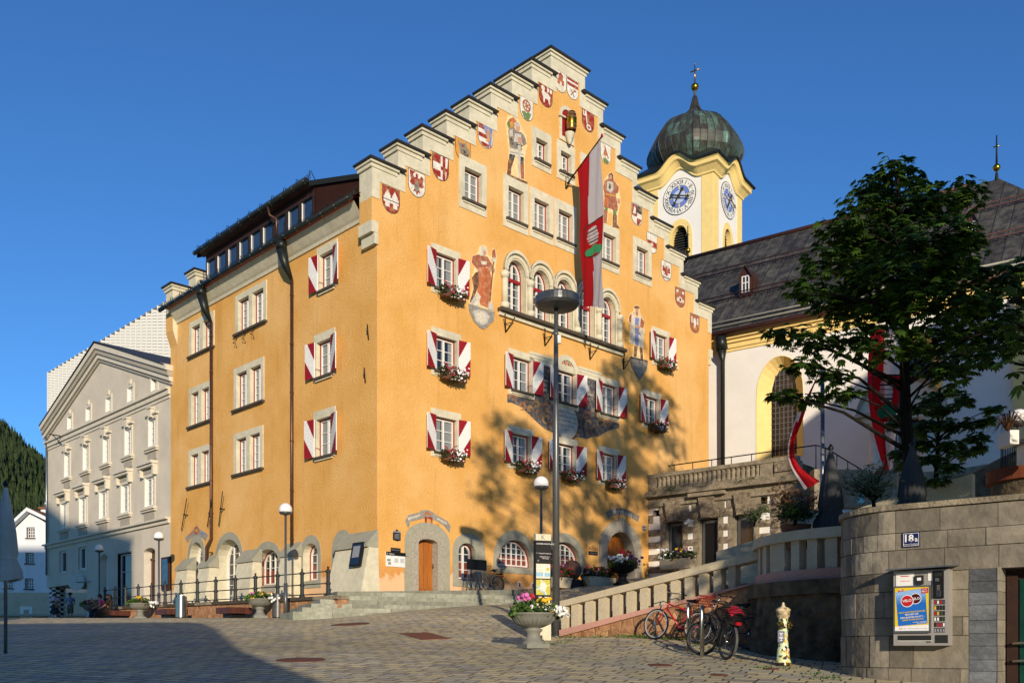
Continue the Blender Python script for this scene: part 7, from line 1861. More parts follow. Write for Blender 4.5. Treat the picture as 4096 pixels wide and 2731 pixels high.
b = MB(); b.pbox(PV, VX(762), VX(945), VZ(640), VZ(180), OV, OV + .03, m_blackboard); b.pbox(PV, VX(790), VX(920), VZ(270), VZ(210), OV + .03, OV + .032, m_alud); b.pbox(PV, VX(805), VX(870), VZ(355), VZ(300), OV + .03, OV + .045, m_galv); b.pbox(PV, VX(820), VX(900), VZ(605), VZ(505), OV + .03, OV + .034, m_galv)
for i in range(3):
 for j in range(4): b.pbox(PV, VX(828 + 25 * i), VX(842 + 25 * i), VZ(530 + 22 * j), VZ(514 + 22 * j), OV + .034, OV + .04, m_black)
for j in range(5): b.pbox(PV, VX(830), VX(890 - 8 * (j % 3)), VZ(425 + 16 * j), VZ(420 + 16 * j), OV + .03, OV + .031, m_greyink)
b.build('keypad', VM)
cols_ = [m_pred, m_paper, m_pred, m_galv, m_fy, m_alud, m_alud, m_alud, m_pred, m_fy, m_leafg, m_alud, m_paper, m_paper, m_alud, m_leafg, m_alud, m_pred, m_pred, m_paper, m_greyink, m_greyink, m_greyink, m_greyink]
for k in range(24):
 i, j = k % 4, k // 4; b = MB(); u = 778 + 49 * i; v = 665 + 95 * j
 b.pbox(PV, VX(u), VX(u + 36), VZ(v + 76), VZ(v), OV, OV + .008, m_alud); b.pbox(PV, VX(u + 5), VX(u + 31), VZ(v + 70), VZ(v + 14), OV + .008, OV + .010, cols_[k]); b.build('selection_window', VM)
a, c = jv(1345, 485), jv(1475, 485); z1_, z0_ = jv(1410, 432)[1], jv(1410, 540)[1]
b = MB(); b.pbox(PV, a[0], c[0], z0_, z1_, .015, .035, m_blue); b.ring(PV, arch(a[0] + .012, c[0] - .012, z0_ + .012, z1_ - .012), arch(a[0] + .018, c[0] - .018, z0_ + .018, z1_ - .018), .03, .037, m_paper)
b.text('18', PV, lerp(a[0], c[0], .4), lerp(z0_, z1_, .36), .15, .038, m_paper, bold=.03); b.text('a', PV, lerp(a[0], c[0], .8), lerp(z0_, z1_, .36), .1, .038, m_paper, bold=.02); b.text('Unterer Stadtplatz', PV, (a[0] + c[0]) / 2, lerp(z0_, z1_, .14), .03, .038, m_paper); b.prism(PV, circ(lerp(a[0], c[0], .5), lerp(z0_, z1_, .4), .03, .012, 7), .03, .0385, m_greyink)
tag(b.build('house_number'), 'chipped blue enamel plate 18a on the slate wall above the vending machine', 'house number')
def ground_at(x, y, Y, f=gz):
 v = dd(x, y, Y); return Vector((v.x, v.y, f(v.x, v.y)))
GRP = 'globe street lamps'
lamp = thing('street_lamp', 'globe street lamp in front of the railing, right of the steel bin', 'street lamp', ground_at(656, 1415, 34.8), 0, GRP)
b = MB(); b.tube([(0, 0, 0), (0, 0, 1.25)], .075, m_poledark, 12); b.tube([(0, 0, 1.25), (0, 0, 1.32), (0, 0, 3.85)], [.075, .045, .042], m_poledark, 12); b.build('post', lamp, True)
b = MB(); b.lathe([(.06, 3.78), (.2, 3.82), (.235, 3.86), (.235, 3.9), (.0, 3.9)], (0, 0, 0), m_poledark, 18); b.build('collar', lamp, True)
b = MB(); b.lathe([(.232, 3.9)] + [(.245 * math.cos(a) if a < 1.5 else .001, 3.98 + .25 * math.sin(a)) for a in [-.3 + 1.87 * i / 9 for i in range(10)]], (0, 0, 0), m_lampwhite, 20); b.build('globe', lamp, True)
for x, y, Y, l, f, s in ((365, 1416, 45.6, 'globe street lamp standing between the wooden bench and the steel bin', gz, 1), (228, 1412, 53, 'globe street lamp farthest left, beside the seated people', gz, 1), (1243, 1390, 32.4, 'globe street lamp rising behind the information pillar', gz, 1.06)):
 dup(lamp, ground_at(x, y, Y, f), 0, l, s)
p = dd(2340, 962, 24); dup(lamp, (p.x, p.y, p.z - 3.98), 0, 'globe street lamp cut off by the right edge, above the wall', 1.0)
v = ground_at(1277, 1464, 23.6)
t = thing('disc_lamp', 'tall dark lamp with a wide flat disc head in front of the facade', 'street lamp', v)
hz = dd(1281, 700, 23.6).z - v.z
b = MB(); b.tube([(0, 0, 0), (0, 0, 5.2), (0, 0, 5.3), (0, 0, hz)], [.095, .082, .07, .05], m_poledark, 14); b.lathe([(.16, 0), (.16, .02), (.1, .03)], (0, 0, 0), m_poledark, 14); b.build('pole', t, True)
b = MB(); b.lathe([(.05, hz - .1), (.5, hz - .06), (.555, hz), (.56, hz + .16), (.54, hz + .2), (0, hz + .23)], (.03, 0, 0), m_poledark, 36, smooth=False); b.build('lamp_disc', t, True)
b = MB(); zq = dd(1285, 780, 23.6).z - v.z; b.box(.04, .12, -.06, .02, zq - .1, zq + .1, m_paper); b.tube([(0, 0, zq + .12), (0, 0, zq + .16)], .065, m_galv, 12); b.build('sensor_box', t, True)
ai = math.radians(20); PI_ = Plane((ground_at(1226, 1470, 22.4).x, 22.4), (math.cos(ai), math.sin(ai)), (math.sin(ai), -math.cos(ai)))
def pi(u, v): return PI_.px(Q('I', u, v))
xw = pi(385, 800)[0]; x0 = pi(270, 800)[0]; zt = pi(320, 443)[1]; zg_ = gz(PI_.w(.2, 0).x, 22.4)
ip = thing('information_pillar', 'slim black and white town information pillar with two maps behind the flower urn', 'sign', PI_.w(.2, zg_))
b = MB(); b.pbox(PI_, x0, xw, zg_ - .1, zt, -.14, 0, m_cream); b.build('base', ip)
b = MB(); zb1 = pi(330, 492)[1]; zb2 = pi(330, 965)[1]; b.pbox(PI_, x0 - .004, xw + .004, zb2, zb1, -.144, .008, m_blackboard); b.build('panel', ip)
b = MB(); X = lambda u: lerp(x0, xw, (u - 270) / 115); Zi = lambda v: pi(330, v)[1]; o = .009
b.text('K', PI_, X(326), Zi(482), .14, .002, m_greyink, bold=.03)
b.text('UNTERER STADTPLATZ', PI_, X(274), Zi(522), .043, o + .001, m_paper, 'LEFT', bold=.01)
for s_, u, v_ in (('↑ ↗ Eingang Festungsarena', 274, 592), ('Eingang Festung →', 300, 617), ('Heldenorgel', 318, 630)): b.text(s_, PI_, X(u), Zi(v_), .034, o + .001, m_paper, 'LEFT', bold=.005)
b.prism(PI_, circ(X(288), Zi(645), .022, n=12), 0, o, m_galv)
mg, mt, my, mw_ = [M('map_' + n_, h_, .5, .15, 30) for n_, h_ in (('beige', 'd8cdb8'), ('river_blue', '8fb8c8'), ('green', 'b9b04a'), ('road', 'e6e2da'))]
for v0_, v1_, kind in ((668, 778, 0), (787, 902, 1)):
 a, c, d0, d1 = X(272), X(378), Zi(v1_), Zi(v0_); b.pbox(PI_, a, c, d0, d1, o, o + .001, my if kind else mg)
 Y_ = lambda f: lerp(d0, d1, f); Xx = lambda f: lerp(a, c, f)
 if kind == 0: b.prism(PI_, [(Xx(0), Y_(.15)), (Xx(1), Y_(.12)), (Xx(1), Y_(.38)), (Xx(0), Y_(.42))], 0, o + .002, mt); b.prism(PI_, [(Xx(.5), Y_(0)), (Xx(.56), Y_(0)), (Xx(.62), Y_(1)), (Xx(.55), Y_(1))], 0, o + .003, mw_); b.prism(PI_, circ(Xx(.82), Y_(.65), .04, n=9), 0, o + .0025, my); b.prism(PI_, [(Xx(0), Y_(.62)), (Xx(1), Y_(.8)), (Xx(1), Y_(.85)), (Xx(0), Y_(.66))], 0, o + .0032, mw_)
 else: b.prism(PI_, [(Xx(0), Y_(.55)), (Xx(.3), Y_(.25)), (Xx(.7), Y_(.0)), (Xx(.85), Y_(0)), (Xx(.4), Y_(.35)), (Xx(0), Y_(.68))], 0, o + .002, mt); b.prism(PI_, circ(Xx(.5), Y_(.55), .09, .12, 11), 0, o + .0022, mg); b.prism(PI_, [(Xx(0), Y_(.3)), (Xx(1), Y_(.66)), (Xx(1), Y_(.7)), (Xx(0), Y_(.34))], 0, o + .003, mw_); b.prism(PI_, [(Xx(.3), Y_(1)), (Xx(.36), Y_(1)), (Xx(.75), Y_(0)), (Xx(.7), Y_(0))], 0, o + .0032, mw_)
b.pbox(PI_, X(290), X(315), Zi(922), Zi(916), o, o + .001, m_paper); b.pbox(PI_, X(335), X(370), Zi(922), Zi(916), o, o + .001, m_paper); b.prism(PI_, circ(X(365), Zi(952), .04, n=14), 0, o, m_paper)
b.build('print', ip)
def urn(label, loc, seed, cols, rich=1.0, mat=m_planter):
 t = thing('flower_urn', label, 'planter', loc, .4, 'flower urns')
 b = MB(); b.box(-.26, .26, -.26, .26, 0, .09, mat)
 b.lathe([(.25, .09), (.24, .13), (.19, .16), (.15, .24), (.14, .32), (.19, .37), (.2, .40), (.14, .42), (.2, .44), (.36, .52), (.45, .62), (.485, .70), (.52, .715), (.52, .745), (.47, .745), (.44, .7), (0, .7)], (0, 0, 0), mat, 28)
 for k in range(28):
  a = 6.283 * k / 28; b.tube([(.2 * math.cos(a), .2 * math.sin(a), .445), (.365 * math.cos(a), .365 * math.sin(a), .52), (.455 * math.cos(a), .455 * math.sin(a), .62), (.487 * math.cos(a), .487 * math.sin(a), .695)], .007, mat, 4)
 b.build('bowl', t, True)
 r = random.Random(seed); l, f = MB(), MB(); lm = (m_leafg, m_leafd)
 for (cx, cy, w, z, h, n, lf) in ((0, 0, .42, .72, .34, 420, 0), (-.38, -.1, .2, .7, .22, 150, 0), (.1, -.25, .25, .7, .2, 140, 1), (.42, -.1, .16, .68, .15, 110, 1)): flowers(r, l, f, cx, cy, w, w * .8, z, h * rich, int(n * rich), [(m_fw, 0, 0)], 0, .04, .055, .06, lm[lf])
 for m1, cx, cy, z, sp, n, s in cols:
  for i in range(n):
   c = Vector((cx + r.gauss(0, sp), cy + r.gauss(0, sp * .8), z + r.gauss(0, sp * .45)))
   for q in range(3):
    nn = Vector((r.uniform(-1, 1), r.uniform(-1.4, .3), r.uniform(-.2, 1))).normalized(); a = nn.orthogonal().normalized(); e = nn.cross(a); V = [c + nn * s * .5] + [c + nn * s * .2 + (a * math.cos(6.283 * j / 7) + e * math.sin(6.283 * j / 7)) * s for j in range(7)]; f.add(V, [(0, 1 + j, 1 + (j + 1) % 7) for j in range(7)], m1)
 l.build('foliage', t, True); f.build('blossoms', t, True); return t
C0 = [(m_fp, -.25, -.1, 1.06, .07, 8, .05), (m_fr, -.02, -.05, 1.08, .03, 3, .05), (m_fy, .2, -.1, 1.02, .07, 9, .045), (m_fw, .44, -.16, .78, .11, 60, .045), (m_fw, -.12, -.2, .86, .03, 6, .03), (m_fy, .25, -.3, .76, .06, 8, .025)]
urn('grey stone urn with pink, yellow and white flowers in front of the information pillar', ground_at(1225, 1488, 20), 3, C0)['category']
C1 = [(m_fp, -.3, -.2, .95, .05, 4, .05), (m_fw, .35, -.2, .78, .13, 50, .045), (m_fy, .05, -.2, .92, .1, 6, .04), (m_fy, -.3, -.3, .76, .04, 4, .03)]
urn('grey stone urn of white flowers beside the globe lamp and stone steps', ground_at(597, 1418, 36.7), 5, C1)
C2 = [(m_fy, -.1, -.2, 1.0, .08, 6, .05), (m_fw, .45, -.2, .76, .12, 50, .05), (m_rust, .1, -.3, .85, .04, 4, .05)]
urn('flower urn half in shade between the seated people and the nearest leftward lamp', ground_at(322, 1416, 44.2), 7, C2)
C3 = [(m_fpu, -.2, -.2, .9, .1, 12, .05), (m_fy, -.3, -.2, .9, .08, 5, .04)]
urn('flower urn fully in shade, farthest left, at the knees of the seated people', ground_at(212, 1416, 48.2), 9, C3)
def on_f(u, v, off, c='I'): q = PF.px(Q(c, u, v), off); return PF.w(q[0], q[1], off)
p = on_f(925, 832, 2.2); C4 = [(m_fw, -.3, -.2, .95, .14, 50, .05), (m_fr, -.05, -.1, 1.15, .1, 16, .06), (m_fpu, .35, -.1, .95, .15, 40, .055)]
urn('dark flower urn with white, red and purple blooms before the arched portal', p, 11, C4, 1.3, m_iron).scale = (1.25,) * 3
def trough(label, loc, rz, L, seed, cols, mat=m_granite):
 t = thing('flower_trough', label, 'planter', loc, rz); b = MB(); b.hexa([(-L / 2, -.22, 0), (L / 2, -.22, 0), (L / 2, .22, 0), (-L / 2, .22, 0), (-L / 2 - .05, -.27, .45), (L / 2 + .05, -.27, .45), (L / 2 + .05, .27, .45), (-L / 2 - .05, .27, .45)], mat); b.build('trough', t, True)
 l, f = MB(), MB(); flowers(random.Random(seed), l, f, 0, 0, L / 2 + .1, .28, .48, .45, 420, cols, 60, .06, .09, .12); l.build('foliage', t, True); f.build('blossoms', t, True)
trough('long stone trough with red flowers left of the arched portal', on_f(745, 845, 1.6), AF, 1.7, 2, [(m_fr, -1, 1), (m_fr, -1, 1), (m_fp, -1, 1)])
trough('low stone trough with purple flowers behind the tall lamp pole', on_f(440, 850, 1.3), AF, 1.2, 4, [(m_fpu, -1, 1), (m_fr, -1, 1)])
p = PT.w(r_(440, 1390, 1.5)[0], r_(440, 1390, 1.5)[1], 1.5); trough('flower trough with white and purple blooms on the ramp before the dark pavilion window', p, math.atan2(VT.y, VT.x), 1.6, 6, [(m_fw, -1, -.2), (m_fw, -1, -.2), (m_fpu, 0, 1), (m_fy, -.5, .5)])
p = on_f(540, 862, 1.2); pl_ = on_f(540, 716, 1.2)
t = thing('stone_ball_sculpture', 'carved red-brown stone ball on a dark plinth in front of the arched window', 'sculpture', p, AF)
m_redst = M('carved_red_stone', '6a4a3e', .85, .3, 5, .6, 14)
b = MB(); b.hexa([(-.45, -.45, -.1), (.45, -.45, -.1), (.45, .45, -.1), (-.45, .45, -.1), (-.36, -.36, .42), (.36, -.36, .42), (.36, .36, .42), (-.36, .36, .42)], m_iron); b.hexa([(.3, -.55, -.1), (.62, -.55, -.1), (.62, .2, -.1), (.3, .2, -.1), (.3, -.3, .4), (.62, -.3, .4), (.62, .2, .4), (.3, .2, .4)], m_iron); b.build('plinth', t, True)
b = MB(); b.hexa([(.32, -.54, .02), (.6, -.54, .02), (.6, -.3, .41), (.32, -.3, .41), (.32, -.56, .04), (.6, -.56, .04), (.6, -.32, .43), (.32, -.32, .43)], m_gold); b.build('plaque', t, True)
b = MB(); hb = pl_.z - p.z; rg = random.Random(4); ls = [Vector((rg.gauss(0, 1), rg.gauss(0, 1), rg.gauss(0, 1))).normalized() for _ in range(14)]
V = []; n = 24
for i in range(n + 1):
 for j in range(n * 2):
  th, ph = math.pi * i / n, math.pi * j / n; d_ = Vector((math.sin(th) * math.cos(ph), math.sin(th) * math.sin(ph), math.cos(th)))
  k = max(d_.dot(l) for l in ls); V.append(Vector((0, 0, hb)) + d_ * (.44 * (.9 + .13 * sst(k, .86, .92))))
b.add(V, [(i * 2 * n + j, (i + 1) * 2 * n + j, (i + 1) * 2 * n + (j + 1) % (2 * n), i * 2 * n + (j + 1) % (2 * n)) for i in range(n) for j in range(2 * n)], m_redst, .5, True); b.tube([(0, 0, .4), (0, 0, hb - .35)], .2, m_redst, 12); b.build('ball', t, True)
PQ = Plane((QW0.x, QW0.y), (QL.x, QL.y), (QN.x, QN.y))
def cz(q): return 3.36 + .0098 * q
rw = thing('retaining_wall', 'low reddish rubble wall with flat coping under the black railing', 'wall', PQ.w(8, 2.7))
b = MB()
for i in range(12):
 a, c = lerp(-.75, 21.5, i / 12), lerp(-.75, 21.5, (i + 1) / 12); w = PQ.w; b.hexa([w(c, 2.2, .05), w(a, 2.2, .05), w(a, 2.2, -.4), w(c, 2.2, -.4), w(c, cz(c) - .13, .02), w(a, cz(a) - .13, .02), w(a, cz(a) - .13, -.4), w(c, cz(c) - .13, -.4)], m_rubble)
b.build('rubble_face', rw); b = MB()
for i in range(14):
 a, c = lerp(-.8, 21.6, i / 14) + .01, lerp(-.8, 21.6, (i + 1) / 14) - .01; b.hexa([w(c, cz(c) - .125, .12), w(a, cz(a) - .125, .12), w(a, cz(a) - .125, -.42), w(c, cz(c) - .125, -.42), w(c, cz(c), .12), w(a, cz(a), .12), w(a, cz(a), -.42), w(c, cz(c), -.42)], m_sill if i % 3 else m_oldstone)
b.build('coping', rw)
rl = thing('walkway_railing', 'black iron railing with ball-topped posts on the low rubble wall', 'railing', PQ.w(8, 3.4))
qs = [PQ.px(Q('D', u, 1250))[0] for u in (1068, 905, 752, 613, 487, 365, 250, 147, 48)] + [PQ.px(Q('B', u, 950))[0] for u in (1125, 1025, 930, 852, 775)]
for k, q in enumerate(qs):
 c = PQ.w(q, cz(q), -.12); b = MB(); b.lathe([(.12, 0), (.12, .05), (.08, .08), (.075, .42), (.1, .44), (.1, .5), (.07, .52), (.07, .86), (.1, .88), (.1, .95), (.05, .98), (.03, 1.02)], c, m_railpaint, 8, smooth=False); b.ball(c + Vector((0, 0, 1.06)), .045, m_railpaint, 8); b.build('post', rl)
for h in (.1, .48, .92):
 b = MB(); b.tube([PQ.w(qs[0], cz(qs[0]) + h, -.12), PQ.w(qs[-1], cz(qs[-1]) + h, -.12)], .024, m_railpaint, 6); b.build('rail', rl)
def bin_(label, loc, mat, r=.22, h=1.02):
 t = thing('litter_bin', label, 'litter bin', loc); b = MB(); n = 20; V = []
 for z in (0, 1):
  for k in range(n): a = 6.283 * k / n; V.append((r * math.cos(a), r * math.sin(a), .04 if z == 0 else h - .09 + .09 * -math.cos(a - 0)))
 b.add(V, [(k, (k + 1) % n, n + (k + 1) % n, n + k) for k in range(n)], mat, .5, True); b.lathe([(r * .9, 0), (r * .9, .05)], (0, 0, 0), m_black, n); b.build('drum', t, True)
 b = MB(); V = [(r * .97 * math.cos(6.283 * k / n), r * .97 * math.sin(6.283 * k / n), h - .12 - .09 * math.cos(6.283 * k / n)) for k in range(n)]; b.add(V, [tuple(range(n))], m_black); b.build('lid', t, True)
 b = MB(); P_ = [(r * 1.01 * math.cos(a), r * 1.01 * math.sin(a), z) for a in (-2.6, -2.35, -2.1) for z in (h - .2, h - .1)]; b.add(P_, [(0, 2, 3, 1), (2, 4, 5, 3)], m_black); b.build('slot', t, True)
bin_('shiny steel cylindrical litter bin with slanted top between two wooden benches', ground_at(416, 1417, 37.5), m_steel)
bin_('dark grey litter bin in the shadow behind the white-flowered urn', ground_at(638, 1417, 37.0), m_poledark)
def bench(label, loc, rz, Lx, Ly):
 t = thing('block_bench', label, 'bench', loc, rz, 'wooden block benches along the rubble wall'); b = MB(); n = 4
 for i in range(n): b.box(-Lx / 2, Lx / 2, -Ly / 2 + Ly * i / n + .004, -Ly / 2 + Ly * (i + 1) / n - .004, .34, .42, m_wood)
 b.box(-Lx / 2 + .004, Lx / 2 - .004, -Ly / 2 + .006, Ly / 2 - .006, .18, .338, m_wood); b.build('seat', t, True)
 b = MB(); b.box(-Lx / 2 + .2, Lx / 2 - .2, -Ly / 2 + .2, Ly / 2 - .2, 0, .18, m_black); b.build('base', t, True)
bench('dark wooden block bench between the steel bin and the white-flowered urn', ground_at(537, 1417, 37.6), AF, .95, 1.15)
bench('dark wooden block bench just left of the steel bin', ground_at(394, 1418, 41.5), AF, .95, 1.25)
bench('dark wooden block bench under the two seated people', ground_at(262, 1417, 47.6), AF, 1.2, 2.1)
def cover(name, label, poly, mat, cat):
 b = MB(); P_ = [Vector((x, y, gz(x, y) + .012)) for x, y in poly]; b.add(P_ + [p_ - Vector((0, 0, .05)) for p_ in P_], [tuple(range(len(P_)))] + [(i + len(P_), (i + 1) % len(P_) + len(P_), (i + 1) % len(P_), i) for i in range(len(P_))], mat); tag(b.build(name), label, cat)
def gp(x, y, guess=20):
 """ground point under a photo pixel"""
 Y = guess
 for _ in range(40):
  v = dd(x, y, Y); e = v.z - gz(v.x, v.y); Y += e / (.0736 - (1485 - y) / 2172)
 v = dd(x, y, Y); return (v.x, v.y)
cover('cover_plate', 'rusty rectangular steel plate set in the paving', [gp(917, 1454), gp(1035, 1466), gp(969, 1469), gp(982, 1452)][0:1] + [gp(969, 1469), gp(1037, 1466), gp(982, 1452)], m_rust, 'cover plate')
for (x, y, rx, lab) in ((691, 1515, 56, 'large rusty round manhole cover at the edge of the shadow'), (805, 1433, 34, 'rusty manhole cover farthest up the square near the steps'), (1516, 1527, 28, 'small rusty cover in front of the bicycles'), (1773, 1536, 16, 'smallest rusty cover beside the painted hydrant'), (1652, 1550, 20, 'rusty cover nearest the photographer, below the bicycles')):
 c = Vector(gp(x, y)); a = Vector(gp(x + rx, y)); r = (a - c).length; cover('manhole_cover', lab, [(c.x + r * math.cos(6.283 * k / 20), c.y + r * math.sin(6.283 * k / 20)) for k in range(20)], m_manhole, 'manhole cover')
v = ground_at(1799, 1530, 16.5); s_ = 16.5 / FOC / 3.36
m, nt_, bb, N_, Lk_ = nodes('painted_floral_hydrant'); tc_ = N_('ShaderNodeTexCoord').outputs['Object']
vo = N_('ShaderNodeTexVoronoi', inp={'Scale': 27}); Lk_(tc_, vo.inputs['Vector']); rp = N_('ShaderNodeValToRGB'); sp = N_('ShaderNodeSeparateColor'); Lk_(vo.outputs['Color'], sp.inputs[0]); Lk_(sp.outputs[0], rp.inputs['Fac']); rp.color_ramp.interpolation = 'CONSTANT'
e = rp.color_ramp.elements; e[0].position = 0; e[0].color = (*lin('c9d6a8'), 1); e[1].position = .42; e[1].color = (*lin('d8b62e'), 1)
for ps, hx in ((.6, 'cfd8b4'), (.78, 'b8606a'), (.86, '3d5a3a'), (.92, '1d1d1a')): x = e.new(ps); x.color = (*lin(hx), 1)
Lk_(rp.outputs[0], bb.inputs['Base Color']); bb.inputs['Roughness'].default_value = .3; m_hyd = m
m_hydc = M('chipped_cream_brown_paint', 'cbb994', .4, .4, 14, dirt='3e2a1c', damt=1, dscale=13); m_hydk = M('glossy_black_yellow_paint', '2a2618', .25, .5, 12, dirt='b8961e', damt=.8, dscale=12)
H = lambda y: (1072 - y) * s_
hy = thing('fire_hydrant', 'painted floral fire hydrant with a small blue plate beside the dark bastion', 'hydrant', v)
b = MB(); b.lathe([(102 * s_, 0), (104 * s_, H(1020)), (92 * s_, H(1000)), (78 * s_, H(850)), (70 * s_, H(830)), (66 * s_, H(780)), (60 * s_, H(620)), (72 * s_, H(612)), (72 * s_, H(600)), (58 * s_, H(590)), (62 * s_, H(440))], (0, 0, 0), m_hyd, 24); b.lathe([(106 * s_, -.02), (106 * s_, H(1035)), (100 * s_, H(1018))], (0, 0, 0), m_hydk, 24); b.build('barrel', hy, True)
b = MB(); b.lathe([(66 * s_, H(442)), (66 * s_, H(425)), (84 * s_, H(415)), (90 * s_, H(340)), (98 * s_, H(335)), (98 * s_, H(322)), (70 * s_, H(295)), (32 * s_, H(285)), (30 * s_, H(268)), (14 * s_, H(258)), (20 * s_, H(240)), (8 * s_, H(222)), (0, H(220))], (0, 0, 0), m_hydc, 24); b.build('bonnet', hy, True)
for a in (math.radians(228), math.radians(318)):
 b = MB(); d_ = Vector((math.cos(a), math.sin(a), 0)); c = Vector((0, 0, H(530))); b.tube([c, c + d_ * 80 * s_], 46 * s_, m_hyd, 14); b.tube([c + d_ * 80 * s_, c + d_ * 105 * s_], [54 * s_, 48 * s_], m_hydk, 14); b.tube([c + d_ * 105 * s_, c + d_ * 130 * s_], 16 * s_, m_hydk, 6); b.build('outlet', hy, True)
b = MB(); x0, x1 = -104 * s_, -14 * s_; b.box(x0, x1, -.145, -.135, H(758), H(610), m_blue)
PLT = Plane((v.x, v.y - .1455), (1, 0), (0, -1)); b2 = b
for z_, w_ in ((640, .5), (660, .4), (690, .5), (735, .3)): b.box(lerp(x0, x1, .5 - w_ / 2), lerp(x0, x1, .5 + w_ / 2), -.1465, -.145, H(z_ + 4), H(z_ - 4), m_paper)
b.box(lerp(x0, x1, .2), lerp(x0, x1, .8), -.1465, -.145, H(708), H(702), m_paper); b.box(lerp(x0, x1, .47), lerp(x0, x1, .53), -.1465, -.145, H(732), H(708), m_paper); b.tube([((x0 + x1) / 2, -.135, H(690)), ((x0 + x1) / 2, 0, H(690))], .008, m_iron, 4); b.build('plate', hy, True)
def parasol(label, loc, h0, h1, r, mat, pole=m_galv, seed=1):
 t = thing('closed_parasol', label, 'parasol', loc); b = MB(); b.tube([(0, 0, 0), (0, 0, h1)], .035, pole, 8); b.build('pole', t, True); b = MB(); n = 32; V = []; rg = random.Random(seed)
 pr = [(0, .04), (.04, .12), (.25, .38), (.5, .6), (.72, .72), (.78, .62), (.9, .95), (1, 1.0)]
 for i, (f, q) in enumerate(pr):
  for k in range(n): a = 6.283 * k / n; rr = r * q * (1 + (.18 if k % 2 else -.18) * min(1, f * 3)); V.append((rr * math.cos(a), rr * math.sin(a), lerp(h1, h0 + (.12 * r * math.sin(a * 2 + seed) if i == len(pr) - 1 else 0), f)))
 b.add(V, [(i * n + k, (i + 1) * n + k, (i + 1) * n + (k + 1) % n, i * n + (k + 1) % n) for i in range(len(pr) - 1) for k in range(n)], mat, .5, True); b.build('canopy', t, True)
 b = MB(); zb_ = lerp(h1, h0, .775); b.lathe([(r * .7, zb_ - .02), (r * .72, zb_ + .02)], (0, 0, 0), mat, 16); b.build('strap', t, True)
 b = MB(); b.lathe([(.05, h1 - .04), (.06, h1), (0, h1 + .09)], (0, 0, 0), m_black, 10); b.build('cap', t, True)
parasol('pale grey closed parasol at the far left edge', ground_at(13, 1498, 18.7), 1.45, 3.35, .27, m_canvasl)
def up_at(x, y, Y): q = dd(x, y, Y); return Vector((q.x, q.y, q.z))
q0, q1 = up_at(1908, 1215, 18.4), up_at(1902, 1028, 18.4); parasol('dark grey closed parasol beside the bare flagpole on the terrace', (q0.x, q0.y, 3.1), q0.z - 3.1, q1.z - 3.1, .29, m_canvas, seed=2)
q0, q1 = up_at(2095, 1148, 18), up_at(2095, 1020, 18); parasol('dark closed parasol behind the chestnut trunk', (q0.x, q0.y, 3.1), q0.z - 3.4, q1.z - 3.1, .32, m_canvas, seed=3)
def flagpole(label, xb, Y, ytop):
 q = dd(xb, ytop, Y); t = thing('flagpole', label, 'flagpole', (q.x, q.y, uz(q.x, q.y))); b = MB(); b.tube([(0, 0, -.2), (0, 0, q.z - uz(q.x, q.y))], [.06, .045], m_galv, 10); b.ball((0, 0, q.z - uz(q.x, q.y) + .06), .07, m_steel, 8); b.build('mast', t, True); return q
def ribflag(name, label, Lp, Rp, Y, cols, amp=.1, nu=10, nv=30, em=None):
 lp = [Q('K', *p_) for p_ in Lp]; rp_ = [Q('K', *p_) for p_ in Rp]
 def smp(P_, v):
  f = v * (len(P_) - 1); i = min(int(f), len(P_) - 2); g_ = f - i
  p0, p1, p2, p3 = P_[max(i - 1, 0)], P_[i], P_[i + 1], P_[min(i + 2, len(P_) - 1)]
  return tuple(.5 * (2 * p1[k] + (p2[k] - p0[k]) * g_ + (2 * p0[k] - 5 * p1[k] + 4 * p2[k] - p3[k]) * g_ ** 2 + (3 * p1[k] - p0[k] - 3 * p2[k] + p3[k]) * g_ ** 3) for k in (0, 1))
 def S(u, v): a, c = smp(lp, v), smp(rp_, v); return at((lerp(a[0], c[0], u), lerp(a[1], c[1], u)), Y + amp * math.sin(u * 9 + v * 7) + .1 * math.sin(v * 5))
 t = thing(name, label, 'flag', S(.5, 1)); cloth('cloth', t, S, nu, nv, cols)
 if em: emblem('crest', t, S, *em, Vector((0, -1, 0)))
 return t, S
flagpole('slim bare metal flagpole beside the dark parasol', 1889, 21, 858)
t_, S_f = ribflag('hanging_flag', 'twisted red and white flag blowing left of the slim flagpole', [(1140, 578), (1085, 690), (1010, 830), (962, 1000), (975, 1120), (1060, 1268)], [(1146, 578), (1100, 690), (1048, 850), (998, 1000), (1025, 1120), (1150, 1215)], 20.8, lambda u, v: m_fwhite if u < (.22 if v > .35 else .12) or (.30 < v < .44 and u < .55) else m_fred, .05)
flagpole('metal flagpole rising behind the chestnut trunk', 2066, 23, 640)
ribflag('hanging_flag', 'tall red and white flag with a barrel crest behind the chestnut tree', [(1450, 300), (1432, 520), (1432, 700), (1460, 900), (1500, 1060), (1532, 1150)], [(1612, 300), (1618, 520), (1616, 700), (1600, 900), (1584, 1060), (1580, 1150)], 22.8, lambda u, v: m_fred if u < .52 else m_fwhite, .08, em=(.15, .98, .28, .56))
Yb = 24.0; q = lambda u, v, Y=Yb: at(Q('S', u, v), Y)
rb = thing('balcony', 'terracotta-banded restaurant balcony with black railing at the right edge', 'balcony', q(1850, 1250))
b = MB(); cx_ = q(2150, 1100); R1 = cx_.x - q(1655, 1100).x; zz0, zz1 = q(1800, 1190).z, q(1800, 1040).z
b.lathe([(R1 * .9, zz0 - 1.5), (R1 * .9, zz0)], (cx_.x, cx_.y + R1 * .3, 0), m_darkrock, 40); b.lathe([(R1 * .88, zz0), (R1, zz0 + .02), (R1, zz1), (R1 * .9, zz1 + .02), (0, zz1 + .03)], (cx_.x, cx_.y + R1 * .3, 0), m_terra, 40, smooth=False); b.build('deck', rb)
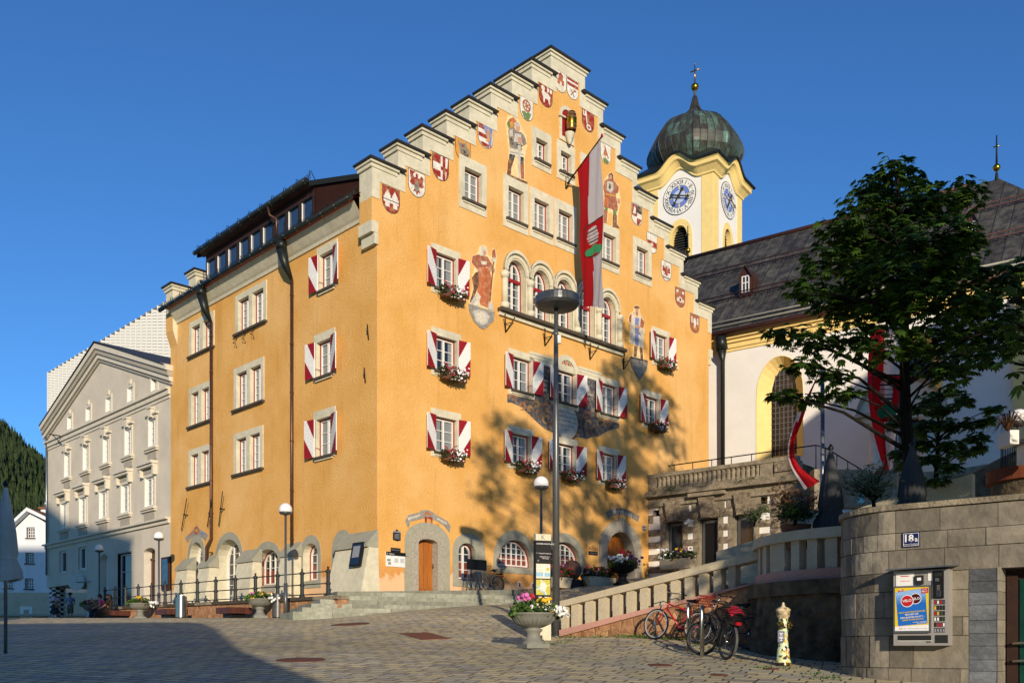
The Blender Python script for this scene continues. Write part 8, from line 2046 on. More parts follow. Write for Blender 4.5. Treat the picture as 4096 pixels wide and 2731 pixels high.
b = MB(); zr_ = q(1850, 800).z; cc = Vector((cx_.x, cx_.y + R1 * .3, 0)); pr = lambda a, z, k=.86: cc + Vector((R1 * k * math.cos(a), R1 * k * math.sin(a), z))
b.tube([pr(math.radians(d_), zr_) for d_ in range(190, 275, 5)], .035, m_iron, 6)
for d_ in range(190, 275, 3): b.tube([pr(math.radians(d_), zr_), pr(math.radians(d_), zz1)], .014, m_iron, 4)
b.build('railing', rb)
b = MB(); a, c = q(1725, 835), q(1800, 1020); b.box(a.x, c.x, Yb - 1.0, Yb - .6, c.z - .1, a.z, m_whitewall); b.box(a.x - .08, c.x + .1, Yb - 1.1, Yb - .5, a.z - .04, a.z + .06, m_poledark); b.build('pier', rb)
a, c = q(1720, 790, Yb - .8), q(1820, 645, Yb - .8); b = MB(); b.box(a.x, c.x, Yb - 1.1, Yb - .5, a.z - .02, c.z, m_whitewall); b.box(a.x + .04, c.x - .04, Yb - 1.06, Yb - .54, c.z - .02, c.z + .01, m_soil); pc_ = tag(b.build('cube_planter'), 'white cube planter on the balcony pier at the right edge', 'planter')
g_ = MB(); rg = random.Random(5)
for k in range(60):
 a_ = rg.uniform(0, 6.28); L_2 = rg.uniform(.4, .8); o = Vector(((a.x + c.x) / 2, Yb - .8, c.z)); d_ = Vector((math.cos(a_), math.sin(a_), 0)); pts = [o, o + d_ * L_2 * .4 + Vector((0, 0, L_2 * .6)), o + d_ * L_2 + Vector((0, 0, L_2 * .1))]
 n_ = Vector((-d_.y, d_.x, 0)) * .015
 for i in range(2): g_.quad(pts[i] - n_, pts[i] + n_, pts[i + 1] + n_ * (1 - i), pts[i + 1] - n_ * (1 - i), m_dry, rg.random())
tag(g_.build('grass_plant'), 'dry arching grass in the white cube planter', 'plant')
PSW = Plane((20, 34), (1, 0), (0, -1)); b = MB(); P_ = [PSW.px(Q('S', *p_)) for p_ in ((1150, 1160), (1400, 1090), (1745, 905), (2300, 650), (2300, 1700), (300, 1700), (700, 1240))]; b.prism(PSW, P_, -.6, 0, m_darkrock, back=True); tag(b.build('stair_wall'), 'dark sloping stair wall climbing behind the trees to the church', 'wall')
PSW2 = Plane((20, 40), (1, 0), (0, -1)); b = MB(); P_ = [PSW2.px(Q('S', *p_)) for p_ in ((-400, 1050), (230, 1060), (230, 1120), (1160, 1060), (1545, 1000), (1545, 1400), (-400, 1500))]; b.prism(PSW2, [P_[0], P_[1], P_[2], P_[3], P_[4], P_[5], P_[6]], -.6, 0, m_oldstone, back=True); zt = P_[3]; b.prism(PSW2, [(P_[3][0], P_[3][1]), (P_[4][0], P_[4][1]), (P_[4][0], P_[4][1] - .3), (P_[3][0], P_[3][1] - .3)], 0, .15, m_oldstone); tag(b.build('garden_wall'), 'weathered pale garden wall below the church behind the trees', 'wall')
b = MB(); a, c = q(95, 1430, 30), q(165, 1310, 30); b.box(a.x, c.x, 30, 30.1, a.z, c.z, M('sky_blue_banner', '3f8fb0', .6, .05, 5)); tag(b.build('blue_banner'), 'small sky-blue panel behind the olive tree', 'sign')
m_dkrim = M('dull_dark_rim', '3a3b3d', .45, .1, 4)
def bicycle(label, rear, front, zr, zf, frame_m, lean, opt):
 """rear / front hub ground points; built along local +x (forward)"""
 d = Vector((front[0] - rear[0], front[1] - rear[1])); L = d.length; rz = math.atan2(d.y, d.x)
 t = thing('bicycle', label, 'bicycle', (rear[0], rear[1], (zr + 0)), rz, opt.get('group'))
 t.rotation_euler = (math.radians(lean), -math.atan2(zf - zr, L), rz)
 W = opt.get('r', .34); wb = L
 def wheel(name, cx, steer=0):
  Mx = Matrix.Translation((cx, 0, W)) @ Matrix.Rotation(math.radians(steer), 4, 'Z')
  b = MB(); n = 28; R = lambda r, k, y=0: Mx @ Vector((r * math.cos(6.2832 * k / n), y, r * math.sin(6.2832 * k / n)))
  def torus(r, rt, m_):
   q = 6; V = []
   for k in range(n):
    for j in range(q): a = 6.2832 * j / q; V.append(R(r + rt * math.cos(a), k, rt * math.sin(a)))
   b.add(V, [(k * q + j, k * q + (j + 1) % q, ((k + 1) % n) * q + (j + 1) % q, ((k + 1) % n) * q + j) for k in range(n) for j in range(q)], m_, .5, True)
  torus(W - .02, .02, m_black); o = b.build(name, t, True)
  b = MB()
  def t2():
   q = 4; V = []
   for k in range(n):
    for r, y in ((W - .036, -.013), (W - .036, .013), (W - .062, .009), (W - .062, -.009)): V.append(R(r, k, y))
   b.add(V, [(k * q + j, k * q + (j + 1) % q, ((k + 1) % n) * q + (j + 1) % q, ((k + 1) % n) * q + j) for k in range(n) for j in range(q)], opt.get('rim', m_dkrim))
  t2(); b.build('rim', o, True)
  b = MB()
  for k in range(0, n, 1): b.tube([R(.02, k + 4 * (k % 2) - 2, .03 * (1 if k % 2 else -1)), R(W - .055, k)], .0022, m_galv, 3)
  b.tube([R(0, 0, -.05), R(0, 0, .05)], .022, m_chrome, 8); b.build('spokes', o, True)
  if opt.get('guard', True):
   b = MB(); rng_ = range(2, 16) if cx > .5 else range(0, 17)
   for k in rng_:
    P_ = [R(W + .025, k, -.025), R(W + .025, k, .025), R(W + .025, k + 1, .025), R(W + .025, k + 1, -.025)]; b.add(P_, [(0, 1, 2, 3)], opt.get('gm', m_poledark))
   b.build('mudguard', o, True)
 st = opt.get('steer', 0); wheel('rear_wheel', 0); wheel('front_wheel', wb, st)
 bb_ = Vector((.44, 0, .29)); sc_ = Vector((.24, 0, .78)); hd = Vector((wb - .26, 0, .86)); hl = Vector((wb - .22, 0, .72)); fx = Vector((wb, 0, W))
 b = MB(); T = lambda a, c, r: b.tube([a, c], r, frame_m, 8)
 T(bb_, sc_, .016); T(bb_, hl, .02); T(sc_ - Vector((0, 0, .1 if not opt.get('low') else .4)) if not opt.get('low') else bb_.lerp(sc_, .45), hd - Vector((0, 0, .05)), .016); T(hl, hd, .02)
 for y in (-.05, .05): T(bb_ + Vector((0, y * .6, 0)), Vector((0, y, W)), .01); T(sc_ - Vector((0, -y * .3, .06)), Vector((0, y, W)), .009)
 b.build('frame', t, True)
 b = MB(); Ms = Matrix.Translation(hl) @ Matrix.Rotation(math.radians(st), 4, 'Z') @ Matrix.Translation(-hl)
 for y in (-.05, .05): b.tube([Ms @ (hl + Vector((0, y * .6, -.02))), Ms @ Vector((wb - .1, y, .52)), Ms @ Vector((wb, y, W))], .013, frame_m, 7)
 b.build('fork', t, True)
 b = MB(); stt = Ms @ (hd + Vector((-.02, 0, .2))); b.tube([Ms @ hd, stt], .013, m_chrome, 7); H_ = [(-.18, -.3, 1.06), (-.05, -.26, 1.09), (.03, -.1, 1.07), (.03, .1, 1.07), (-.05, .26, 1.09), (-.18, .3, 1.06)]
 b.tube([Ms @ Vector((wb - .3 + x, y, z)) for x, y, z in H_], .012, m_chrome, 7)
 for i, j in ((0, 1), (5, 4)): a, c = Vector(H_[i]), Vector(H_[j]); b.tube([Ms @ (a + Vector((wb - .3, 0, 0))), Ms @ (a.lerp(c, .85) + Vector((wb - .3, 0, 0)))], .018, m_black, 7)
 b.build('handlebar', t, True)
 b = MB(); b.tube([sc_, sc_ + Vector((-.02, 0, .13))], .012, m_chrome, 7); s0 = sc_ + Vector((-.04, 0, .14)); b.add([s0 + Vector(p_) for p_ in ((.17, -.02, .01), (.17, .02, .01), (0, .04, .02), (0, -.04, .02), (-.1, .1, .03), (-.1, -.1, .03), (-.14, .06, .04), (-.14, -.06, .04), (.16, 0, -.03), (-.1, 0, -.06))], [(0, 1, 2, 3), (3, 2, 4, 5), (5, 4, 6, 7), (0, 3, 8), (1, 8, 2), (3, 5, 9, 8), (2, 8, 9, 4), (5, 7, 9), (6, 4, 9), (7, 6, 9)], opt.get('sm', m_black), .5, True); b.build('saddle', t, True)
 b = MB(); b.lathe([(.0, -.01), (.085, -.01), (.085, .01), (0, .01)], bb_ + Vector((0, -.05, 0)), m_iron, 16, M=Matrix.Rotation(math.pi / 2, 4, 'X')); b.tube([bb_ + Vector((0, -.07, 0)), bb_ + Vector((.12, -.07, -.11))], .01, m_chrome, 6); b.box(bb_.x + .08, bb_.x + .18, -.16, -.07, bb_.z - .13, bb_.z - .11, m_black); b.tube([bb_ + Vector((0, .07, 0)), bb_ + Vector((-.12, .07, .11))], .01, m_chrome, 6); b.box(bb_.x - .18, bb_.x - .08, .07, .16, bb_.z + .11, bb_.z + .13, m_black)
 b.tube([bb_ + Vector((0, -.05, .08)), Vector((0, -.05, W + .04))], .005, m_iron, 4); b.tube([bb_ + Vector((0, -.05, -.08)), Vector((0, -.05, W - .04))], .005, m_iron, 4); b.build('crank', t, True)
 if opt.get('rack', True):
  b = MB()
  for y in (-.06, 0, .06): b.tube([(-.3, y, .75), (.18, y, .75)], .006, m_iron, 5)
  for y in (-.06, .06): b.tube([(-.12, y, .75), (0, y * 1.2, W)], .006, m_iron, 5);
  b.build('carrier', t, True)
  b = MB(); b.box(-.36, -.3, -.05, .05, .66, .72, m_fred); b.build('rear_light', t, True)
 def bask(cx, z, m_, w=.17, l=.2, h=.2):
  b = MB()
  for k in range(5):
   f = k / 4; a = .82 + .18 * f; zz = z + h * f; P_ = [(cx + sx * l * a, sy * w * a, zz) for sx, sy in ((-1, -1), (1, -1), (1, 1), (-1, 1), (-1, -1))]; b.tube(P_, .005 if k % 4 else .008, m_, 4)
  for k in range(7):
   f = -1 + 2 * k / 6
   for sy in (-1, 1): b.tube([(cx + f * l * .82, sy * w * .82, z), (cx + f * l, sy * w, z + h)], .004, m_, 3)
   for sx in (-1, 1): b.tube([(cx + sx * l * .82, f * w * .82, z), (cx + sx * l, f * w, z + h)], .004, m_, 3)
   b.tube([(cx - l * .82, f * w * .82, z), (cx + l * .82, f * w * .82, z)], .004, m_, 3)
  b.build('basket', t, True)
 if 'rb' in opt: bask(-.12, .77, opt['rb'])
 if 'fb' in opt: bask(wb + .02, .82, opt['fb'], .16, .16, .22)
 return t
def gpt(c, u, v, Y):
 q = at(Q(c, u, v), Y); return q
m_silver = M('silver_bicycle_paint', 'b0aea8', .3, .05, 4, metal=.6); m_bred = M('red_bicycle_paint', 'b01822', .3, .06, 4, spec=.6); m_bblk = M('blue_black_bicycle_paint', '12161f', .25, .1, 4, spec=.6)
a = PF.px(Q('H', 1026, 884), .75); b_ = PF.px(Q('H', 886, 882), .75); rr, ff = PF.w(a[0], a[1], .75), PF.w(b_[0], b_[1], .85)
bicycle('silver bicycle with rear basket parked at the rack by the orange facade', rr, ff, rr.z, ff.z, m_silver, 4, {'rb': m_iron, 'steer': 35, 'low': 1, 'r': .35, 'rim': m_galv})
f0 = Vector((3.42, 22.95)); vv2 = Vector((va.x, va.y)); n2 = Vector((va.y, -va.x)); fp = RA.xy + vv2 * 2.75 + n2 * .45; rp = RA.xy + vv2 * 3.85 + n2 * .35
fp = Vector((dd(1502, 1466, 21.15).x, 21.15)); rp = fp + vv2 * 1.05
bicycle('red bicycle with pale rims leaning against the ramp wall', rp, fp, gz(*rp) + .02, gz(*fp) + .01, m_bred, 7, {'rack': False, 'guard': False, 'rim': M('pale_alloy_rim', 'c9c4b8', .3, .05, 4, metal=.5), 'r': .35, 'steer': -8})
r1 = Vector((dd(1666, 1517, 17.5).x, 17.5)); f1 = Vector((dd(1608, 1500, 18.52).x, 18.52))
bk_ = bicycle('black bicycle with wire basket and red cloth, parked nearest the hydrant', r1, f1, gz(*r1), gz(*f1), m_bblk, 5, {'rb': m_iron, 'sm': M('brown_leather', '4a3226', .5, .1, 5), 'steer': 38, 'r': .34})
f2 = Vector((dd(1612, 1440, 20.3).x, 20.3)); r2 = f2 + Vector((.85, .62)); r2 = f2 + vv2 * 1.05
bicycle('dark bicycle with a red wire basket in deep shade behind the racks', r2, f2, gz(*r2) + .02, gz(*f2) + .02, m_black, 3, {'fb': M('red_wire', '8a2018', .5, .1, 5), 'r': .34})
rg = random.Random(6); M_ = wm(bk_); b = MB(); n = 9; V = []
for j in range(n):
 for i in range(n):
  x, y = -1 + 2 * i / (n - 1), -1 + 2 * j / (n - 1); V.append(M_ @ Vector((-.13 + .17 * x, .15 * y, .83 + .16 * max(0, 1 - (x * x + y * y) * .6) + rg.uniform(-.02, .03))))
m_cloth = M('red_dotted_cloth', 'b01a30', .8, .5, 40); b.add(V, [(j * n + i, j * n + i + 1, (j + 1) * n + i + 1, (j + 1) * n + i) for j in range(n - 1) for i in range(n - 1)], m_cloth); tag(b.build('cloth_bundle'), 'red dotted cloth bundle lying in the black bicycle basket', 'cloth')
def hoop(label, p, dirv, h=.98, w=.5):
 t = thing('bike_rack', label, 'bike rack', (p.x, p.y, gz(p.x, p.y)), math.atan2(dirv.y, dirv.x)); b = MB(); b.tube([(-w / 2, 0, 0), (-w / 2, 0, h - .1), (-w / 2 + .03, 0, h - .03), (-w / 2 + .1, 0, h), (w / 2 - .1, 0, h), (w / 2 - .03, 0, h - .03), (w / 2, 0, h - .1), (w / 2, 0, 0)], .028, m_steel, 10); b.build('hoop', t, True)
hd_ = Vector((.25, .97))
hoop('steel bike hoop nearest the hydrant, against the black bicycle', Vector((dd(1613, 1505, 18.1).x, 18.1)), hd_); hoop('steel bike hoop between the red and black bicycles', Vector((dd(1582, 1492, 19.4).x, 19.4)), hd_)
a = PF.px(Q('H', 862, 884), 1.25); c = PF.w(a[0], a[1], 1.25); t = thing('bike_rack', 'wire bike rack with a dark sign board in front of the small arched window', 'bike rack', c, AF); b = MB()
for k in range(6):
 x = -.55 + .22 * k; b.tube([(x, -.2, 0), (x, 0, .6), (x + .06, 0, .6), (x + .06, -.2, 0)], .01, m_galv, 5)
for x in (-.5, .5): b.tube([(x, .05, 0), (x * .9, 0, 1.0), (x * .9, 0, 1.3)], .016, m_galv, 6)
b.tube([(-.6, -.2, .02), (.6, -.2, .02)], .014, m_galv, 5); b.build('rack_frame', t, True); b = MB(); b.box(-.52, .52, -.02, .02, .9, 1.32, m_blackboard); b.build('sign_board', t, True)
m_skin = M('skin', 'b98465', .55, .06, 6); m_hairb = M('brown_hair', '2e1e16', .6, .2, 20); m_hairk = M('black_hair', '14100e', .6, .2, 20)
m_pinkp = M('pale_pink_top', 'd8b4be', .8, .05, 6); m_pink2 = M('bright_pink_top', 'c04c82', .8, .06, 6); m_skirt = M('dark_floral_skirt', '3a3630', .85, .5, 30); m_short = M('khaki_shorts', '6f6a55', .85, .08, 8); m_dress = M('dark_brown_dress', '2b2420', .9, .1, 6)
m_print = M('blue_white_patterned_shirt', '9aa0bc', .8, .05, 6, dirt='20264a', damt=1.0, dscale=22); m_bag = M('tan_leather', '8a5a2a', .5, .1, 6)
def person(label, loc, rz, J, parts):
 t = thing('person', label, 'person', loc, rz)
 names = list(J); me = bpy.data.meshes.new('body'); E = [('hip', 'waist'), ('waist', 'chest'), ('chest', 'neck'), ('neck', 'chin'), ('chin', 'head'), ('head', 'crown')]
 for s in 'lr':
  E += [('chest', 'sh' + s), ('sh' + s, 'el' + s), ('el' + s, 'wr' + s), ('wr' + s, 'pm' + s), ('hip', 'th' + s), ('th' + s, 'kn' + s), ('kn' + s, 'an' + s), ('an' + s, 'to' + s)]
  pm, wr = Vector(J['pm' + s][:3]), Vector(J['wr' + s][:3]); d = (pm - wr).normalized(); sd = d.cross(Vector((0, 1, .3))).normalized()
  for k, (o, l) in enumerate(((-.03, .07), (-.01, .085), (.01, .08), (.03, .06), (.045, .03))):
   nm = 'f%d%s' % (k, s); q = pm + sd * o + d * (l if k < 4 else 0); J[nm] = (*q, .009); E.append(('pm' + s, nm))
 names = list(J); idx = {n: i for i, n in enumerate(names)}
 me.from_pydata([J[n][:3] for n in names], [(idx[a], idx[b]) for a, b in E], []); me.materials.append(m_skin)
 o = bpy.data.objects.new('body', me); COL.objects.link(o); o.parent = t
 sk = o.modifiers.new('skin', 'SKIN'); sv = me.skin_vertices[0].data if me.skin_vertices else None
 if sv is None:
  bpy.context.view_layer.objects.active = o
  bpy.ops.mesh.customdata_skin_add(); sv = me.skin_vertices[0].data
 for i, n in enumerate(names): r = J[n][3]; sv[i].radius = (r, r)
 sv[idx['hip']].use_root = True
 ss = o.modifiers.new('subdivision', 'SUBSURF'); ss.levels = ss.render_levels = 1
 hd = Vector(J['head'][:3])
 f = MB(); f.add([hd + Vector(p_) for p_ in ((-.012, -.088, -.005), (.012, -.088, -.005), (0, -.118, -.03), (0, -.085, .03))], [(0, 1, 2), (0, 2, 3), (1, 3, 2)], m_skin)
 for x in (-.034, .034): f.ball(hd + Vector((x, -.078, .012)), .013, m_black, 6)
 f.box(-.025, .025, -.002, .004, -.004, .004, M('lips', '8a4a42', .5, .05, 5), Matrix.Translation(hd + Vector((0, -.088, -.055))))
 for x in (-.088, .088): f.ball(hd + Vector((x, 0, -.01)), .022, m_skin, 6)
 f.build('face', t, True)
 for nm, fn in parts: b = MB(); fn(b, {k: Vector(v[:3]) for k, v in J.items()}); b.build(nm, t, True)
 return t
def stand(h=1.68):
 k = h / 1.72; J = {'hip': (0, 0, .92, .13), 'waist': (0, 0, 1.08, .115), 'chest': (0, 0, 1.32, .13), 'neck': (0, 0, 1.46, .055), 'chin': (0, -.02, 1.53, .06), 'head': (0, -.01, 1.61, .085), 'crown': (0, 0, 1.69, .06)}
 for s, g in (('l', -1), ('r', 1)): J.update({'sh' + s: (.19 * g, 0, 1.40, .06), 'th' + s: (.1 * g, 0, .84, .085), 'kn' + s: (.1 * g, -.01, .48, .058), 'an' + s: (.1 * g, .02, .09, .04), 'to' + s: (.11 * g, -.13, .03, .035)})
 return J, k
def hairf(m_, long=0):
 def f(b, J):
  c = J['head'] + Vector((0, .012, .012)); b.lathe([(.1, -.02), (.105, .03), (.09, .08), (.05, .115), (.001, .125)], c, m_, 12); b.ball(c + Vector((0, .05, -.03)), .08, m_, 10)
  if long: b.lathe([(.13, -.42), (.14, -.2), (.115, 0), (.05, .1)], c + Vector((0, .06, 0)), m_, 12)
 return f
def shirt(m_, sl=.5):
 def f(b, J):
  b.lathe([(.165, -.02), (.15, .14), (.165, .3), (.2, .4), (.17, .48), (.08, .52), (.06, .54)], J['hip'] + Vector((0, 0, .02)) , m_, 16, M=Matrix.Diagonal((1.05, .72, 1, 1)) )
  for s in 'lr': b.tube([J['sh' + s] + (J['chest'] - J['sh' + s]) * .3, J['sh' + s], J['sh' + s].lerp(J['el' + s], sl)], [.075, .075, .072], m_, 10)
 return f
def shorts(m_):
 def f(b, J):
  b.lathe([(.15, -.1), (.175, 0), (.16, .1)], J['hip'], m_, 14, M=Matrix.Diagonal((1.05, .8, 1, 1)))
  for s in 'lr': b.tube([J['th' + s] + Vector((0, 0, .03)), J['th' + s].lerp(J['kn' + s], .5), J['kn' + s] + Vector((0, 0, -.02))], [.105, .098, .095], m_, 10)
 return f
def shoes(m_):
 def f(b, J):
  for s in 'lr': b.tube([J['an' + s] + Vector((0, .03, -.04)), J['an' + s] + Vector((0, -.06, -.045)), J['to' + s] + Vector((0, -.03, 0))], [.05, .048, .035], m_, 8)
 return f
def shades(b, J): c = J['head'] + Vector((0, -.085, .012)); b.box(-.07, .07, -.012, .01, -.02, .02, m_black, Matrix.Translation(c))
J, k = stand()
for s, g in (('l', -1), ('r', 1)): J.update({'el' + s: (.24 * g, -.02, 1.14, .042), 'wr' + s: (.1 * g, -.2, 1.16, .03), 'pm' + s: (.05 * g, -.23, 1.19, .03)})
YP = 60.0
def cam_(b, J): c = (J['pml'] + J['pmr']) / 2; b.box(-.07, .07, -.04, .06, -.05, .05, m_black, Matrix.Translation(c)); b.tube([c, J['chest'] + Vector((.12, -.1, .1)), J['neck'] + Vector((.06, .05, 0))], .01, m_black, 5)
def bagf(b, J): b.box(.1, .32, -.16, -.06, .82, 1.02, m_bag); b.tube([(.2, -.1, 1.02), (0, -.12, 1.25), (-.14, 0, 1.46)], .012, m_bag, 5)
p = dd(126, 1417, YP); person('standing woman in a pale pink top and dark skirt with a tan shoulder bag', (p.x, p.y, gz(p.x, p.y)), .0, J, [('hair', hairf(m_hairb)), ('top', shirt(m_pinkp)), ('skirt', lambda b, J: b.lathe([(.3, -.52), (.26, -.3), (.2, -.05), (.165, .12)], J['hip'], m_skirt, 16, M=Matrix.Diagonal((1, .8, 1, 1)))), ('shoes', shoes(m_bag)), ('camera', cam_), ('sunglasses', shades), ('shoulder_bag', bagf)])
J, k = stand()
J.update({'ell': (-.27, .02, 1.14, .045), 'wrl': (-.3, -.03, .9, .032), 'pml': (-.3, -.04, .82, .03), 'elr': (.27, .04, 1.14, .045), 'wrr': (.22, -.02, .95, .032), 'pmr': (.18, -.04, .9, .03)})
p = dd(161, 1417, 59.6); person('standing man in a blue and white patterned shirt, shorts and a black hat', (p.x, p.y, gz(p.x, p.y)), .1, J, [('hat', lambda b, J: b.lathe([(.17, .035), (.17, .05), (.105, .055), (.1, .13), (.06, .15), (0, .15)], J['head'] + Vector((0, 0, .01)), m_black, 16)), ('shirt', shirt(m_print, .6)), ('shorts', shorts(m_short)), ('shoes', shoes(m_black)), ('strap', lambda b, J: b.tube([(-.17, -.06, 1.44), (0, -.16, 1.25), (.2, -.1, 1.0)], .015, m_black, 5)), ('sunglasses', shades)])
def sit():
 J = {'hip': (0, 0, .5, .13), 'waist': (0, -.02, .68, .115), 'chest': (0, -.05, .92, .125), 'neck': (0, -.07, 1.06, .05), 'chin': (0, -.1, 1.12, .06), 'head': (0, -.09, 1.2, .085), 'crown': (0, -.07, 1.28, .06)}
 for s, g in (('l', -1), ('r', 1)): J.update({'sh' + s: (.18 * g, -.05, 1.0, .055), 'th' + s: (.1 * g, -.1, .5, .085), 'kn' + s: (.12 * g, -.45, .5, .06), 'an' + s: (.12 * g, -.5, .09, .04), 'to' + s: (.12 * g, -.64, .03, .035)})
 return J
J = sit(); J.update({'ell': (-.26, -.2, .82, .04), 'wrl': (-.24, -.38, 1.0, .03), 'pml': (-.24, -.42, 1.08, .03), 'elr': (.25, -.15, .78, .04), 'wrr': (.15, -.35, .66, .03), 'pmr': (.1, -.4, .62, .03)})
m_trous = M('dark_purple_trousers', '2a2030', .85, .1, 6)
def legs(m_):
 def f(b, J):
  b.lathe([(.15, -.08), (.17, .02), (.15, .12)], J['hip'], m_, 12)
  for s in 'lr': b.tube([J['th' + s], J['kn' + s], J['an' + s] + Vector((0, 0, .03))], [.105, .08, .06], m_, 10)
 return f
bz = Vector(ground_at(262, 1417, 47.6));
person('seated woman in a bright pink top raising one hand', (bz.x - .42, bz.y - .5, bz.z - .08), -.9, J, [('hair', hairf(m_hairk)), ('top', shirt(m_pink2)), ('trousers', legs(m_trous)), ('shoes', shoes(m_white))])
J = sit(); J.update({'ell': (-.24, -.2, .78, .045), 'wrl': (-.14, -.42, .62, .03), 'pml': (-.1, -.48, .58, .03), 'elr': (.24, -.2, .78, .045), 'wrr': (.14, -.42, .62, .03), 'pmr': (.1, -.48, .58, .03)})
person('seated woman in a long dark dress with long black hair, seen from the side', (bz.x + .12, bz.y - .75, bz.z - .08), -1.2, J, [('hair', hairf(m_hairk, 1)), ('dress', lambda b, J: (shirt(m_dress, .95)(b, J), b.tube([J['hip'] + Vector((0, .05, 0)), J['hip'] + Vector((0, -.35, .0)), Vector((0, -.5, .35)), Vector((0, -.52, .12))], [.2, .19, .2, .24], m_dress, 12))), ('shoes', shoes(m_white))])
def palm_leaf(b, rg, c, d, s, m_, n=6):
 """palmate leaf: drooping leaflets around the stalk end; d = outward direction"""
 up = Vector((0, 0, 1)); d = d.normalized(); a = d.cross(up)
 if a.length < .1: a = Vector((1, 0, 0))
 a.normalize(); nrm = a.cross(d).normalized(); ti = min(1, max(0, rg.gauss(.45, .28)))
 for k in range(n):
  th = (-1.25 + 2.5 * k / (n - 1)) + rg.uniform(-.1, .1); dr = d * math.cos(th) + a * math.sin(th); L = s * (1 - .28 * abs(th)) * rg.uniform(.85, 1.1); sd = nrm.cross(dr).normalized() * L * .2; drop = Vector((0, 0, -1)) * L
  mid = c + dr * L * .62 + drop * .12; tip = c + dr * L + drop * .42
  b.add([c, mid - sd + drop * .04, tip, mid + sd + drop * .04, c + dr * L * .62 + drop * .06], [(0, 1, 4), (1, 2, 4), (2, 3, 4), (3, 0, 4)], m_, ti)
def tree(name, label, cat, base, trunk, clusters, nper, ls, mleaf, seed, r0=.19, group=None, leafn=6):
 """clusters: (centre Vector, rx, ry, rz)"""
 rg = random.Random(seed); t = thing(name, label, cat, base, 0, group)
 br = MB(); br.tube(trunk, [lerp(r0, r0 * .25, (i / (len(trunk) - 1)) ** .8) * (1.25 if i == 0 else 1) for i in range(len(trunk))], m_bark, 12)
 lf = MB()
 for c, rx, ry, rz in clusters:
  zt = c.z - .27 * math.hypot(c.x - trunk[0].x, c.y - trunk[0].y) - .2
  best = min(range(len(trunk) - 1), key=lambda i: abs((trunk[i].z + trunk[i + 1].z) / 2 - zt)); f = min(1, max(0, (zt - trunk[best].z) / max(.01, trunk[best + 1].z - trunk[best].z))); o = trunk[best].lerp(trunk[best + 1], f)
  L = (c - o).length; m1 = o.lerp(c, .45) + Vector((rg.uniform(-.1, .1) * L, rg.uniform(-.1, .1) * L, .1 * L));
  rl = min(r0 * .3, .01 + .014 * L); br.tube([o, m1, c], [rl, rl * .6, rl * .25], m_bark, 6)
  tw = [c + Vector((rg.uniform(-1, 1) * rx * .8, rg.uniform(-1, 1) * ry * .8, rg.uniform(-1, 1) * rz * .8)) for _ in range(6)]
  for q in tw: br.tube([c.lerp(m1, .15), q], [rl * .25, .006], m_bark, 4, cap=False)
  k = int(nper * (rx * rz) / .36) + (26 if nper > 100 else 0)
  for i in range(k):
   d = Vector((rg.gauss(0, 1), rg.gauss(0, 1), rg.gauss(0, 1))).normalized(); r = rg.random() ** .45 * rg.uniform(.85, 1.2)
   p = c + Vector((d.x * rx, d.y * ry, d.z * rz)) * r
   od = Vector((d.x + rg.uniform(-.6, .6), d.y + rg.uniform(-.6, .6), rg.uniform(-.5, .35))); palm_leaf(lf, rg, p, od, ls * rg.uniform(.7, 1.25), mleaf, leafn)
 br.build('trunk', t); lf.build('crown', t); return t
def cl(L, Y, seed, kd=1.0, dep=1.3):
 rg = random.Random(seed); out = []
 for x, y, rx, ry in L: yy = Y + rg.uniform(-dep, dep); c = dd(x, y, yy); k = yy / 2172; out.append((c, rx * k * kd, max(rx, ry) * k * .9, ry * k * kd))
 return out
YT = 19.0
TP = [dd(2088, 1185, YT), dd(2092, 1080, YT), dd(2080, 960, YT), dd(2078, 880, YT), dd(2078, 760, YT), dd(2072, 620, YT), dd(2066, 500, YT), dd(2060, 400, YT)]
TP[0].z = uz(TP[0].x, TP[0].y) - .1
CL1 = [(2055, 388, 46, 30), (2020, 428, 42, 28), (2100, 432, 48, 28), (1985, 480, 55, 36), (2070, 482, 76, 42), (2150, 470, 46, 34), (1930, 530, 52, 34), (2010, 548, 76, 46), (2100, 552, 84, 50), (2190, 530, 50, 38), (2235, 548, 28, 26), (1890, 600, 52, 36), (1970, 622, 74, 44), (2060, 622, 84, 52), (2150, 622, 74, 48), (2220, 620, 50, 40), (1850, 662, 42, 26), (1930, 692, 66, 38), (2020, 702, 78, 44), (2120, 700, 82, 46), (2215, 690, 58, 36), (2290, 652, 46, 30), (2335, 622, 36, 30), (1798, 768, 40, 18), (1860, 778, 56, 30), (1950, 782, 66, 36), (2040, 790, 72, 36), (2130, 788, 70, 34), (2220, 770, 62, 30), (2300, 742, 48, 28), (1845, 835, 44, 16), (1912, 862, 48, 18), (1798, 905, 28, 14), (1858, 916, 36, 16), (1938, 900, 36, 14), (2185, 850, 52, 28), (2240, 700, 50, 40), (2300, 700, 46, 36), (2250, 790, 60, 30), (2330, 745, 30, 34), (2130, 840, 44, 22), (2195, 838, 46, 24), (2262, 820, 36, 26), (2320, 792, 30, 22)]
rc = random.Random(44); CORE = [(x + rc.uniform(-35, 35), y + rc.uniform(-25, 25), 48, 40) for x in range(1950, 2260, 78) for y in range(470, 760, 84) if abs(x - 2080) < 60 + (y - 380) * .5]
tree('chestnut_tree', 'large dark chestnut tree on the terrace in front of the church', 'tree', TP[0], TP, cl(CL1 + CORE, YT, 1, 1.1), 150, .165, m_chest, 5, .165)
Y2 = 21.5
s2 = lambda u, v: (1952 + .2051 * u, 861.3 + .2051 * v)
T2 = [dd(*s2(960, 1420), Y2), dd(*s2(965, 1150), Y2), dd(*s2(985, 800), Y2), dd(*s2(990, 500), Y2), dd(*s2(1000, 150), Y2)]; T2[0].z = uz(T2[0].x, T2[0].y) - .1
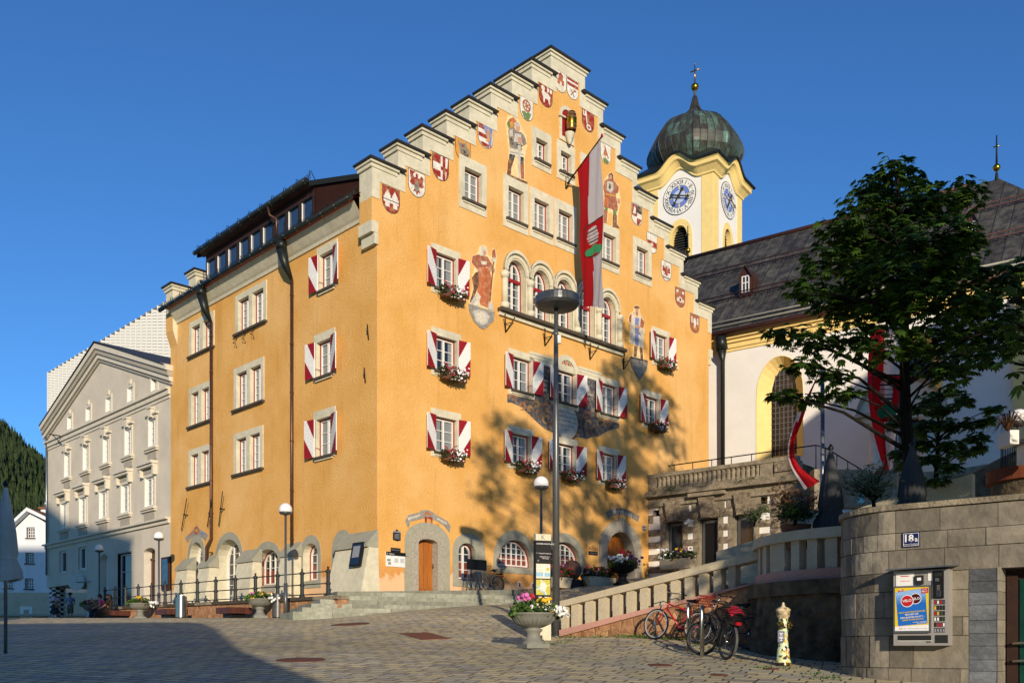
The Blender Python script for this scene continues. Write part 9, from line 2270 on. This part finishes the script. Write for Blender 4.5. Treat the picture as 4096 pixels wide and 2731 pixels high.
CL2 = [(*s2(u, v), r * .2051, q * .2051) for u, v, r, q in ((900, 250, 110, 70), (1120, 190, 130, 70), (1010, 380, 150, 80), (1270, 290, 110, 70), (800, 370, 110, 60), (560, 470, 90, 50), (480, 550, 70, 40), (860, 570, 150, 80), (1110, 560, 150, 80), (1350, 540, 120, 60), (1540, 500, 80, 40), (1600, 370, 90, 35), (1430, 700, 110, 60), (1120, 780, 160, 80), (820, 760, 130, 80), (560, 880, 100, 60), (1300, 870, 110, 60), (1440, 820, 80, 40), (900, 950, 160, 70), (1130, 1030, 110, 60), (620, 1010, 80, 50), (960, 1180, 150, 50), (1180, 1200, 70, 40))]
tree('small_chestnut_tree', 'smaller loose chestnut tree right of the big trunk, before the shaded church wall', 'tree', T2[0], T2, cl(CL2, Y2, 2, 1.05, .9), 330, .15, m_chest, 8, .075)
B3 = Vector((11.3, 13.6, 3.1)); T3 = [B3, B3 + Vector((.1, .1, 4)), B3 + Vector((0, .2, 9)), B3 + Vector((.2, 0, 14)), B3 + Vector((.1, 0, 19))]
rg = random.Random(77); C3 = []
for i in range(74):
 z = rg.uniform(6.5, 25); rmax = 4.5 * math.sin(math.pi * min(1, (z - 4.5) / 22)) ** .6 + .3; a = rg.uniform(0, 6.28); r = rmax * rg.random() ** .5
 c = Vector((B3.x + r * math.cos(a), B3.y + r * math.sin(a), z))
 if (c.x - .9) / c.y < .575: continue
 C3.append((c, rg.uniform(.7, 1.25), rg.uniform(.7, 1.2), rg.uniform(.45, .8)))
C3 += cl([(2325, 690, 26, 26), (2340, 780, 22, 34), (2330, 835, 22, 22), (2348, 880, 14, 16), (2310, 745, 18, 18)], 14.0, 4, 1, .3)
tree('tall_chestnut_tree', 'tall tree at the right edge, only its outer leaf sprays in view', 'tree', B3, T3, C3, 48, .29, m_chest, 12, .28, leafn=5)
B4 = Vector((10.6, 3.4, 1.0)); T4 = [B4 + Vector((0, .1 * k, 4.6 * k)) for k in range(5)]; C4_ = []
rg = random.Random(78)
for i in range(88):
 z = rg.uniform(8.2, 23.5); rm = 5.4 * math.sin(math.pi * min(1, (z - 6) / 18.5)) ** .5 + .3; a = rg.uniform(0, 6.28); r = rm * rg.random() ** .5
 C4_.append((Vector((B4.x + r * math.cos(a), B4.y + .7 * r * math.sin(a), z)), rg.uniform(.8, 1.25), rg.uniform(.7, 1.2), rg.uniform(.5, .85)))
for i in range(16): C4_.append((Vector((rg.uniform(7.9, 10.8), B4.y + rg.uniform(-1, 1), rg.uniform(7.1, 8.8))), .9, .8, .45))  # low leaf clumps put in to shade the curved balustrade
tree('tall_chestnut_tree', 'unseen tall tree added beyond the right edge to shade the facade and terrace', 'tree', B4, T4, C4_, 36, .29, m_chest, 13, .28, leafn=5)  # added out of view; crown shaped to dapple facade and darken terrace trees
def shrub(name, label, base, pts, R, n, mleaf, seed, ls=.07, pot=True, stem=.03):
 rg = random.Random(seed); t = thing(name, label, 'plant', base); s, l = MB(), MB(); b0 = Vector(base)
 s.tube([b0, pts[0]], [stem, stem * .8], m_bark, 7)
 for p in pts[1:]:
  m1 = pts[0].lerp(p, .5) + Vector((rg.uniform(-.06, .06), rg.uniform(-.06, .06), .05)); s.tube([pts[0], m1, p], [stem * .6, stem * .35, .006], m_bark, 5)
  for i in range(n):
   f = rg.uniform(.25, 1.05); o = (pts[0].lerp(m1, f * 2) if f < .5 else m1.lerp(p, f * 2 - 1)) + Vector((rg.gauss(0, R), rg.gauss(0, R), rg.gauss(0, R * .7))); d = Vector((rg.gauss(0, 1), rg.gauss(0, 1), rg.gauss(.3, .6))).normalized(); a = d.orthogonal().normalized() * ls * .16
   q = ls * rg.uniform(.6, 1.3); l.add([o, o + d * q * .5 + a, o + d * q, o + d * q * .5 - a], [(0, 1, 2, 3)], mleaf, rg.random())
 s.build('stem', t); l.build('foliage', t)
 if pot:
  b = MB(); b.lathe([(.2, -.45), (.28, 0), (.3, .02), (.26, .02), (.25, -.04), (0, -.04)], b0, m_trough, 16); b.build('pot', t)
K_ = lambda u, v, Y: at(Q('K', u, v), Y)
Yo = 16.6; base = K_(1468, 1385, Yo); shrub('olive_tree', 'small olive tree in a pot behind the curved wall coping', base, [K_(1465, 1330, Yo)] + [K_(u, v, Yo + dy) for u, v, dy in ((1290, 1210, .2), (1350, 1230, -.2), (1400, 1180, .1), (1440, 1140, 0), (1500, 1150, .2), (1540, 1110, -.1), (1560, 1200, .2), (1420, 1250, -.2), (1530, 1270, .1), (1380, 1270, .2), (1470, 1210, 0), (1330, 1190, 0))], .09, 70, m_olive, 3, .11, stem=.04)
Yd = 18.6; base = K_(1010, 1480, Yd); shrub('maple_shrub', 'dry reddish maple shrub behind the curved balustrade', base, [K_(1005, 1430, Yd)] + [K_(u, v, Yd + dy) for u, v, dy in ((880, 1290, .2), (920, 1270, 0), (960, 1260, -.2), (1000, 1275, .1), (1040, 1280, 0), (1085, 1300, .2), (1120, 1310, 0), (870, 1340, .1), (930, 1330, -.1), (1060, 1340, .1), (1110, 1350, .1))], .1, 46, m_dry, 4, .12)
base = K_(1000, 1475, Yd - .3); shrub('fern_shrub', 'dark drooping green plant under the dry maple shrub', base, [K_(1000, 1440, Yd - .3)] + [K_(u, v, Yd - .3) for u, v in ((900, 1400), (930, 1380), (970, 1375), (1030, 1375), (1070, 1400), (1110, 1415), (1080, 1440), (920, 1430))], .08, 60, m_leafd, 5, .12, pot=False)
base = K_(760, 1480, 20.2); shrub('olive_shrub', 'thin leafy shrub rising behind the rail where ramp and bastion meet', base, [K_(765, 1455, 20.2)] + [K_(u, v, 20.2) for u, v in ((720, 1420), (745, 1395), (780, 1385), (810, 1370), (830, 1380), (800, 1420), (735, 1440))], .07, 40, m_olive, 6, .11, pot=False)
rg = random.Random(9); b = MB()
def tuft(x, y, z, n=14, h=.12, s=.12):
 for i in range(n):
  o = Vector((x + rg.gauss(0, s), y + rg.gauss(0, s * .7), z)); d = Vector((rg.gauss(0, .35), rg.gauss(0, .35), 1)) * h * rg.uniform(.3, 1); w_ = Vector((rg.uniform(-1, 1), rg.uniform(-1, 1), 0)).normalized() * .012
  b.add([o - w_, o + w_, o + d], [(0, 1, 2)], m_leafg, rg.random())
for k in range(60):
 t = rg.uniform(.2, 5.6); p = PR.w(t, 0, rg.uniform(.05, .3)); tuft(p.x, p.y, gz(p.x, p.y), 10, .1)
for x, y in ((1265, 1480), (1290, 1476), (1310, 1472), (1745, 1533), (1795, 1534), (1870, 1548), (1895, 1556), (1905, 1560), (1600, 1478), (1640, 1490)): X, Y = gp(x, y, 18); tuft(X, Y, gz(X, Y), 16, .09)
for k in range(30): q = rg.uniform(-.5, 18); p = PQ.w(q, 0, .12); tuft(p.x, p.y, gz(p.x, p.y), 8, .12)
struct(b.build('weeds'), 'stuff')
b = MB()
for k in range(22):
 u = rg.choice((rg.uniform(100, 500), rg.uniform(1100, 1500), rg.uniform(150, 1800))); p = r_(u, 480 - u * .11 + rg.uniform(-60, 40), .2); o = PT.w(p[0], p[1], .3)
 for i in range(26): d = Vector((rg.gauss(0, .12), rg.gauss(0, .08) - .05, rg.gauss(-.08, .07))); a = d.orthogonal().normalized() * .018; b.add([o + d, o + d * 1.2 + a, o + d * 1.45, o + d * 1.2 - a], [(0, 1, 2, 3)], m_leafd, rg.random())
struct(b.build('wall_moss_plants'), 'stuff')
def hz_(X, Y):
 a = X / Y; ridge = lerp(138, 112, sst(a, -.56, -.47)) + 8 * math.sin(X * .03) + 5 * math.sin(X * .083 + 1)
 return 4 + ridge * sst(Y, 240, 720) * sst(-a, .10, .42)
b = MB(); xs2 = [-900 + 30 * i for i in range(31)]; ys2 = [200 + 30 * i for i in range(24)]; n = len(xs2)
b.add([(x, y, hz_(x, y)) for y in ys2 for x in xs2], [(j * n + i, j * n + i + 1, (j + 1) * n + i + 1, (j + 1) * n + i) for j in range(len(ys2) - 1) for i in range(n - 1)], M('forest_floor', '2a3318', .95, .3, .02), .5, True); struct(b.build('hill', origin=(0, 0, 0)))
b = MB(); rg = random.Random(31); m_conif = leaf('conifer_needles', '1c2a12', '38471c', .05, .8)
for k in range(6500):
 Y = rg.uniform(330, 760); X = Y * rg.uniform(-.62, -.455); z = hz_(X, Y); h = rg.uniform(8, 19); r = h * rg.uniform(.11, .2); ti = min(1, max(0, rg.gauss(.45, .28)))
 V, F_ = [], []; q = 6; ph = rg.random() * 6
 for L_i in range(4):
  z0 = z + h * (.12 + .22 * L_i); z1 = z + h * (.42 + .2 * L_i); rr = r * (1 - .23 * L_i); o = len(V)
  for j in range(q): a = ph + 6.283 * j / q + L_i; k2 = rg.uniform(.7, 1.25); V.append((X + rr * k2 * math.cos(a), Y + rr * k2 * math.sin(a), z0 - rg.uniform(0, .06) * h))
  V.append((X, Y, min(z1, z + h))); F_ += [(o + j, o + (j + 1) % q, o + q) for j in range(q)]
 b.add(V, F_, m_conif, ti)
struct(b.build('forest', origin=(-300, 550, 60)), 'stuff')
def unseen_townhouse(label, front, z0, zprof, depth, mat):
 t = thing('town_house', label, 'house', front.w(0, z0)); b = MB(); P = [(zprof[0][0], z0)] + [(zprof[-1][0], z0)] + [tuple(p) for p in zprof[::-1]]
 b.prism(front, P, -depth, 0, mat, back=True); b.build('wall', t); b = MB()
 for a, c in zip(zprof, zprof[1:]):
  Q4 = [front.w(a[0], a[1], .5), front.w(c[0], c[1], .5), front.w(c[0], c[1], -depth - .5), front.w(a[0], a[1], -depth - .5)]; b.hexa([q + Vector((0, 0, .02)) for q in Q4] + [q + Vector((0, 0, .2)) for q in Q4], m_slate)
 b.build('roof', t)
 for i in range(4):
  for j in range(2): c = lerp(zprof[0][0], -2 if zprof[0][0] < 0 else zprof[-1][0], (i + .5) / 4); window(t, front, (c - .5, c + .5, z0 + 2 + 3.4 * j, z0 + 3.8 + 3.4 * j, 0), (.15, .15, .15, .15), .05, 2, 3, curtain=.3)
unseen_townhouse('plain unseen town house added behind the photographer to shade the lower left of the square', Plane((0, -6), (1, 0), (0, 1)), -1.5, [(-19, 10.4), (-4.3, 11.3), (-3.56, 11), (-2.73, 10), (-1.23, 7.5), (.37, 5.8), (3, 3.4)], 10, m_render)  # added unseen house; roofline cut to the foreground shadow edge
unseen_townhouse('tall unseen town house added behind on the left to cast shadow on the grey building', Plane((0, -10.2), (1, 0), (0, 1)), -1.5, [(-46, 36), (-25, 36), (-22, 30), (-18, 28.6), (-15.6, 26.2), (-12.5, 24.3), (-9.9, 22.6)], 8, m_whitehouse)  # added out of view; stepped roofline shapes shade on grey and white houses
unseen_townhouse('tall unseen gabled town house added beyond the right edge to shade the church wall', Plane((0, 10), (1, 0), (0, 1)), 2, [(20, 21.6), (29.5, 28.2), (41, 20.5)], 9, m_whitehouse)  # added out of view; gable slope throws the slanting shade on the church
SUNV = Vector((.175, -.984, .243)).normalized()
EL = math.asin(SUNV.z)
w_ = bpy.data.worlds.new('World'); sc.world = w_; w_.use_nodes = True
nt = w_.node_tree; bg = nt.nodes['Background']
sk = nt.nodes.new('ShaderNodeTexSky'); sk.sky_type = 'NISHITA'; sk.sun_disc = False
sk.sun_elevation = EL; sk.sun_rotation = math.atan2(SUNV.x, SUNV.y)
sk.air_density = 1.0; sk.dust_density = 0; sk.ozone_density = 1.5; sk.altitude = 600
hs = nt.nodes.new('ShaderNodeMix'); hs.data_type = 'RGBA'; hs.blend_type = 'MULTIPLY'; hs.inputs[0].default_value = 1; hs.inputs[7].default_value = (.37, .78, 1.31, 1); nt.links.new(sk.outputs[0], hs.inputs[6]); nt.links.new(hs.outputs[2], bg.inputs['Color']); bg.inputs['Strength'].default_value = .122
sd = bpy.data.lights.new('sun', 'SUN'); sd.energy = 5.0; sd.angle = math.radians(.55); sd.color = (1.0, .86, .68)
so_ = bpy.data.objects.new('sun', sd); COL.objects.link(so_); so_.rotation_euler = (-SUNV).to_track_quat('-Z', 'Y').to_euler(); so_.location = (20, -60, 40)
cd = bpy.data.cameras.new('camera'); co = bpy.data.objects.new('camera', cd); COL.objects.link(co); sc.camera = co
co.location = (0, 0, EYE); co.rotation_euler = (math.pi / 2, 0, 0)
cd.sensor_width = 36; cd.lens = FOC / 4096 * 36; cd.shift_x = 0; cd.shift_y = (HY - 2731 / 2) / 4096
cd.clip_start = .1; cd.clip_end = 6000
sc.view_settings.view_transform = 'Standard'; sc.view_settings.look = 'None'; sc.view_settings.exposure = 0; sc.view_settings.gamma = 1
